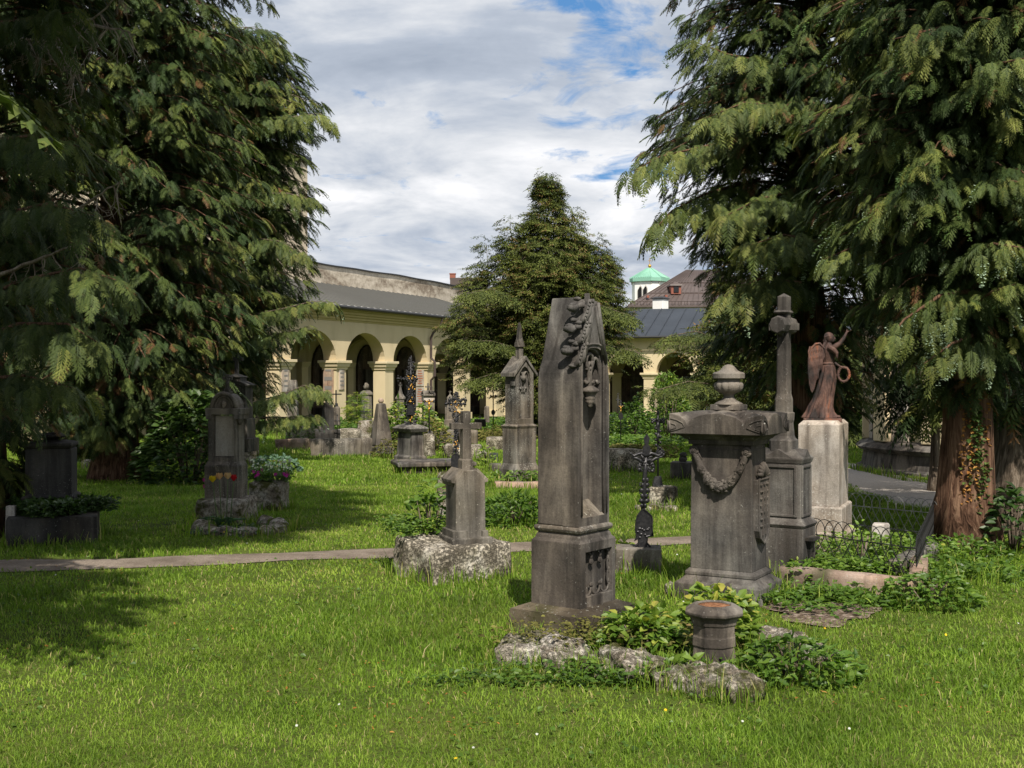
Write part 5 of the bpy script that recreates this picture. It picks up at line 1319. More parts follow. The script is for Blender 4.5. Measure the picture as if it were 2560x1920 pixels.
    for u in (.16, .30, .50, .72, .86):
        k = int(u * N); p = path[k]; rr = rad[k] * 1.05
        for j in range(3): b.ring((p[0], p[1] - rr * (.75 + .12 * j), p[2]), rr * (.85 - .26 * j), rr * .16, 12, 5)
        b.ball((p[0], p[1] - rr * 1.05, p[2]), rr * .25, 7, 5)
    g_ = b.build('garland', S, t.o, smooth=True)
    for q, (x, zz) in enumerate(((xl, zt_), (xr_, zt_ - .004))):
        b = MB(); b.ring((x, yf - .012, zz + .008), .026, .012, 16, 7); b.ring((x, yf - .022, zz + .008), .013, .007, 12, 6); b.ball((x, yf - .026, zz + .008), .008, 8, 6)
        for k in range(3): b.tube([(x + (-1 if q else 1) * (.01 + .01 * k), yf - .006, zz - .01), (x + (-1 if q else 1) * (.03 + .014 * k), yf - .003, zz - .045 - .006 * k)], [.007, .003], 5)
        b.build('rosette', S, g_, smooth=True)
    # shield with a plume on the right side
    xs = dw / 2 + .004; b = MB(); b.M = Matrix.Rotation(math.pi / 2, 4, 'Z'); hw_ = dd * .36
    zt1, zb1 = z(1205), z(1372)
    poly = [(-hw_, zt1), (-hw_, zb1 + .10), (-hw_ * .75, zb1 + .05), (0, zb1), (hw_ * .75, zb1 + .05), (hw_, zb1 + .10), (hw_, zt1)]
    b.prism(list(poly), -xs - .028, -xs + .03); shd = b.build('shield', S, t.o, bevel=.006)
    b = MB(); b.M = Matrix.Rotation(math.pi / 2, 4, 'Z')
    b.tube([(x * .93, -xs - .03, zz) for x, zz in poly + [poly[0]]], .009, 6)
    for k in range(7):
        zz = zt1 - .03 - k * (zt1 - zb1 - .12) / 7
        for q in (-.55, 0, .5): b.box(q * hw_ + r.uniform(-.01, .01), -xs - .032, zz - .012, hw_ * r.uniform(.2, .42), .016, .010)
    for q in (-.25, .28): b.box(q * hw_, -xs - .032, zb1 + .06, .008, .018, (zt1 - zb1) * .75)
    b.build('shield_carving', S, shd, bevel=.002)
    b = MB(); b.M = Matrix.Rotation(math.pi / 2, 4, 'Z')
    for k in range(9):
        a_ = math.pi * (.08 + .84 * k / 8); b.tube([(hw_ * .25 * math.cos(a_), -xs - .02, zt1 + .02), (hw_ * .7 * math.cos(a_), -xs - .035, zt1 + .06 * math.sin(a_) + .02), (hw_ * 1.0 * math.cos(a_), -xs - .02, zt1 + .11 * math.sin(a_) + .01)], [.014, .018, .008], 7)
    b.build('plume', S, shd, smooth=True)
    # urn
    u = 8.05 / F; ut = t.zc; b = MB(); b.box(0, 0, z(1029), 79 * u, 79 * u * .8, 14 * u); ub = b.build('urn', S, t.o, bevel=.004, label='carved urn with a domed lid')
    b = MB(); z0_ = z(1029) + 13.8 * u
    prof = [(37, 0), (37, 2), (33, 5), (29, 7), (20, 12), (16, 17), (13, 20), (13, 25), (17, 27), (18, 29)]
    b.lathe([(r_ * u, z0_ + h * u) for r_, h in prof], 24); b.build('foot', S, ub, smooth=True)
    b = MB(); prof = [(16, 28), (25, 31), (31, 37), (34, 44), (35, 51), (33, 56), (28, 60), (28, 66)]
    b.lathe([(r_ * u, z0_ + h * u) for r_, h in prof], 72, mod=lambda a_, zz: 1 + (.11 * abs(math.cos(6 * a_)) if z0_ + 33 * u < zz < z0_ + 58 * u else 0)); b.build('bowl', S, ub, smooth=True)
    b = MB(); prof = [(30, 65.5), (38, 67), (41, 68), (41, 80), (39, 82), (37, 84)]
    b.lathe([(r_ * u, z0_ + h * u) for r_, h in prof], 32); b.build('rim', S, ub, bevel=.002)
    b = MB(); prof = [(36, 83.5), (30, 85), (24, 88), (19, 93), (15, 98), (11, 101.5), (5, 103.5), (.5, 104)]
    b.lathe([(r_ * u, z0_ + h * u) for r_, h in prof], 28); b.build('lid', S, ub, smooth=True)
garland_tomb()

def column_cross():
    t = corner_thing('cross_column', 'slender grey column cross on a panelled pedestal between the garland tomb and the angel', 'gravestone', 1886, 2014, 2034, 8.95, -33, 1428)
    z = t.zc; S = MATS['stone_dark']; w, d = t.w, max(t.d, .30); s = 9.1 / F
    b = MB(); b.box(0, 0, z(1445), w, d, z(1322) - z(1445)); b.loft([(z(1322), w, d), (z(1313), w + .03, d + .03), (z(1308), w, d), (z(1298), w - .05, d - .05)]); b.build('plinth', S, t.o, bevel=.004)
    w2, d2 = w - .055, d - .055
    b = MB(); b.loft([(z(1300), w2, d2), (z(1158), w2, d2)]); body = b.build('pedestal', S, t.o, bevel=.004)
    for face in range(4):
        b = MB(); b.M = Matrix.Rotation(face * math.pi / 2, 4, 'Z'); hw, hy = (w2 / 2, d2 / 2) if face % 2 == 0 else (d2 / 2, w2 / 2)
        O = [(-hw * .86, z(1294)), (hw * .86, z(1294)), (hw * .86, z(1165)), (-hw * .86, z(1165))]; I = [(x * .84, zz + (.018 if k < 2 else -.018)) for k, (x, zz) in enumerate(O)]
        b.frame(O, I, -hy - .012, -hy + .002); b.build('panel', S, body, bevel=.003)
    b = MB(); b.loft([(z(1160), w2 + .01, d2 + .01), (z(1150), w2 + .03, d2 + .03), (z(1146), w2 + .03, d2 + .03), (z(1125), w2 * .62, d2 * .62)])
    for a_ in (0, math.pi / 2):
        b.M = Matrix.Rotation(a_, 4, 'Z'); L, Wd = (d2, w2) if a_ == 0 else (w2, d2)
        b.prism([(-Wd * .36, z(1148)), (Wd * .36, z(1148)), (0, z(1124))], -L / 2 - .012, L / 2 + .012)
    b.build('gabled_cap', S, t.o, bevel=.003)
    m = .19
    b = MB(); b.loft([(z(1140), m, m), (z(1104), m, m), (z(1099), m - .03, m - .03), (z(1092), m - .05, m - .05), (z(1060), .125, .125), (z(1052), .135, .135), (z(1034), .14, .14), (z(1032), .118, .118), (z(1000), .118, .118), (z(985), .098, .098), (z(842), .092, .092), (z(738), .09, .09), (z(729), .004, .004)], cham=.25)
    b.build('shaft', S, t.o, bevel=.003)
    b = MB(); b.M = Matrix.Translation((0, 0, z(811)))
    b.M = b.M @ Matrix.Rotation(math.pi / 2, 4, 'X'); b.lathe([(.062, -.155), (.072, -.14), (.072, .14), (.062, .155)], 8)
    b.M = Matrix.Identity(4); b.box(0, 0, z(824), .22, .085, z(806) - z(824)); b.build('cross_arms', S, t.o, bevel=.003)
    b = MB(); b.loft([(z(782), .10, .15, 0, -.01), (z(778), .118, .175, 0, -.012), (z(773), .10, .15, 0, -.01)], cham=.4)
    b.tube([(0, -.05, z(836)), (0, -.10, z(826)), (0, -.085, z(818))], [.018, .026, .02], 8); b.build('collar', S, t.o, bevel=.003)
    b = MB(); hx = w / 2; b.box(hx + .03, -.02, z(1352), .07, .16, .025); b.loft([(z(1395), .02, .02, hx + .0, -.02), (z(1353), .045, .12, hx + .02, -.02)]); b.build('bracket', MATS['stone_black'], t.o)
column_cross()

def angel():
    p = corner_thing('pedestal', 'pale tall stone pedestal with chamfered top that carries the rusty angel', 'pedestal', 1996, 2098, 2121, 10.15, -24, 1392)
    z = p.zc; S = MATS['stone_pale']; w, d = p.w, max(p.d, .28); s = 10.3 / F
    b = MB(); b.loft([(z(1063), w, d), (z(1268), w, d)][::-1]); b.loft([(z(1063), w, d), (z(1053), w - .07, d - .07)]); b.build('upper_block', S, p.o, bevel=.003)
    b = MB(); b.loft([(z(1335), w + .06, d + .06), (z(1272), w + .06, d + .06), (z(1268), w + .035, d + .035)]); b.build('middle_block', S, p.o, bevel=.004)
    b = MB(); b.loft([(z(1400), w + .11, d + .11), (z(1340), w + .11, d + .11), (z(1332), w + .07, d + .07)]); b.build('foot_block', S, p.o, bevel=.004)
    x, y = p.o.location.x, p.o.location.y
    t = Thing('angel_statue', 'rust coloured metal angel raising one arm and holding a wreath on the pale pedestal', 'statue', 1280 + x / y * F, y, rot=-14, z=zat(1053, y)); R = MATS['rust']
    u = t.s    # metres per pixel; figure drawn facing +x
    H = lambda py: zat(py, y) - t.z0; X = lambda px: (px - 2060) * u
    b = MB(); b.box(X(2057), 0, 0, 92 * u, 62 * u, H(1045)); b.build('base_plate', MATS['rust'], t.o, bevel=.002)
    b = MB(); n = 40
    # robe and torso as rings (row, centre x, half width x, half width y, fold depth)
    rows = [(1044.5, 2056, 38, 26, .20), (1040, 2056, 36, 25, .22), (1030, 2055, 30, 23, .2), (1015, 2056, 26, 21, .18), (995, 2059, 24, 20, .16), (975, 2063, 22.5, 19, .14), (955, 2067, 21, 18, .12), (940, 2069, 19.5, 17, .10), (925, 2071, 17.5, 15, .07), (912, 2071, 15, 13, .04),
            (906, 2071, 14.5, 12, .03), (895, 2071, 16, 15, .05), (882, 2071, 18, 18, .05), (872, 2072, 17.5, 19, .04), (866, 2072, 14, 16, .02), (861, 2072, 8, 9, 0), (857, 2072, 5.2, 5.5, 0), (850, 2072.5, 5, 5, 0), (846, 2073, 5, 5, 0)]
    vs = []; fs = []
    for k, (py, cx, hx, hy, fd) in enumerate(rows):
        for i in range(n):
            a_ = 2 * math.pi * i / n; q = 1 + fd * (.55 * math.sin(a_ * 7 + py * .035) + .45 * math.sin(a_ * 12 + py * .02 + 1))
            if py > 1010: q *= 1 + .18 * max(0, -math.cos(a_))
            vs.append((X(cx) + hx * u * q * math.cos(a_), hy * u * q * math.sin(a_), H(py)))
    for k in range(len(rows) - 1):
        for i in range(n): j = (i + 1) % n; fs.append((k * n + i, k * n + j, (k + 1) * n + j, (k + 1) * n + i))
    fs.append(tuple(reversed(range(n)))); fs.append(tuple((len(rows) - 1) * n + i for i in range(n))); b.add(vs, fs)
    # feet showing at the hem
    b.ball((X(2092), -6 * u, H(1041)), (9 * u, 4.5 * u, 4 * u), 12, 8); b.ball((X(2082), 8 * u, H(1041)), (9 * u, 4.5 * u, 4 * u), 12, 8)
    # sweeping fold down the front, belt, cape over the shoulders
    for q in (-1, 1):
        for k in range(5): b.tube([(X(2064 + 3 * k), q * (12 + k) * u, H(915)), (X(2058 + 4 * k), q * (17 + .5 * k) * u, H(970)), (X(2040 + 8 * k), q * (21 - k) * u, H(1020)), (X(2030 + 11 * k), q * (22 - 2 * k) * u, H(1043))], [1.5 * u, 2.4 * u, 2.8 * u, 2.2 * u], 7)
    b.ring((X(2071), 0, H(909)), 15.2 * u, 1.6 * u, 24, 6, .85, 'z')
    # head with face, hair and bun
    hc = Vector((X(2074), 0, H(845)))
    m0 = len(b.v)
    b.ball(hc, (8.6 * u, 7.6 * u, 10.6 * u), 20, 14)
    b.ball(hc + Vector((5.0, 0, -4.2)) * u, (4.4 * u, 4.6 * u, 5.2 * u), 14, 10)          # jaw and chin
    b.tube([hc + Vector((8.2, 0, 2.4)) * u, hc + Vector((10.4, 0, -1.6)) * u, hc + Vector((8.2, 0, -2.6)) * u], [.8 * u, 1.5 * u, 1.0 * u], 8)   # nose
    b.ball(hc + Vector((8.7, 0, -4.6)) * u, (1.1 * u, 2.2 * u, .7 * u), 8, 6); b.ball(hc + Vector((8.4, 0, -6.0)) * u, (1.1 * u, 1.9 * u, .7 * u), 8, 6)   # lips
    for q in (-1, 1):
        b.ball(hc + Vector((7.3, q * 3.0, 1.0)) * u, (.9 * u, 1.6 * u, .8 * u), 8, 6); b.tube([hc + Vector((7.4, q * 1.2, 2.7)) * u, hc + Vector((7.2, q * 3.4, 3.2)) * u, hc + Vector((5.4, q * 5.4, 2.2)) * u], .7 * u, 6)
        b.ball(hc + Vector((.5, q * 7.2, -.4)) * u, (1.6 * u, 1.0 * u, 2.4 * u), 8, 6)
    b.v[m0:] = [tuple(hc + (Vector(q_) - hc) * 1.28) for q_ in b.v[m0:]]
    # shoulders and arms: the right arm raised forward and up, hand open
    def arm(P, Rr): b.tube([Vector(q) for q in P], Rr, 12)
    arm([(X(2070), -11 * u, H(872)), (X(2078), -18 * u, H(872)), (X(2088), -20 * u, H(866)), (X(2098), -20 * u, H(859)), (X(2106), -19 * u, H(848)), (X(2111), -18 * u, H(838)), (X(2114), -17 * u, H(832))], [7 * u, 7.5 * u, 7 * u, 5.6 * u, 4.6 * u, 3.4 * u, 2.6 * u])
    b.ball((X(2116), -16.5 * u, H(830)), (4.0 * u, 2.8 * u, 2.4 * u), 10, 8)
    for k, (dx, dy, dz) in enumerate(((8, -2.5, 5), (9.5, -.8, 4.6), (9.4, .9, 3.6), (8.2, 2.4, 2.4))):
        P0 = Vector((X(2118), (-18 + 1.2 * k) * u, H(830))); b.tube([P0, P0 + Vector((dx * .5, dy * .5, dz * .35)) * u, P0 + Vector((dx * .85, dy * .9, dz * .9)) * u], [1.1 * u, 1.0 * u, .8 * u], 6)
    P0 = Vector((X(2114), -15 * u, H(829))); b.tube([P0, P0 + Vector((0, 2, 3.2)) * u, P0 + Vector((2, 2.5, 5.6)) * u], [1.2 * u, 1.1 * u, .8 * u], 6)
    # sleeve falling open from the raised arm
    b.tube([(X(2072), -16 * u, H(868)), (X(2082), -20 * u, H(874)), (X(2090), -20 * u, H(884)), (X(2091), -19 * u, H(897))], [8 * u, 8.5 * u, 5.5 * u, 1.8 * u], 10)
    arm([(X(2070), 11 * u, H(872)), (X(2072), 18 * u, H(880)), (X(2076), 19 * u, H(895)), (X(2084), 17 * u, H(906)), (X(2093), 14 * u, H(912)), (X(2099), 12 * u, H(916))], [7 * u, 7 * u, 5.6 * u, 4.4 * u, 3.4 * u, 2.6 * u])
    b.ball((X(2101), 11 * u, H(917)), (3.6 * u, 2.8 * u, 2.6 * u), 10, 8)
    for k in range(4):
        P0 = Vector((X(2103), (9 + 1.5 * k) * u, H(916.5))); b.tube([P0, P0 + Vector((3.2, 0, -.6)) * u, P0 + Vector((3.6, 0, -3.2)) * u, P0 + Vector((1.4, 0, -4.2)) * u], [1.1 * u, 1.0 * u, .9 * u, .8 * u], 6)
    P0 = Vector((X(2101), 8 * u, H(917))); b.tube([P0, P0 + Vector((2, -1.2, -1.6)) * u, P0 + Vector((3.0, 0, -3.6)) * u], [1.1 * u, 1.0 * u, .8 * u], 6)
    b.build('body', R, t.o, remesh=.0032)
    b = MB()
    b.ball(hc + Vector((-2.4, 0, 1.6)) * u, (9.2 * u, 8.6 * u, 10.2 * u), 20, 12); b.ball(hc + Vector((-8.0, 0, -6)) * u, (5.2 * u, 6 * u, 7 * u), 14, 9)
    for k in range(9):
        a_ = -1.25 + 2.5 * k / 8; b.tube([hc + Vector((5.6, 4.6 * math.sin(a_), 8 * math.cos(a_) * .9)) * u, hc + Vector((-2.5, 8.9 * math.sin(a_), 10.8 * math.cos(a_))) * u, hc + Vector((-9.5, 6.5 * math.sin(a_), 1.5)) * u, hc + Vector((-10, 4 * math.sin(a_), -9)) * u], [1.0 * u, 1.5 * u, 1.6 * u, 1.1 * u], 6)
    for q in (-1, 1): b.tube([hc + Vector((-8, q * 2, -8)) * u, hc + Vector((-12, q * 5, -16)) * u, hc + Vector((-13, q * 6, -26)) * u], [3.4 * u, 2.8 * u, .8 * u], 8)
    b.v = [tuple(hc + (Vector(q_) - hc) * 1.26) for q_ in b.v]
    b.build('hair', R, t.o, remesh=.003)
    # two folded wings of layered feathers
    for q in (-1, 1):
        b = MB(); P = []; rr = random.Random(q + 4)
        outl = [(2064, 874), (2058, 864), (2049, 856), (2040, 858), (2031, 868), (2024, 884), (2021, 905), (2021, 930), (2024, 955), (2028, 975), (2032, 982), (2037, 972), (2042, 950), (2048, 925), (2055, 905), (2062, 893)]
        poly = [(X(px), H(py)) for px, py in outl]; poly.reverse()
        yo = q * 9 * u; b.prism(poly, yo + q * 3 * u - 2.2 * u, yo + q * 3 * u + 2.2 * u)
        for side in (-1, 1):
            ys = yo + q * 3 * u + side * 2.2 * u
            for row, (n_, y0_, L) in enumerate(((9, 866, 26), (11, 882, 30), (13, 898, 44), (11, 920, 44))):
                for k in range(n_):
                    v_ = k / max(1, n_ - 1); px0 = 2026 + (2057 - 2026) * v_ + (row == 3) * 1.5 - (row == 3) * 10 * v_; px1 = px0 - 4 + 1.5 * v_; L2 = L * (1 - .42 * v_)
                    b.tube([(X(px0), ys, H(y0_)), (X((px0 + px1) / 2 - 1), ys + side * .6 * u, H(y0_ + L2 * .5)), (X(px1 + 1.5), ys, H(y0_ + L2))], [1.5 * u, 1.9 * u, .6 * u], 6, .55)
            b.tube([(X(2062), ys, H(872)), (X(2050), ys, H(859)), (X(2040), ys, H(860)), (X(2030), ys, H(871)), (X(2024), ys, H(890)), (X(2022.5), ys, H(920)), (X(2026), ys, H(965))], [2 * u, 3 * u, 3 * u, 2.6 * u, 2.2 * u, 1.6 * u, .8 * u], 8)
        b.build('wing', R, t.o, smooth=False)
    b = MB(); c = (X(2108), 11 * u, H(936)); b.ring(c, 13.5 * u, 3.4 * u, 30, 8, 1.32)
    rr = random.Random(2)
    for k in range(70):
        a_ = rr.uniform(0, 6.283); e_ = rr.uniform(0, 6.283); b.ball((c[0] + (13.5 + 3.2 * math.cos(e_)) * u * math.cos(a_), c[1] + 3.4 * u * math.sin(e_), c[2] + (13.5 * 1.32 + 3.2 * math.cos(e_)) * u * math.sin(a_)), rr.uniform(.9, 1.7) * u, 6, 5)
    b.build('wreath', R, t.o, smooth=True)
angel()

def cross_tomb():
    # conglomerate block
    k = corner_thing('rough_block', 'pitted conglomerate block under the grey stone with the tall plain cross', 'stone', 982, 1090, 1283, 8.72, 38, 1460)
    z = k.zc; b = MB(); b.grid_box(0, 0, -.06, k.w, k.d, z(1375) + .06, .028, .09)
    out = []
    for (x, y, zz) in b.v:
        u = (y / k.d + .5); out.append((x, y, zz * (1 + .28 * max(0, u - .35) * (zz > 0)) ))
    b.v = out; b.rough(.015, 6, 2); b.rough(.006, 24, 9); b.build('block', MATS['conglomerate'], k.o, smooth=True)
    t = corner_thing('gravestone', 'grey gabled gravestone topped by a tall plain stone cross, standing on the conglomerate block', 'gravestone', 1096, 1131, 1233, 8.95, 22, 1386)
    S = MATS['stone_warm']; z = t.zc; w, d = t.w, max(t.d, .30); s = 9.0 / F
    b = MB(); b.loft([(z(1392), w, d), (z(1350), w * .985, d * .98), (z(1347), w - .03, d - .03)]); b.build('plinth', S, t.o, bevel=.006)
    w2, d2 = w - .09, d - .10
    b = MB(); b.prism([(-w2 / 2 - .01, z(1350)), (w2 / 2 + .01, z(1350)), (w2 / 2, z(1322)), (w2 / 2 - .004, z(1210)), (w2 / 2 * .98, z(1205)), (w2 * .24, z(1179)), (-w2 * .24, z(1179)), (-w2 / 2 * .98, z(1205)), (-w2 / 2, z(1210)), (-w2 / 2, z(1322))], -d2 / 2, d2 / 2)
    b.build('body', S, t.o, bevel=.006)
    b = MB()
    for q in (-1, 1):
        b.prism([(q * (w2 / 2 + .028), z(1210)), (q * (w2 / 2 + .03), z(1203)), (q * w2 * .26, z(1175)), (q * w2 * .24, z(1180)), (q * (w2 / 2 - .01), z(1212))][::(1 if q > 0 else -1)], -d2 / 2 - .012 + .03, d2 / 2 + .03)
    for q in (-1,):
        for kk in range(3): b.tube([(q * (w2 / 2 + .022 - .006 * kk), -d2 / 2 + .05 + .06 * kk, z(1205)), (q * w2 * .26, -d2 / 2 + .05 + .06 * kk, z(1177.5))], .009, 6)
        b.loft([(z(1219), d2 * .1, d2 * .8, q * w2 / 2, .03), (z(1210), d2 * .2, d2 * .9, q * w2 / 2, .03)])
    b.build('gable_moulding', S, t.o, bevel=.003)
    b = MB(); b.box(-w2 / 2 + .03, -.01, z(1348), .12, d2 + .03, z(1330) - z(1348)); b.box(w2 / 2 - .01, -.01, z(1348), .05, d2 + .03, z(1332) - z(1348)); b.build('foot_bracket', S, t.o, bevel=.004)
    b = MB(); b.loft([(z(1180), .096, .10), (z(1155), .094, .098), (z(1151), .075, .08)]); b.loft([(z(1151.5), .074, .078), (z(1075), .066, .07), (z(1074), .063, .066), (z(1030), .06, .064)])
    L = 82 * s; b.loft([(z(1076), L, .06), (z(1060), L, .06)]); b.box(.0, 0, z(1058), .066, .066, z(1030) - z(1058))
    b.build('cross', S, t.o, bevel=.004)
cross_tomb()

def gabled_tomb():
    t = corner_thing('gabled_tomb', 'tall grey gabled tomb with a slim pinnacle and a shallow pointed niche', 'gravestone', 1248, 1290, 1349, 18.6, 42, 1212)
    S = MATS['stone_grey']; z = t.zc; w, d = t.w, t.d; s = 18.8 / F
    b = MB(); b.loft([(z(1216), w, d), (z(1176), w, d), (z(1160), w - .08, d - .08)]); b.build('plinth', S, t.o, bevel=.01)
    w1, d1 = w - .08, d - .08
    b = MB(); b.loft([(z(1161), w1, d1), (z(1073), w1 + .01, d1 + .01), (z(1066), w1 + .05, d1 + .05), (z(1061), w1 - .06, d1 - .06)]); b.build('base_block', S, t.o, bevel=.008)
    w2, d2 = w1 - .05, d1 - .06
    zs, za = z(932), z(898)
    b = MB(); b.prism([(-w2 / 2, z(1062)), (w2 / 2, z(1062)), (w2 / 2, zs), (0, za), (-w2 / 2, zs)], -d2 / 2 + .06, d2 / 2); b.build('shaft', S, t.o, bevel=.008)
    wi = w2 * .34; inn = [(wi, z(1048)), (wi, z(1000)), (wi, z(950)), (wi * .8, z(932)), (wi * .4, z(921)), (0, z(916))]; out = [(w2 / 2, z(1062)), (w2 / 2, z(1000)), (w2 / 2, z(950)), (w2 / 2, zs), (w2 / 4, (zs + za) / 2), (0, za)]
    mir = lambda P: P + [(-x, q) for x, q in reversed(P[:-1])]
    b = MB(); b.frame(mir(out), mir(inn), -d2 / 2, -d2 / 2 + .07); fr = b.build('front_frame', S, t.o, bevel=.006)
    b = MB(); y = -d2 / 2 + .045
    for q in (-1, 1):
        cx = q * wi * .5; b.tube([(cx - wi * .48, y, z(962))] + [(cx - wi * .48 * math.cos(a_ * math.pi / 8), y, z(955) + wi * 1.25 * math.sin(a_ * math.pi / 8)) for a_ in range(1, 8)] + [(cx + wi * .48, y, z(962))], .016, 6)
    b.lathe([(.01, z(958)), (.035, z(950)), (.06, z(943)), (.03, z(938)), (.01, z(930))], 10, 0, y)
    for kx in (-1, 0, 1): b.ball((kx * .05, y, z(971)), (.028, .02, .03), 8, 6, .6, kx); b.ball((kx * .03, y, z(977)), (.014, .014, .04), 6, 5)
    b.build('tracery', S, fr, smooth=True)
    b = MB()
    for q in (-1, 1):
        b.prism([(0, za + .06), (0, za - .005), (q * (w2 / 2 + .06), zs - .065), (q * (w2 / 2 + .06), zs - .005)][::(1 if q < 0 else -1)], -d2 / 2 - .03, d2 / 2 + .04)
    b.build('gable_roof', S, t.o, bevel=.006)
    b = MB(); b.box(0, 0, z(905), .09, .09, z(866) - z(905)); b.build('pinnacle_shaft', S, t.o, bevel=.005)
    b = MB(); b.loft([(z(868), .10, .10), (z(858), .115, .115), (z(846), .075, .075), (z(830), .06, .06), (z(810), .04, .04), (z(804), .02, .02)]); 
    for a_ in range(4): b.M = Matrix.Rotation(a_ * math.pi / 2, 4, 'Z'); b.prism([(-.06, z(866)), (.06, z(866)), (0, z(843))], -.07, -.04)
    b.build('pinnacle', S, t.o, bevel=.003)
    b = MB(); b.box(-w2 / 2 - .0, -d2 * .28, z(965), .05, .10, z(954) - z(965)); b.box(w2 / 2 + .0, .0, z(965), .05, .08, z(954) - z(965)); b.box(w2 * .48, d2 * .3, z(918), .06, .07, z(908) - z(918)); b.build('side_bosses', S, t.o, bevel=.004)
gabled_tomb()

def altar_tomb():
    t = corner_thing('altar_tomb', 'grey pillar tomb with a spreading cap standing on a long flat sarcophagus slab', 'tomb', 986, 1027, 1066, 22.2, 38, 1156)
    S = MATS['stone_dark']; z = t.zc; w, d = t.w, t.d
    b = MB(); b.loft([(z(1160), w + .02, d + .02), (z(1144), w + .02, d + .02), (z(1140), w - .06, d - .06), (z(1082), w - .10, d - .10), (z(1079), w - .10, d - .10)]); b.build('body', S, t.o, bevel=.01)
    b = MB(); b.loft([(z(1082), w + .0, d + .0), (z(1072), w + .08, d + .08), (z(1066), w - .06, d - .06), (z(1062), w - .25, d - .25), (z(1057), w - .3, d - .3)]); b.build('cap', MATS['stone_grey'], t.o, bevel=.01)
    # the long slab in front is its own stone
    k = corner_thing('sarcophagus', 'long low dark sarcophagus with a projecting lid in front of the pillar tomb', 'tomb', 984, 996, 1190, 20.6, 14, 1206)
    z = k.zc; w, d = k.w, .95
    cy = d / 2 - k.d / 2
    b = MB(); b.loft([(z(1216), w - .12, d - .1), (z(1196), w - .10, d - .08), (z(1194), w - .2, d - .18), (z(1172), w - .14, d - .12)], cy=cy); b.build('chest', S, k.o, bevel=.012)
    b = MB(); b.loft([(z(1172), w - .1, d - .08), (z(1168), w + .02, d + .02), (z(1160), w + .02, d + .02), (z(1157), w - .08, d - .08)], cy=cy); b.build('lid', S, k.o, bevel=.012)
altar_tomb()

def pyramid():
    t = corner_thing('pyramid_tomb', 'dark tapering obelisk carrying a brown stone ball, left of the ornate iron cross', 'gravestone', 921, 938, 984, 27.5, 28, 1134)
    S = MATS['stone_dark']; z = t.zc; w, d = t.w, max(t.d, .5)
    b = MB(); b.loft([(z(1136), w, d), (z(1118), w - .02, d - .02), (z(1117), w - .07, d - .07), (z(1114), w - .07, d - .07)]); b.build('plinth', S, t.o, bevel=.012)
    b = MB(); b.loft([(z(1114), w - .04, d - .04), (z(1011), .19, .17), (z(1009), .13, .12)]); b.build('obelisk', S, t.o, bevel=.012)
    b = MB(); b.ball((0, 0, z(1002.5)), 7 * t.s, 16, 11); b.build('ball', MATS['stone_reddish'], t.o, smooth=True)
pyramid()

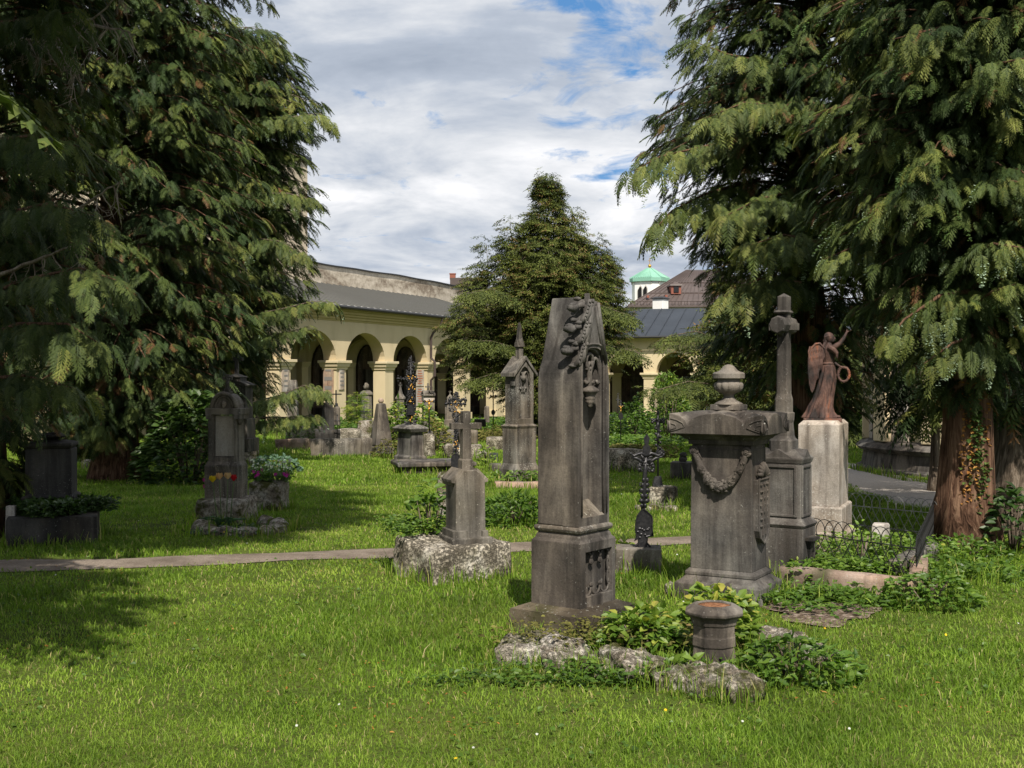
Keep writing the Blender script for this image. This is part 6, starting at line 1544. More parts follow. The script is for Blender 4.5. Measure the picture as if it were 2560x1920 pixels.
def portrait_tomb():
    t = Thing('portrait_tomb', 'shaded arched grey tomb with an inscribed panel, a carved portrait head and a small cross', 'gravestone', 566, 12.9, base=1243, rot=-9); s = t.s; S = MATS['stone_grey']; z = t.z
    D = .30; X = lambda px: (px - 566) * s
    b = MB(); b.box(X(565), 0, z(1248), 86 * s, D, z(1163) - z(1248)); b.loft([(z(1163), 86 * s, D), (z(1157), 80 * s, D - .03), (z(1152), 76 * s, D - .05)], cx=X(565)); bb = b.build('base_block', S, t.o, bevel=.006)
    b = MB(); b.at(X(571), -D / 2, 0); b.loft([(z(1180), .12, .04), (z(1172), .15, .07), (z(1162), .16, .10), (z(1158), .16, .10)]); b.build('bracket', S, bb, bevel=.005)
    yf = -D / 2 + .04; dd = D - .08
    b = MB(); b.box(X(565), .03, z(1153), 76 * s, dd - .04, z(1040) - z(1153)); b.build('body', S, t.o, bevel=.006)
    b = MB(); o = [(X(529), z(1152)), (X(602), z(1152)), (X(602), z(1035)), (X(529), z(1035))]; i_ = [(X(541), z(1142)), (X(597), z(1142)), (X(596), z(1036)), (X(542), z(1036))]
    b.frame(o, i_, yf - .01, yf + .04); b.build('frame', S, t.o, bevel=.004)
    b = MB(); b.box(X(569), yf + .045, z(1139), 49 * s, .02, z(1038) - z(1139)); pn = b.build('inscription_panel', MATS['stone_plaque'], t.o, label='weathered pale panel')
    b = MB(); b.box(X(569), 0, z(1036), 92 * s, D - .02, z(1020) - z(1036)); b.box(X(532), 0, z(1047), 14 * s, D - .01, z(1036) - z(1047) + .004); b.box(X(606), 0, z(1047), 14 * s, D - .01, z(1036) - z(1047) + .004)
    for px in (532, 606): b.lathe([(.012, z(1062)), (.03, z(1055)), (.04, z(1047))], 10, X(px), -.05)
    b.build('shoulders', S, t.o, bevel=.005)
    r = 32 * s; zc = z(1020); arc = [(X(569) + r * math.cos(a_ * math.pi / 12), zc + r * 1.15 * math.sin(a_ * math.pi / 12)) for a_ in range(13)]
    b = MB(); b.prism([(X(569) - r, zc - .01), (X(569) + r, zc - .01)] + arc[1:-1], yf + .02, D / 2 - .02); b.build('arch', S, t.o, bevel=.005)
    b = MB(); ar = [(x, yf, q) for x, q in arc]; b.tube(ar, .022, 8); b.tube([(X(569) + (r * .72) * math.cos(a_ * math.pi / 12), yf + .01, zc + r * .92 * math.sin(a_ * math.pi / 12)) for a_ in range(13)], .012, 6); b.build('arch_moulding', S, t.o, smooth=True)
    b = MB(); c = Vector((X(570), yf + .0, z(1012))); b.ball(c, (.026, .03, .034), 12, 9, .25, 4); b.ball(c + Vector((0, -.02, -.018)), (.017, .016, .02), 10, 7); b.ball(c + Vector((-.004, -.032, -.002)), .006, 6, 5); b.ball(c + Vector((-.0, .006, .012)), (.034, .025, .03), 12, 8, .5, 2)
    b.ring(c + Vector((0, .01, -.045)), .05, .013, 14, 6, .5, 'y', math.pi, 2 * math.pi); b.build('portrait_head', MATS['stone_warm'], t.o, smooth=True)
    b = MB(); b.box(X(569), 0, z(985), 19 * s, .10, z(978) - z(985)); b.box(X(569), 0, z(978), 13 * s, .075, z(970) - z(978)); b.box(X(569), 0, z(970), 8 * s, .035, z(936) - z(970)); b.box(X(569), 0, z(949), 25 * s, .034, z(942) - z(949)); b.build('cross', S, t.o, bevel=.003)
    # stone below and the ring of tufa
    k = Thing('rough_block', 'rough dark tufa block under the portrait tomb, behind the tulips', 'stone', 565, 12.85, rot=-9); b = MB(); b.grid_box(0, .02, -.05, 118 * s, .55, k.z(1243) + .05, .04, .12); b.rough(.018, 6, 4); b.build('block', MATS['tufa'], k.o, smooth=True)
    kb = Thing('grave_edging', 'low horseshoe ring of rough tufa round the tulips', 'edging', 590, 12.0); b = MB()
    P = [(-108, 14), (-100, -2), (-75, -20), (-40, -33), (0, -38), (45, -38), (85, -30), (108, -14), (104, 6), (72, 24), (30, 34)]
    b.tube([(px * kb.s, py * kb.s * 3.0 + .15, .06) for px, py in P], [.08, .10, .11, .12, .12, .12, .12, .11, .10, .09, .08], 12, 1.0)
    # refine before roughening
    m_ = MB(); 
    Q = []
    for a_, c_ in zip(P[:-1], P[1:]):
        for u in range(6): Q.append(((a_[0] + (c_[0] - a_[0]) * u / 6) * kb.s, (a_[1] + (c_[1] - a_[1]) * u / 6) * kb.s * 3.0 + .15, .05))
    m_.tube([(q[0], q[1], .01) for q in Q], [.085 + .012 * math.sin(i * .9) for i in range(len(Q))], 14); m_.rough(.022, 9, 5); m_.rough(.008, 30, 2); m_.build('stone_ring', MATS['tufa'], kb.o, smooth=True)
portrait_tomb()

def tall_dark_tomb():
    t = Thing('dark_tomb', 'tall dark shaded tomb with winged roof and a plain cross behind the portrait tomb', 'gravestone', 594, 21.6, base=1150, rot=-6); s = t.s; S = MATS['stone_black']; z = t.z
    b = MB(); b.box(0, 0, z(1128), 84 * s, .6, z(1095) - z(1128)); b.build('plinth', S, t.o, bevel=.01)
    b = MB(); b.box(0, 0, z(1096), 70 * s, .5, z(1046) - z(1096)); b.build('base_block', S, t.o, bevel=.01)
    b = MB(); b.box(0, 0, z(1047), 60 * s, .42, z(965) - z(1047)); b.build('body', S, t.o, bevel=.01)
    b = MB(); b.box(-2 * s, 0, z(965), 34 * s, .36, z(944) - z(965)); b.loft([(z(944), 38 * s, .42), (z(942), 38 * s, .42), (z(935), 10 * s, .12)], cx=-2 * s); b.build('neck', S, t.o, bevel=.008)
    b = MB()
    for q in (-1, 1): b.add([(q * 14 * s, -.25, z(953)), (q * 38 * s, -.25, z(962)), (q * 38 * s, .25, z(962)), (q * 14 * s, .25, z(953)), (q * 14 * s, -.25, z(963)), (q * 36 * s, -.25, z(966)), (q * 36 * s, .25, z(966)), (q * 14 * s, .25, z(963))], [(0, 1, 2, 3), (7, 6, 5, 4), (0, 4, 5, 1), (1, 5, 6, 2), (2, 6, 7, 3)] if q > 0 else [(3, 2, 1, 0), (4, 5, 6, 7), (1, 5, 4, 0), (2, 6, 5, 1), (3, 7, 6, 2)])
    b.build('winged_roof', S, t.o)
    b = MB(); b.box(-2 * s, 0, z(937), 9 * s, .07, z(884) - z(937)); b.box(-2 * s, 0, z(902), 33 * s, .07, z(893) - z(902)); b.build('cross', S, t.o, bevel=.006)
    k = Thing('tufa_block', 'dark squared tufa block beside the foot of the tall dark tomb', 'stone', 622, 23.4); b = MB(); b.grid_box(0, 0, -.03, 42 * k.s, .35, k.z(1120) + .03, .06, .1); b.rough(.03, 4, 7); b.build('block', MATS['tufa'], k.o, smooth=True)
    k = Thing('rock_planter', 'long dark tufa trough planted with white and magenta flowers', 'planter', 672, 14.3, rot=-4); s = k.s
    b = MB(); b.grid_box(0, 0, -.03, 86 * s, .45, k.z(1200) + .03, .05, .12); b.rough(.03, 4.5, 9); b.rough(.008, 20, 1); b.build('trough', MATS['tufa'], k.o, smooth=True)
tall_dark_tomb()

def left_dark_tomb():
    t = Thing('dark_gravestone', 'almost black pillar gravestone with a low urn under drooping boughs at the left edge', 'gravestone', 128, 11.5, base=1268, rot=12); s = t.s; S = MATS['stone_black']; z = t.z
    b = MB(); b.box(0, 0, z(1275), 108 * s, .36, z(1120) - z(1275)); b.build('body', S, t.o, bevel=.01)
    b = MB(); b.loft([(z(1120), 100 * s, .34), (z(1112), 112 * s, .42), (z(1106), 112 * s, .42), (z(1100), 60 * s, .22)]); b.lathe([(.05, z(1100)), (.1, z(1095)), (.16, z(1090)), (.15, z(1086)), (.06, z(1081))], 14); b.build('cap', S, t.o, bevel=.006)
    b = MB(); b.loft([(z(1272), 124 * s, .42), (z(1238), 124 * s, .42), (z(1232), 108 * s, .36)]); b.build('plinth', S, t.o, bevel=.006)
    k = Thing('grave_box', 'dark walled grave bed overgrown with ivy at the left edge', 'grave', 130, 10.95, rot=18); s = k.s; zt = k.z(1290)
    b = MB(); b.grid_box(0, .35, -.03, 212 * s, .95, zt + .03, .07, .04); b.rough(.006, 5, 1); b.build('walls', MATS['stone_black'], k.o)
    k = Thing('stone_post', 'pale leaning slab end beside the overgrown grave bed at the left edge', 'stone', 27, 11.0, rot=8); s = k.s; b = MB(); b.box(0, 0, -.02, 26 * s, .10, k.z(1264) + .02, .01); b.build('slab', MATS['stone_pale'], k.o, bevel=.005)
left_dark_tomb()
# ---------------------------------------------------------------- iron crosses
def scroll(b, x, z, r, turn, a0, y=0, th=.010, n=16, k=1.6):
    pts = []; 
    for i in range(n + 1):
        u = i / n; a = a0 + turn * u * k * math.pi; rr = r * (1 - .72 * u); pts.append((x + rr * math.cos(a), y, z + rr * math.sin(a)))
    b.tube(pts, [th * (1 - .35 * i / n) for i in range(n + 1)], 6)
def corpus(b, x, y, z, h):
    """small hanging figure, head leaning: one connected body"""
    k = h / 1.0
    b.tube([(x, y, z + .02 * k), (x - .01 * k, y - .02 * k, z - .15 * k), (x + .01 * k, y - .025 * k, z - .32 * k), (x + .02 * k, y - .03 * k, z - .45 * k)], [.07 * k, .085 * k, .06 * k, .07 * k], 8, .7)
    b.tube([(x + .02 * k, y - .03 * k, z - .43 * k), (x - .03 * k, y - .06 * k, z - .62 * k), (x, y - .01 * k, z - .88 * k)], [.065 * k, .05 * k, .03 * k], 8)
    for q in (-1, 1): b.tube([(x + q * .05 * k, y - .01 * k, z), (x + q * .2 * k, y, z + .07 * k), (x + q * .36 * k, y + .01 * k, z + .16 * k)], [.035 * k, .028 * k, .02 * k], 6)
    b.ball((x - .03 * k, y - .04 * k, z + .11 * k), (.055 * k, .055 * k, .07 * k), 9, 7)
def iron_cross_baroque():
    t = Thing('iron_cross', 'dark cast iron grave cross with scrolled arms and a shield plate near the garland tomb', 'grave cross', 1606, 9.38, base=1372, rot=4); s = t.s; I = M['iron']; z = t.z
    X = lambda px: (px - 1606) * s
    b = MB(); outline = [(1585, 1352), (1590, 1340), (1587, 1322), (1589, 1300), (1592, 1290), (1600, 1278), (1606, 1272), (1616, 1278), (1628, 1290), (1630, 1300), (1629, 1318), (1632, 1340), (1618, 1342), (1615, 1366), (1596, 1366), (1594, 1345)]
    poly = [(X(px + 1), z(py)) for px, py in outline][::-1]; b.prism(poly[::-1] if False else poly, -.010, .010)
    b.tube([(x, -.012, q) for x, q in poly + [poly[0]]], .006, 6)
    r = random.Random(4)
    for k in range(14): b.ball((X(r.uniform(1592, 1626)), -.012, z(r.uniform(1318, 1345))), (.012, .008, .009), 6, 5)
    b.tube([(X(1588), 0, z(1367)), (X(1598), 0, z(1357)), (X(1607), 0, z(1352)), (X(1616), 0, z(1357)), (X(1627), 0, z(1367))], [.008, .010, .012, .010, .008], 7)
    b.build('shield_plate', I, t.o)
    b = MB(); b.tube([(X(1607), 0, z(1280)), (X(1611), 0, z(1230)), (X(1613), 0, z(1180)), (X(1616), 0, z(1140))], [.016, .02, .018, .015], 8, .6)
    for k, py in enumerate((1264, 1252, 1240, 1226, 1213, 1200)):
        w_ = (8, 12, 9, 13, 10, 8)[k]
        for q in (-1, 1): b.ball((X(1609 + (1264 - py) * .07 + q * w_ * .55), -.004, z(py)), (w_ * .55 * s, .010, 6 * s), 8, 6, .5, k)
    for k in range(3):
        for q in (-1, 1): scroll(b, X(1611 + q * 7), z(1250 - 20 * k), 7 * s, q, -1.57, 0, .005, 10, 1.2)
    b.build('shaft', I, t.o, smooth=True)
    b = MB()
    for q in (-1, 1):
        b.tube([(X(1616), -.004, z(1142)), (X(1616 + q * 12), -.004, z(1133)), (X(1616 + q * 22), -.004, z(1136)), (X(1616 + q * 31), -.004, z(1140)), (X(1616 + q * 38), -.004, z(1134))], [.013, .012, .013, .012, .006], 7, .6)
        b.tube([(X(1616 + q * 36), -.004, z(1143)), (X(1616 + q * 24), -.004, z(1146)), (X(1616 + q * 14), -.004, z(1152)), (X(1616 + q * 5), -.004, z(1160))], [.006, .014, .012, .010], 7, .6)
        b.tube([(X(1616 + q * 6), 0, z(1165)), (X(1616 + q * 16), 0, z(1158)), (X(1616 + q * 20), 0, z(1168)), (X(1616 + q * 19), 0, z(1180))], [.009, .012, .010, .004], 7, .6)
        scroll(b, X(1616 + q * 11), z(1150), 9 * s, q, 1.0, 0, .006); scroll(b, X(1616 + q * 8), z(1172), 7 * s, -q, -1.0, 0, .006)
        b.ball((X(1616 + q * 39), 0, z(1134)), (.012, .008, .012), 8, 6); b.ball((X(1616 + q * 18), 0, z(1175)), (.012, .009, .02), 8, 6, .5)
    r = random.Random(9)
    for k in range(34): b.ball((X(1616 + r.uniform(-17, 17)), r.uniform(-.008, .008), z(r.uniform(1136, 1178))), (r.uniform(.008, .017), .007, r.uniform(.008, .017)), 7, 5, .6, k)
    b.build('arms', I, t.o, smooth=True)
    b = MB(); o = [(1609, 1138), (1608, 1125), (1612, 1112), (1611, 1104), (1609, 1096), (1614, 1090), (1617, 1084), (1621, 1090), (1625, 1096), (1622, 1104), (1621, 1112), (1625, 1125), (1623, 1138)]
    b.prism([(X(px), z(py)) for px, py in o], -.007, .007); b.ring((X(1616.5), 0, z(1124)), 8 * s, .006, 16, 6, 1.5); b.build('head_plate', I, t.o)
    k = Thing('stone_block', 'plain grey squared stone carrying the scrolled iron cross', 'stone', 1596, 9.38, rot=-6); b = MB(); b.box(-.0, .02, -.03, 116 * k.s, .30, k.z(1368) + .03, .004); b.rough(.004, 5, 1); b.build('block', M['stone_grey'], k.o, bevel=.008)
iron_cross_baroque()
def crucifix(name_label, px, Y, base, top, arm_py, arm_px, fig=True, gold=True, plate=None, foot=None, th=4.0, figure_h=None):
    t = Thing('iron_crucifix', name_label, 'grave cross', px, Y, base=base, group='iron crucifixes among the graves'); s = t.s; z = t.z; b = MB()
    b.tube([(0, 0, 0), (0, 0, z(top))], th * s * .5, 8); b.tube([(-arm_px * s, 0, z(arm_py)), (arm_px * s, 0, z(arm_py))], th * s * .45, 8)
    for x, zz in ((-arm_px * s, z(arm_py)), (arm_px * s, z(arm_py)), (0, z(top))): b.ball((x, 0, zz), th * s * .85, 8, 6); b.ball((x * 1.0, 0, zz + th * s * .8), th * s * .5, 8, 6)
    b.build('cross', M['iron'], t.o, smooth=True)
    if fig: b = MB(); corpus(b, 0, -th * s * .6, z(arm_py) - .05 * (figure_h or 30) * s, (figure_h or 30) * s); b.build('figure', M['iron'] if not gold else M['gold'], t.o, smooth=True)
    if plate:
        b = MB(); py, w_, h_ = plate; poly = [(w_ * s * math.cos(a * math.pi / 8), h_ * s * math.sin(a * math.pi / 8)) for a in range(16)]; b.at(0, -.01, z(py)); b.prism(poly, -.012, .012); b.build('plate', M['iron'], t.o)
    if foot:
        b = MB(); b.loft([(0, foot * s, foot * s * .5), (z(base - foot * .9), foot * s * .55, foot * s * .3)]); b.rough(.02, 12, 2); b.build('foot', M['iron'], t.o)
    return t
t = crucifix('black iron crucifix with a bell shaped foot, standing behind the scrolled cross', 1645, 14.8, 1214, 1033, 1052, 13, True, False, None, 26, 5, 62)
def c2():
    s = t.s; b = MB()
    for q in (-1, 1):
        for k in range(3): b.ball((q * (8 + 3 * k) * s, -.01, t.z(1050 + 3 * k)), (4 * s, 3 * s, 4 * s), 8, 6, .5, k)
        scroll(b, q * 7 * s, t.z(1062), 6 * s, q, 1, 0, 1.2 * s)
    b.ring((6 * s, 0, t.z(1133)), 9 * s, 3 * s, 16, 7, 1.1); b.ball((6 * s, 0, t.z(1133)), (10 * s, 2.5 * s, 10 * s), 12, 8)
    for k in range(8): b.ball(((-1) ** k * 5 * s, -.01, t.z(1120 - 7 * k)), (4 * s, 3.5 * s, 4 * s), 7, 6, .6, k)
    b.build('ornament', M['iron'], t.o, smooth=True)
    k = Thing('stone_block', 'mossy stone block carrying the black crucifix with the bell shaped foot', 'stone', 1658, 14.8, rot=-20); b = MB(); b.grid_box(0, 0, -.03, 62 * k.s, .34, k.z(1216) + .03, .05, .08); b.rough(.012, 6, 3); b.build('block', M['conglomerate'], k.o, smooth=True)
    k = Thing('kerb_stone', 'low broken stone lying on the grass in front of the mossy block', 'stone', 1640, 14.2); b = MB(); b.grid_box(0, 0, -.05, 100 * k.s, .2, .12, .06, .2); b.rough(.03, 6, 5); b.build('block', M['tufa'], k.o, smooth=True)
c2()
def ornate_gold(label, px, Y, base, rows, arms, gold_rows, seed, plate):
    """rows: (image row, half width) of the leafy outline; arms: (row, from, to)"""
    t = Thing('ornate_cross', label, 'grave cross', px, Y, base=base); s = t.s; z = t.z; r = random.Random(seed); b = MB(); g = MB()
    b.tube([(0, 0, 0), (0, 0, z(rows[-1][0]))], 2.2 * s, 8)
    py = rows[0][0]
    while py > rows[-1][0]:
        hw = np.interp(-py, [-q[0] for q in rows], [q[1] for q in rows])
        for k in range(3):
            x = r.uniform(-hw, hw); tgt = g if r.random() < .16 and min(abs(py - q) for q in gold_rows) < 9 else b
            tgt.ball((x * s, r.uniform(-2, 0) * s, z(py + r.uniform(-2, 2))), (r.uniform(1.4, 3) * s, 1.6 * s, r.uniform(1.4, 3) * s), 7, 5, .5, py + k)
        if r.random() < .5 and hw > 3: scroll(b, r.uniform(-hw, hw) * .6 * s, z(py), r.uniform(3, 5) * s, r.choice((-1, 1)), r.uniform(0, 6), 0, 1.0 * s, 10)
        py -= 2.4
    for (ry, x0, x1) in arms:
        b.tube([(x0 * s, 0, z(ry)), (x1 * s, 0, z(ry))], 2.0 * s, 7)
        x = x0
        while x < x1: b.ball((x * s, -s, z(ry + r.uniform(-4, 4))), r.uniform(1.5, 3) * s, 7, 5, .5, x); x += 2.2
        for xe in (x0, x1):
            if abs(xe) > 10: b.ball((xe * s, 0, z(ry)), 4 * s, 9, 7, .5, 3); b.ball((xe * s, 0, z(ry - 7)), 2 * s, 7, 5); b.ball((xe * s, 0, z(ry + 6)), 2 * s, 7, 5)
    b.build('ironwork', M['iron'], t.o, smooth=True)
    for gy in gold_rows:
        for k in range(3): g.ball((r.uniform(-6, 6) * s, -2.6 * s, z(gy + r.uniform(-3, 3))), (1.3 * s, 1.1 * s, 2.2 * s), 7, 5)
    g.build('gilding', M['gold'], t.o, smooth=True)
    if plate:
        b = MB(); y0, y1, w_ = plate; b.at(0, -.03, 0); pl = [(-w_ * s, z(y0)), (w_ * s, z(y0)), (w_ * s, z(y1 + w_))] + [(w_ * s * math.cos(a * math.pi / 8), z(y1 + w_) + w_ * s * math.sin(a * math.pi / 8)) for a in range(1, 8)] + [(-w_ * s, z(y1 + w_))]
        b.prism(pl, -2 * s, 2 * s); b.tube([(x, -2.2 * s, q) for x, q in pl + [pl[0]]], 1.1 * s, 6); b.build('name_plate', M['iron'], t.o)
    return t
ornate_gold('tall ornate black iron cross with gilt leaves on the grey pillar tomb', 1027, 22.35, 1058, [(1056, 15), (1045, 14), (1030, 12), (1010, 12), (990, 10), (975, 10), (955, 10), (945, 14), (930, 13), (922, 12), (912, 9), (900, 5), (892, 3)], [(947, -32, 14)], (1045, 1052, 945, 942, 968, 1002), 3, (1036, 1010, 8))
ornate_gold('wide ornate black iron cross with gilt flowers behind the plain stone cross', 1140, 13.6, 1182, [(1132, 8), (1120, 8), (1100, 5), (1070, 5), (1050, 5), (1040, 9), (1025, 16), (1010, 22), (1000, 18), (990, 8), (980, 5)], [(1010, -25, 22), (1000, -16, 24)], (1015, 1030, 1005, 1112, 1104), 5, (1180, 1134, 11))
def tufa_under_ornate():
    k = Thing('tufa_block', 'rough upright tufa block under the wide gilt iron cross', 'stone', 1122, 13.7); b = MB(); b.grid_box(0, 0, -.05, 56 * k.s, .32, k.z(1182) + .05, .05, .18); b.rough(.03, 6, 8); b.rough(.01, 22, 3); b.build('block', M['tufa'], k.o, smooth=True)
tufa_under_ornate()
crucifix('slim iron crucifix on a low stone in front of the little shrine shaped stone', 1073, 27, 1084, 1002, 1004, 12, True, True, None, 8, 3.4, 30)
crucifix('slim gilt iron crucifix with a ring on its pole, left of the gabled tomb', 1233, 38, 1068, 982, 990, 6, True, True, (1031, 5, 7), None, 2.6, 20)
crucifix('iron crucifix with gilt flowers and an oval plate among ivy right of the stele', 1552, 30, 1100, 1004, 1016, 5, True, True, (1040, 6, 10), None, 2.8, 18)
crucifix('thin iron cross in shade at the foot of the dark slab', 843, 28.5, 1080, 1038, 1052, 6, False, False, None, None, 2.2)
crucifix('small black iron cross on the tufa in front of the octagonal pillar', 910, 33, 1052, 1017, 1029, 7, False, False, None, None, 2.0)
crucifix('thin crucifix with a gilt figure against the dark trees behind the garland tomb', 1909, 30, 1060, 1000, 1006, 5, True, True, None, None, 2.2, 22)
crucifix('small plain crucifix standing in the ivy right of the big urn tomb', 1767, 34, 1060, 1012, 1020, 5, False, False, None, None, 1.8)
crucifix('slim iron cross far behind, left of the wooden looking far pillar', 1545, 44, 1060, 985, 1000, 4, False, False, None, None, 2)

# ---------------------------------------------------------------- smaller stones in the distance
def stone_thing(label, px, Y, base, parts, mat='stone_grey', rot=0, name='gravestone', group=None, ground=True):
    """parts: (part name, list of (row, half width px[, depth px]))"""
    t = Thing(name, label, 'gravestone', px, Y, base=base, rot=rot, group=group); s = t.s
    for q, (pn, rows, *o) in enumerate(parts):
        b = MB(); cham = o[0] if o else 0
        b.loft([(t.z(r[0]), 2 * r[1] * s, (2 * r[1] * s * .8 if len(r) < 3 else 2 * r[2] * s)) for r in rows], cham=cham); b.build(pn, M[mat if len(o) < 2 else o[1]], t.o, bevel=.01)
    return t
t = stone_thing('octagonal grey pillar gravestone with a round carved head of stone, between two arcade pillars', 916, 40, 1062, [('shaft', [(1062, 16), (1052, 14), (990, 13), (988, 13)], .5), ('cap', [(990, 13), (987, 16), (983, 16), (979, 12), (976, 8)], .5)])
b = MB(); b.ball((0, 0, t.z(967)), (7 * t.s, 7 * t.s, 9 * t.s), 14, 10, .5, 2); b.build('carved_head', M['stone_warm'], t.o, smooth=True)
t = stone_thing('small grey gravestone with a pyramid top and tiny stone cross left of the gilt cross', 1001, 43, 1065, [('shaft', [(1065, 11), (998, 9)]), ('roof', [(998, 12), (994, 12), (985, 6), (974, 3), (962, 1.3)])])
b = MB(); s = t.s; b.box(0, 0, t.z(968), 2.5 * s, 2 * s, 12 * s); b.box(0, 0, t.z(964), 9 * s, 2 * s, 2.6 * s); b.ball((0, 0, t.z(959)), 2.2 * s, 8, 6); b.build('cross', M['stone_grey'], t.o)
t = stone_thing('lantern shaped gravestone with little gables in front of the pillar with the downpipe', 1070, 39, 1068, [('shaft', [(1068, 15), (1045, 14), (1002, 12), (1000, 14)]), ('lantern', [(1002, 14), (986, 14)], 0, 'stone_pale')], rot=20)
b = MB(); s = t.s
for a in range(4):
    b.M = Matrix.Rotation(a * math.pi / 2, 4, 'Z'); b.prism([(-16 * s, t.z(989)), (-16 * s, t.z(986)), (0, t.z(976)), (16 * s, t.z(986)), (16 * s, t.z(989)), (0, t.z(980))][::-1], -15 * s, 0)
b.build('gables', M['stone_grey'], t.o)
b = MB(); b.box(0, 0, t.z(982), 4 * s, 4 * s, 24 * s); b.box(0, 0, t.z(969), 14 * s, 4 * s, 4 * s); b.build('cross', M['stone_grey'], t.o)
t = stone_thing('tall grey gravestone with a rounded shouldered head behind the wide gilt cross', 1125, 36, 1072, [('shaft', [(1072, 14), (1050, 14), (1048, 12), (1012, 12), (1005, 8)])]); s = t.s
b = MB(); b.loft([(t.z(1006), 14 * s, 8 * s), (t.z(994), 16 * s, 10 * s), (t.z(986), 3 * s, 3 * s)]); b.box(0, 0, t.z(988), 1.6 * s, 1.6 * s, 12 * s); b.box(0, 0, t.z(980), 7 * s, 1.6 * s, 1.6 * s); b.build('small_spire', M['stone_grey'], t.o)
stone_thing('grey stone cross shaped marker far behind, in front of the dark arcade bay', 1217, 45, 1056, [('slab', [(1056, 7), (1018, 6), (1015, 4)])], 'stone_warm')
t = stone_thing('pale low gravestone with a tiny white cross on top', 1200, 40, 1066, [('slab', [(1066, 15), (1048, 14)])], 'stone_warm'); s = t.s
b = MB(); b.box(0, 0, t.z(1049), 2.4 * s, 2 * s, 12 * s); b.box(0, 0, t.z(1044), 8 * s, 2 * s, 2.4 * s); b.build('cross', M['stone_pale'], t.o)
def rock_stele():
    t = Thing('rock_stele', 'pale leaning rock shaped stele with carved bark behind the plain stone cross', 'gravestone', 1158, 26.5, base=1126, rot=18); s = t.s; z = t.z
    b = MB(); poly = [(-9 * s, 0), (12 * s, 0), (14 * s, z(1080)), (16 * s, z(1034)), (2 * s, z(1030)), (-12 * s, z(1032)), (-19 * s, z(1058)), (-15 * s, z(1085))]
    n = 8; b.prism(poly, -.12, .12); b.build('slab', M['stone_warm'], t.o, bevel=.02)
    b = MB(); r = random.Random(3)
    for k in range(10): x = r.uniform(-14, 8) * s; z0 = r.uniform(z(1120), z(1050)); b.tube([(x, -.125, z0), (x + r.uniform(-2, 2) * s, -.135, z0 + 10 * s), (x - 2 * s, -.125, z0 + r.uniform(14, 30) * s)], [.01, .02, .006], 5)
    b.ring((-3 * s, -.13, z(1054)), 6 * s, 1.1 * s, 14, 6, 1.3); b.build('carving', M['stone_warm'], t.o, smooth=True)
    k = Thing('tufa_block', 'pale broken rocks at the foot of the leaning rock stele', 'stone', 1160, 25.6); b = MB()
    b.grid_box(0, 0, -.03, 100 * k.s, .5, k.z(1112) + .03, .1, .3); b.rough(.09, 3, 4); b.rough(.03, 10, 1); b.build('rocks', M['conglomerate'], k.o, smooth=True)
rock_stele()
stone_thing('small dark blue slate slab standing in the grass left of the gabled tomb', 1234, 24.5, 1158, [('slab', [(1158, 11.5, 3), (1132, 11, 3)])], 'slate', rot=-12)
t = stone_thing('dark shaded slab leaning on its rough base left of the pyramid shaped tomb', 819, 29, 1080, [('slab', [(1080, 17, 7), (1040, 15, 6), (1006, 12, 5)])], 'stone_black', rot=8)
b = MB(); b.box(-4 * t.s, 0, t.z(1006), 4 * t.s, 2 * t.s, 22 * t.s); b.build('cross_stub', M['iron_flat'], t.o)
b = MB(); b.grid_box(0, 0, t.z(1104), 60 * t.s, .5, t.z(1074) - t.z(1104), .12, .1); b.rough(.03, 4, 2); b.build('base', M['stone_black'], t.o, smooth=True)
t = stone_thing('short round shouldered gravestone carrying an iron cross beside the first arcade pillar', 841, 37, 1062, [('shaft', [(1062, 9), (1020, 8.5), (1016, 6)], .4)], 'stone_dark'); s = t.s
b = MB(); b.loft([(t.z(1017), 8 * s, 8 * s), (t.z(1008), 6 * s, 6 * s)]); b.box(-1 * s, 0, t.z(1009), 3.2 * s, 2 * s, 34 * s); b.box(-1 * s, 0, t.z(987), 28 * s, 2 * s, 3 * s); b.build('cross', M['iron'], t.o)
stone_thing('cracked grey weathered stele half behind the hanging boughs of the left conifers', 732, 37, 1050, [('shaft', [(1050, 13), (992, 12)]), ('head', [(992, 15), (988, 15), (968, 11), (950, 9)])], 'stone_grey')
stone_thing('pale shaded stele behind the dark pillar gravestone with the urn at the far left', 178, 33, 1112, [('foot', [(1112, 30), (1098, 30)], 0, 'stone_reddish'), ('slab', [(1098, 26, 9), (1048, 22, 8), (1020, 20, 8)]), ('head', [(1020, 24, 9), (1010, 18, 8), (1002, 6, 5)])], 'stone_grey')
stone_thing('low broken pinnacle stone seen between ivy and the far pillar', 1601, 46, 1056, [('shaft', [(1056, 7), (1022, 6), (1018, 4), (1010, 2.5), (1004, 2.5)])], 'stone_warm')
stone_thing('narrow gravestone leaning against the right side of the far pillar', 1637, 50, 1052, [('shaft', [(1052, 5), (1004, 4), (1000, 3)])], 'stone_reddish')
stone_thing('slim grey pointed gravestone in the shadow right of the bright bush', 1713, 40, 1052, [('shaft', [(1052, 9), (998, 8), (985, 4)])], 'stone_dark')
stone_thing('dark gravestone with a cross shaped head in shade left of the garland tomb', 1740, 38, 1052, [('shaft', [(1052, 12), (1012, 11), (1008, 6)])], 'stone_dark')
t = stone_thing('squat stone with a weathered sitting figure, half hidden by the garland tomb', 1706, 19.5, 1195, [('block', [(1195, 28), (1154, 27)])], 'stone_dark', rot=-15); s = t.s
b = MB(); b.ball((2 * s, 0, t.z(1148)), (11 * s, 8 * s, 8 * s), 12, 8, .5, 4); b.ball((2 * s, 0, t.z(1137)), (9 * s, 7 * s, 7 * s), 12, 8, .5, 7); b.build('figure', M['stone_dark'], t.o, smooth=True)
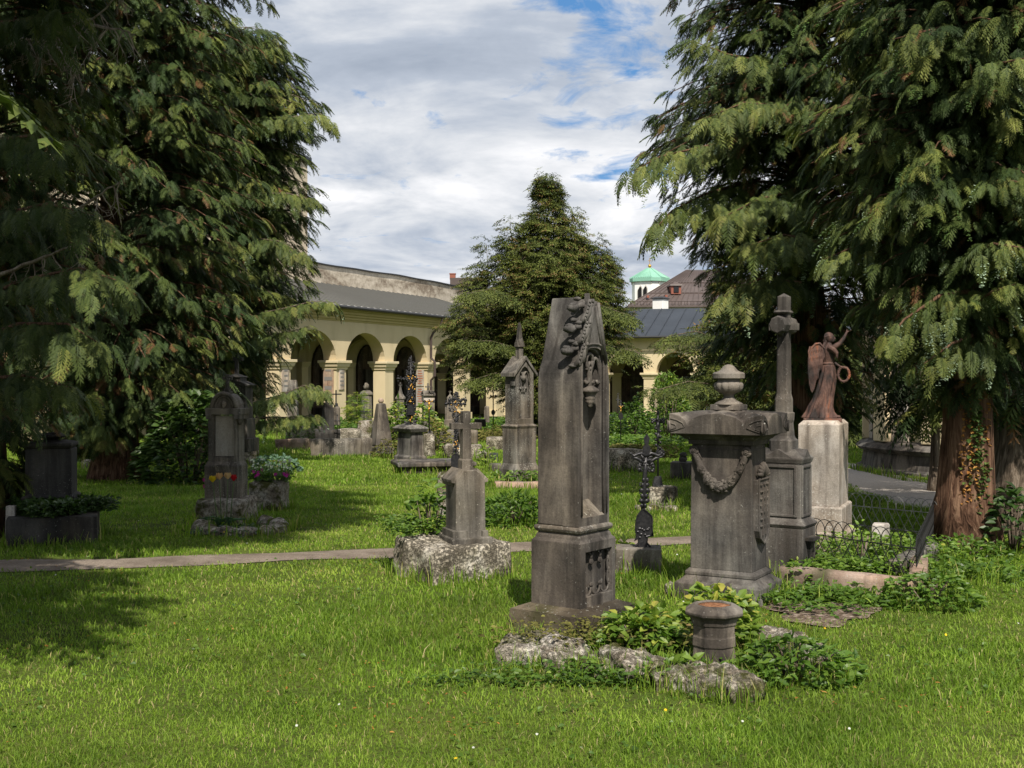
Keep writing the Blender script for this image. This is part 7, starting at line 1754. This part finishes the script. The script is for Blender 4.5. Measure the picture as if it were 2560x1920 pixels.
for (lab, px, Y, w_, d_, top, mat, rot) in (('low grey kerb running behind the sunlit grass left of the pyramid shaped tomb', 853, 26.8, 152, .22, 1096, 'stone_warm', 3), ('shaded brown kerb left of the long grey one', 735, 29.5, 92, .2, 1097, 'stone_pink', 0),
        ('block of tufa edging a planted bed in front of the arcade', 872, 31, 60, .5, 1072, 'conglomerate', 5), ('broken pale tufa heap in front of the octagonal pillar', 915, 31.5, 36, .5, 1052, 'tufa', 0),
        ('row of pale rough stones edging the ivy bed right of the stele', 1570, 21.5, 120, .35, 1122, 'conglomerate', -8), ('squared tufa stone at the foot of the slim crucifix', 1073, 26.6, 28, .3, 1084, 'conglomerate', 10),
        ('long pale kerb behind the slim crucifix', 1130, 33, 130, .3, 1074, 'stone_warm', 0), ('flat kerb in the grass between the sarcophagus and the gabled tomb', 1262, 21.5, 80, .25, 1158, 'stone_warm', -4),
        ('pale rough bed stones below the round clipped bush', 1245, 30, 60, .5, 1092, 'conglomerate', 0), ('pinkish kerb at the foot of the gabled tomb', 1310, 17.6, 150, .25, 1208, 'stone_pink', -8),
        ('low mossy stone edging under the leafy plants at the far left', 268, 22.5, 120, .4, 1148, 'tufa', 6), ('pale kerb stones in front of the dark slab', 770, 34, 110, .4, 1066, 'conglomerate', 2)):
    t = Thing('kerb_stone', lab, 'kerb', px, Y, rot=rot, group='low kerbs and edging stones of the graves'); s = t.s; b = MB(); b.grid_box(0, 0, -.05, w_ * s, d_, max(.1, t.z(top)) + .05, .12, .12); b.rough(.025, 3, px); b.build('stone', M[mat], t.o, smooth=True)

# ---------------------------------------------------------------- near grave furniture
def planter_pot():
    t = Thing('stone_planter', 'octagonal weathered stone planter of earth in front of the garland tomb', 'planter', 1786, 6.25, base=1636, rot=12); s = t.s; z = t.z; S = M['stone_dark']
    oc = lambda py, r: (r * s / math.cos(math.pi / 8), z(py))
    b = MB(); b.lathe([oc(1650, 54), oc(1612, 50), oc(1610, 53), oc(1588, 52), oc(1585, 50), oc(1560, 51), oc(1556, 54), oc(1546, 56), oc(1540, 60), (62 * s, z(1539))], 8); b.build('body', S, t.o, bevel=.006)
    b = MB(); b.lathe([oc(1541, 58), oc(1532, 70), oc(1525, 71), oc(1512, 52), oc(1508, 44), oc(1510, 40), oc(1530, 36)], 8); b.build('rim', S, t.o, bevel=.004)
    b = MB(); b.lathe([(40 * s, z(1530)), (41 * s, z(1513)), (20 * s, z(1511.5)), (1 * s, z(1512))], 14); b.rough(.004, 30, 2); b.build('earth', M['dry_soil'], t.o, smooth=True)
def dry_soil():
    m, t_, out = newmat('dry_soil'); n = t_.noise(pos(t_), 60, 6, .7); finish(t_, out, t_.ramp(n, [(.35, (.12, .05, .025)), (.6, (.30, .15, .08))]), .95, n, .8, .01, spec=.05)
dry_soil(); planter_pot()
ROCKS = (('broad pitted tufa rock at the left end of the front edging', 1310, 1662, 170, 72, .46), ('loose upright pale rock leaning on the stele plinth', 1405, 1604, 46, 50, .10), ('rough tufa rock directly below the stele', 1425, 1676, 130, 62, .4), ('mossy brown tufa rock in the middle of the edging', 1510, 1690, 125, 54, .36),
         ('mossy pale tufa rock below the leafy bush', 1600, 1702, 125, 62, .36), ('pale pitted rock with moss below the planter, its left neighbour', 1690, 1722, 120, 72, .34), ('pale rock directly below the planter', 1775, 1736, 115, 62, .32), ('white weathered rock at the right end of the front edging', 1852, 1748, 105, 70, .34),
         ('mossy flat rock lying right of the planter', 1975, 1628, 130, 50, .26), ('small grey rock near the mossy flat one', 2035, 1660, 70, 40, .2), ('small brown stone in the grass behind the planter on the left', 1680, 1486, 36, 26, .12))
for i, (lab, px, py, w_, h_, d_) in enumerate(ROCKS):
    Y = gY(py); t = Thing('tufa_rock', lab, 'rock', px, Y, rot=(-8, 20, 5, -12, 14, -6, 10, 24, 12, -20, 0)[i], group='tufa rocks edging the front grave'); s = t.s
    h_ *= (.62, 1, .8, .62, .85, .62, .8, .7, .8, .9, 1)[i]; w_ *= .9; b = MB(); b.grid_box(0, d_ * .35, -.04, w_ * s, d_, h_ * s + .04, .020, .20); b.rough(.034, 4.5, i * 3.1); b.rough(.022, 13, i); b.rough(.009, 36, i + 5); b.build('rock', M['tufa'], t.o, smooth=True)

def fence_grave():
    """low hoop wire fence round the angel's grave"""
    e = Thing('wire_fence', 'low black wire fence of crossing hoops round the grave of the angel', 'fence', 2180, 9.7); ox, oy = e.o.location.x, e.o.location.y
    A = (xat(2030, 9.35), 9.35); B_ = (xat(2292, 8.55), 8.55); C = (xat(2336, 10.9), 10.9); D = (xat(2112, 11.6), 11.6)
    h = .34
    def panel(p, q, mat, lab, zb=.10, label=None):
        L = math.hypot(q[0] - p[0], q[1] - p[1]); n = int(L / .085); b = MB(); dx, dy = (q[0] - p[0]) / n, (q[1] - p[1]) / n
        P = lambda u, z: (p[0] - ox + dx * u, p[1] - oy + dy * u, z)
        for k in range(n):
            pts = []
            for i in range(9): a = math.pi * i / 8; pts.append(P(k + .5 - math.cos(a) * 1.0, zb + h * .72 + h * .28 * math.sin(a)))
            b.tube([P(k - 1.1, zb)] if False else [P(k + .9, zb + .0)] + [P(k + .15, zb + h * .33), P(k - .35, zb + h * .55)] + pts + [P(k + 1.35, zb + h * .55), P(k + .85, zb + h * .33), P(k + .1, zb)], .0036, 4)
        b.tube([P(0, zb + h * .62), P(n, zb + h * .62)], .0042, 4); b.tube([P(0, zb + .02), P(n, zb + .02)], .0042, 4)
        b.build('fence_panel', mat, e.o, label=label)
    panel(A, B_, M['iron_flat'], '', .10, 'black front panel'); panel(B_, C, M['iron_flat'], '', .06); panel(D, C, M['iron_grey'], '', .08, 'pale grey rear panel')
    t = Thing('stone_post', 'short square pale stone post inside the wire fence', 'post', 2203, 9.95, rot=-22); s = t.s; b = MB(); b.box(0, 0, -.02, 42 * s, 36 * s, t.z(1312) + .02, .002); b.loft([(t.z(1312), 40 * s, 34 * s), (t.z(1308), 34 * s, 28 * s)]); b.build('post', M['stone_pale'], t.o, bevel=.005)
    # kerbs
    def kerb(lab, p, q, w_, h_, mat, seed):
        t = Thing('grave_kerb', lab, 'kerb', 1280 + (p[0] + q[0]) / (p[1] + q[1]) * F, (p[1] + q[1]) / 2, group='stone kerbs of the graves beside the wire fence'); L = math.hypot(q[0] - p[0], q[1] - p[1])
        b = MB(); b.at(rz=math.atan2(q[1] - p[1], q[0] - p[0])); b.grid_box(0, 0, -.04, L, w_, h_ + .04, .05, .12); b.rough(.006, 5, seed); b.build('kerb', M[mat], t.o, smooth=True)
    g_ = lambda px, py: (gnd(px, py).x, gnd(px, py).y)
    kerb('long pinkish kerb in front of the ground ivy right of the garland tomb', g_(1955, 1462), g_(2290, 1500), .14, .15, 'stone_pink', 1)
    kerb('pinkish side kerb running back beside the tree roots', g_(2296, 1492), g_(2300, 1440), .13, .17, 'stone_pink', 2)
    kerb('grey kerb under the front of the wire fence', g_(2035, 1432), g_(2232, 1452), .12, .10, 'stone_grey', 3)
    kerb('grey kerb between the wire fence and the red trunk', g_(2232, 1462), g_(2330, 1402), .14, .17, 'stone_grey', 4)
    t = Thing('soil_patch', 'bare pebbly soil right of the garland tomb', 'soil', 2045, gY(1530)); s = t.s
    b = MB(); n = 40; ring_ = []
    for i in range(n): a = 2 * math.pi * i / n; rr = 1 + .22 * math.sin(a * 3 + 1) + .1 * math.sin(a * 7); ring_.append((.36 * rr * math.cos(a), .42 * rr * math.sin(a), .010))
    b.add([(0, 0, .018)] + ring_, [(0, 1 + i, 1 + (i + 1) % n) for i in range(n)])
    b.build('soil', M['soil'], t.o); BARE.append((t.o.location.x, t.o.location.y, .32, .38)); t.o['kind'] = 'structure'; 
    for k_ in ('label', 'category'): del t.o[k_]
fence_grave()

# ---------------------------------------------------------------- plants
P3 = lambda px, Y, z=None: Vector((xat(px, Y), Y, hz(Y) if z is None else z))
plant('leafy_bush', 'bright green hydrangea like bush left of the octagonal planter', 'bush', P3(1602, 6.5), .25, .2, .27, 760, .062, M['bright_leaf'], 1, .62, .52, .17, .7, stems=14, up=.7, top=.25)
plant('leafy_bush', 'fresh yellow green bush rising behind the octagonal planter', 'bush', P3(1790, 6.75), .23, .13, .34, 420, .07, M['bright_leaf'], 2, .6, .66, .17, .7, stems=12, up=.8, top=.25)
plant('leafy_bush', 'small low shoot of broad leaves in front of the planter', 'plant', P3(1700, 6.05), .09, .08, .13, 60, .075, M['bright_leaf'], 3, .55, .55, .1, .6, stems=4, up=.7)
plant('leafy_bush', 'dark leaved shrub at the right edge beside the cypress trunks', 'bush', P3(2535, 10.6), .24, .25, .55, 260, .10, M['dark_leaf'], 4, .6, .45, .15, .7, stems=9, up=.5)
plant('leafy_bush', 'bright green shrub with glossy leaves left of the pillar tomb with the gilt cross', 'bush', P3(992, 29.5), .36, .4, 1.15, 800, .13, M['bright_leaf'], 5, .5, .62, .16, .7, stems=9, top=.2)
plant('leafy_bush', 'bright green shrub right of the gilt cross on the pillar tomb', 'bush', P3(1062, 30), .42, .4, 1.05, 700, .13, M['bright_leaf'], 6, .5, .6, .16, .7, stems=8, top=.2)
plant('leafy_bush', 'bright conical bush in front of the far arcade left of the garland tomb', 'bush', P3(1672, 34), .62, .6, 2.05, 2600, .12, M['bright_leaf'], 7, .35, .5, .17, .75, stems=8, up=1.3, top=.2)
plant('leafy_bush', 'small leafy shrub behind the crucifix with the oval plate', 'bush', P3(1585, 36), .5, .5, 1.25, 900, .13, M['bright_leaf'], 8, .55, .38, .15, .7, stems=7)
plant('clipped_bush', 'round clipped brownish green bush on pale stones left of the gabled tomb', 'bush', P3(1243, 31), .30, .3, .55, 900, .05, M['mossy_leaf'], 9, .6, .55, .15, .9, stems=3)
plant('leafy_bush', 'small yellow green seedling bush in the grass left of the gabled tomb', 'bush', P3(1217, 23), .16, .16, .42, 90, .09, M['bright_leaf'], 10, .5, .72, .1, .6, stems=4)
plant('leafy_bush', 'big dark leafy shrub left of the portrait tomb', 'bush', P3(475, 18.5), .75, .6, 1.35, 2000, .15, M['dark_leaf'], 11, .55, .62, .17, .75, stems=12, top=.15)
plant('leafy_bush', 'sunlit leafy shrub low between the boughs at the far left', 'bush', P3(232, 25), .50, .5, .85, 800, .14, M['bright_leaf'], 12, .55, .55, .15, .7, stems=8)
plant('leafy_bush', 'bluish green clump with yellow flowers beside the dark tufa block', 'bush', P3(690, 21.5), .45, .4, .30, 700, .07, M['blue_leaf'], 13, .6, .5, .15, .8, stems=6)
plant('leafy_bush', 'tall leafy stems growing beside the left end of the conglomerate block', 'bush', P3(1075, 9.5), .22, .2, .72, 260, .085, M['bright_leaf'], 14, .5, .42, .14, .6, stems=9, top=.2)
plant('leafy_bush', 'patch of broad green leaves right of the grey cross stone', 'bush', P3(1280, 12.6), .42, .3, .34, 900, .075, M['bright_leaf'], 15, .45, .42, .15, .75, stems=12, up=1.2)
plant('variegated_plant', 'pale yellow green hosta by the corner of the stele', 'plant', P3(1553, 10.0), .14, .12, .14, 130, .09, M['bright_leaf'], 16, .4, .85, .06, .7, up=.5, stems=3)
plant('leafy_bush', 'brownish bush beside the slim crucifix pole', 'bush', P3(1090, 29), .35, .35, .75, 420, .10, M['mossy_leaf'], 17, .5, .7, .12, .7, stems=9)
plant('leafy_bush', 'little round bright bush in front of the dark arcade bay', 'bush', P3(1113, 34), .30, .3, .50, 420, .09, M['bright_leaf'], 18, .4, .6, .12, .8, stems=4)
plant('leafy_bush', 'green leafy bush beyond the gravel path near the chapel', 'bush', P3(2185, 32), .5, .5, 1.7, 900, .12, M['bright_leaf'], 19, .5, .35, .14, .75, stems=6)
plant('leafy_bush', 'tall yellow flowered weed inside the wire fence', 'plant', P3(2150, 9.2), .10, .1, .40, 50, .06, M['bright_leaf'], 20, .5, .7, .1, .5, stems=4)
plant('leafy_bush', 'low ferny weed at the foot of the pyramid shaped tomb', 'bush', P3(975, 25.8), .38, .3, .42, 420, .08, M['mossy_leaf'], 21, .45, .45, .15, .7, stems=5)
plant('leafy_bush', 'small shrub beyond the hanging boughs beside the cracked white stele', 'bush', P3(765, 34), .5, .5, .7, 500, .12, M['bright_leaf'], 22, .5, .5, .14, .7, stems=5)
plant('leafy_bush', 'bushy weeds growing over the rocks right of the planter', 'bush', P3(1985, 6.05), .33, .2, .22, 560, .055, M['bright_leaf'], 23, .5, .38, .14, .7, stems=10, up=.6)
plant('leafy_bush', 'thick ground elder at the corner of the pinkish kerb', 'bush', P3(2330, 8.0), .30, .3, .22, 620, .055, M['bright_leaf'], 24, .5, .42, .14, .75, stems=8)
plant('leafy_bush', 'low shaded plants between the roots of the red trunk', 'bush', P3(2415, 10.1), .36, .16, .18, 420, .055, M['bright_leaf'], 25, .5, .35, .12, .7, stems=6)
def fir_seedling():
    t = Thing('young_fir', 'young fir with bright yellow green shoots before a dark arcade bay', 'tree', 893, 34.5, base=1060); 
    V, T, limbs = crown([(.1, 29 * t.s), (t.z(1020), 24 * t.s), (t.z(1000), 12 * t.s), (t.z(985), 2 * t.s)], 40, 5, .22, protos=YEW, tone0=.6, hang=.05, rise=.2, sag=.0, spacing=.12, inner=.2, jit=.3)
    mesh_quads('crown', V, np.clip(T + .1, 0, .95), M['bright_leaf'], t.o); b = MB(); b.tube([(0, 0, 0), (0, 0, t.z(985))], [.02, .006], 6); b.build('trunk', M['bark_grey'], t.o)
fir_seedling()
# low ground cover
def cov(lab, px, py, rx, ry, n, leaf, mat, seed, z=None, hgt=.1, tone=.45, name='ground_cover', w=.6, dz=0.0):
    p = gnd(px, py); pts = blob_pts(p.x, p.y, rx, ry, n, seed); pts[:, 2] += dz
    carpet(name, lab, 'ground cover', pts, leaf, M[mat], seed, w, tone, .15, hgt)
cov('ground elder on the bare soil beside the garland tomb', 2090, 1505, .75, .45, 1500, .05, 'bright_leaf', 1, hgt=.09, tone=.4)
cov('low green leaves filling the kerbed grave bed', 2130, 1455, .62, .32, 1900, .045, 'bright_leaf', 2, hgt=.12, tone=.5, dz=.06)
cov('leafy plants inside the wire fence', 2200, 1410, .72, .45, 1900, .045, 'bright_leaf', 3, hgt=.16, tone=.55, dz=.08)
cov('weeds trailing over the front tufa rocks', 1600, 1705, 1.0, .2, 1500, .035, 'bright_leaf', 4, hgt=.10, tone=.35)
cov('moss and small weeds on the front grave', 1560, 1640, .75, .28, 1500, .03, 'mossy_leaf', 5, hgt=.12, tone=.5, dz=.08)
cov('ivy spilling over the left grave bed', 142, 1352, .44, .42, 4200, .055, 'dark_leaf', 6, hgt=.12, tone=.6, dz=.285)
cov('chickweed on top of the mossy end of the conglomerate block', 1035, 1425, .30, .35, 1500, .035, 'bright_leaf', 7, hgt=.10, tone=.5, dz=.33)
cov('ivy and leaves in the bed behind the grey cross stone', 1290, 1290, .5, .4, 1500, .06, 'bright_leaf', 8, hgt=.15, tone=.35)
cov('ivy bed right of the stele in the middle distance', 1575, 1120, 1.5, 1.3, 3200, .10, 'bright_leaf', 9, hgt=.32, tone=.45)
cov('ivy hanging over the rough stones right of the stele', 1570, 1162, 1.05, .5, 1900, .08, 'mossy_leaf', 10, hgt=.25, tone=.45, dz=.15)
cov('shrubs and ivy before the far arcade', 1590, 1085, 3.2, 2.5, 4200, .16, 'bright_leaf', 11, hgt=.75, tone=.42)
cov('planted beds in front of the left arcade', 850, 1085, 3.2, 2.2, 3800, .13, 'bright_leaf', 12, hgt=.5, tone=.36)
cov('mixed weeds between the middle graves', 1130, 1100, 2.6, 3.0, 4200, .11, 'mossy_leaf', 13, hgt=.30, tone=.55)
cov('low plants under the dark conifers on the left', 300, 1150, 2.3, 1.2, 3000, .10, 'bright_leaf', 14, hgt=.35, tone=.4)
cov('weeds round the gabled tomb', 1320, 1210, .9, .3, 500, .07, 'bright_leaf', 15, hgt=.2, tone=.5)
cov('ivy along the far beds left of the gabled tomb', 1270, 1075, 2.0, 1.5, 2400, .12, 'bright_leaf', 16, hgt=.5, tone=.4)
cov('weeds along the rocks at the foot of the trunk', 2350, 1440, .8, .35, 1500, .05, 'bright_leaf', 17, hgt=.12, tone=.4)
# ivy on the red trunk
def trunk_ivy():
    g = np.random.default_rng(4); X0, Y0 = xat(2412, 10.9), 10.9; r = .235; P = []; P2 = []
    for i in range(700):
        z = g.uniform(.15, 1.55); c = -.05 + .10 * math.sin(z * 4) + g.normal(0, .17) * (.6 + .5 * math.sin(z * 3)); a = -math.pi / 2 + c * 1.4 + .28
        P.append((X0 + (r + .02) * math.cos(a), Y0 + (r + .02) * math.sin(a), z))
    for i in range(520):
        k = g.integers(0, 4); z = g.uniform(.2, 2.0); a = -math.pi / 2 + (-.42, -.15, .5, .1)[k] + .05 * math.sin(z * 7) + g.normal(0, .03); P2.append((X0 + (r + .015) * math.cos(a), Y0 + (r + .015) * math.sin(a), z))
    carpet('ivy', 'green ivy climbing the front of the red barked trunk', 'ivy', P[:430], .045, M['dark_leaf'], 31, .8, .75, .12, .01, up=-.3)
    carpet('dead_ivy', 'strings of dead orange ivy leaves on the red barked trunk', 'ivy', P2, .035, M['dry_leaf'], 32, .7, .4, .3, .01, up=-.3)
trunk_ivy()
# ---------------------------------------------------------------- flowers
def tulips():
    g = random.Random(8); Y = 12.35
    for lab, px, py, tone in (('open yellow tulip, leftmost of the four before the portrait tomb', 531, 1206, .45), ('orange striped tulip beside the yellow one', 548, 1199, .95), ('orange striped tulip leaning on its neighbour', 569, 1198, .97), ('closed dark red tulip, rightmost of the four', 584, 1203, .8)):
        t = Thing('tulip', lab, 'flower', 560 + (px - 560) * .6, Y); s = t.s; z = t.z(py); dx = (px - 560) * .4 * s; V = []; T = []
        for k in range(6):
            a = k * 1.047; d = np.array((math.cos(a), math.sin(a), 0)); sd = np.array((-math.sin(a), math.cos(a), 0)); c = np.array((dx, 0, z)); h = .075; w_ = .036 if tone != .8 else .028
            V.append([c + d * .006, c + d * w_ + sd * .022 + (0, 0, h * .5), c + d * w_ * .8 + (0, 0, h), c + d * w_ - sd * .022 + (0, 0, h * .5)]); T.append(tone + .02 * (k % 2))
        mesh_quads('petals', np.array(V), np.array(T), M['petals'], t.o)
        b = MB(); b.tube([(0, 0, 0), (dx * .4, 0, z * .5), (dx, 0, z)], [.006, .005, .004], 6); b.build('stem', M['green_stem'], t.o, smooth=True)
        V = []
        for k in range(3):
            a = g.uniform(0, 6.28); L = g.uniform(.18, .3); d = np.array((math.cos(a), -abs(math.sin(a)) * .6, 0)); sd = np.array((-d[1], d[0], 0)); p = [np.array((0., 0, .02)) + d * L * u + np.array((0, 0, .9 * L * (u - .62 * u * u))) for u in (0, .33, .66, 1)]; ws = (.012, .035, .03, .002)
            for i in range(3):
                for q in (-1, 1): V.append([p[i], p[i] + sd * ws[i] * q + (0, 0, .012), p[i + 1] + sd * ws[i + 1] * q + (0, 0, .012), p[i + 1]])
        mesh_quads('leaves', np.array(V), np.full(len(V), .45), M['blue_leaf'], t.o)
m_, t_, out_ = newmat('green_stem'); finish(t_, out_, (.07, .12, .03), .6)
tulips()
def flower_mass(name, label, px, Y, z0, rx, n, tone, r, seed, h=.12, stems=True):
    g = np.random.default_rng(seed); t = Thing(name, label, 'flowers', px, Y, z=z0); V = []; T = []; b = MB()
    for i in range(n):
        x = g.uniform(-rx, rx); y = g.uniform(-.18, .18); z = h * g.uniform(.5, 1.1); c = np.array((x, y, z))
        for k in range(5):
            a = k * 1.2566 + g.uniform(0, 1); d = np.array((math.cos(a), math.sin(a) * .5 - .25, math.sin(a) * .8)); s_ = np.array((-math.sin(a), 0, math.cos(a)))
            V.append([c, c + d * r * .6 + s_ * r * .4, c + d * r, c + d * r * .6 - s_ * r * .4]); T.append(tone + g.uniform(-.02, .03))
        b.tube([(x * .8, y, 0), tuple(c)], .003, 4)
    mesh_quads('blossoms', np.array(V), np.array(T), M['petals'], t.o); b.build('stems', M['green_stem'], t.o)
    return t
Yt = 14.3; zt = zat(1200, Yt)
flower_mass('white_flowers', 'many small white flowers on tall stalks in the tufa trough', 672, Yt, zt, .26, 42, .1, .016, 1, .24)
flower_mass('magenta_flowers', 'magenta flowers at the left of the tufa trough', 643, Yt - .1, zt, .06, 12, .6, .026, 2, .12)
flower_mass('magenta_flowers', 'magenta flowers at the right end of the tufa trough', 706, Yt - .1, zt, .08, 16, .62, .026, 3, .09)
flower_mass('magenta_flowers', 'magenta flowers behind the left corner of the portrait tomb', 516, 13.1, zat(1236, 13.1), .04, 16, .62, .03, 4, .16)
carpet('trough_leaves', 'narrow green leaves of the flowers in the tufa trough', 'leaves', [(xat(672, Yt) + random.Random(i).uniform(-.27, .27), Yt + random.Random(i + 999).uniform(-.2, .2), zt) for i in range(500)], .09, M['bright_leaf'], 41, .22, .3, .12, .10, up=2.2)
cov('leaves inside the ring of tufa round the tulips', 590, 1335, .38, .30, 500, .06, 'dark_leaf', 42, hgt=.06, tone=.5)
build_grass(); build_lawn_weeds()
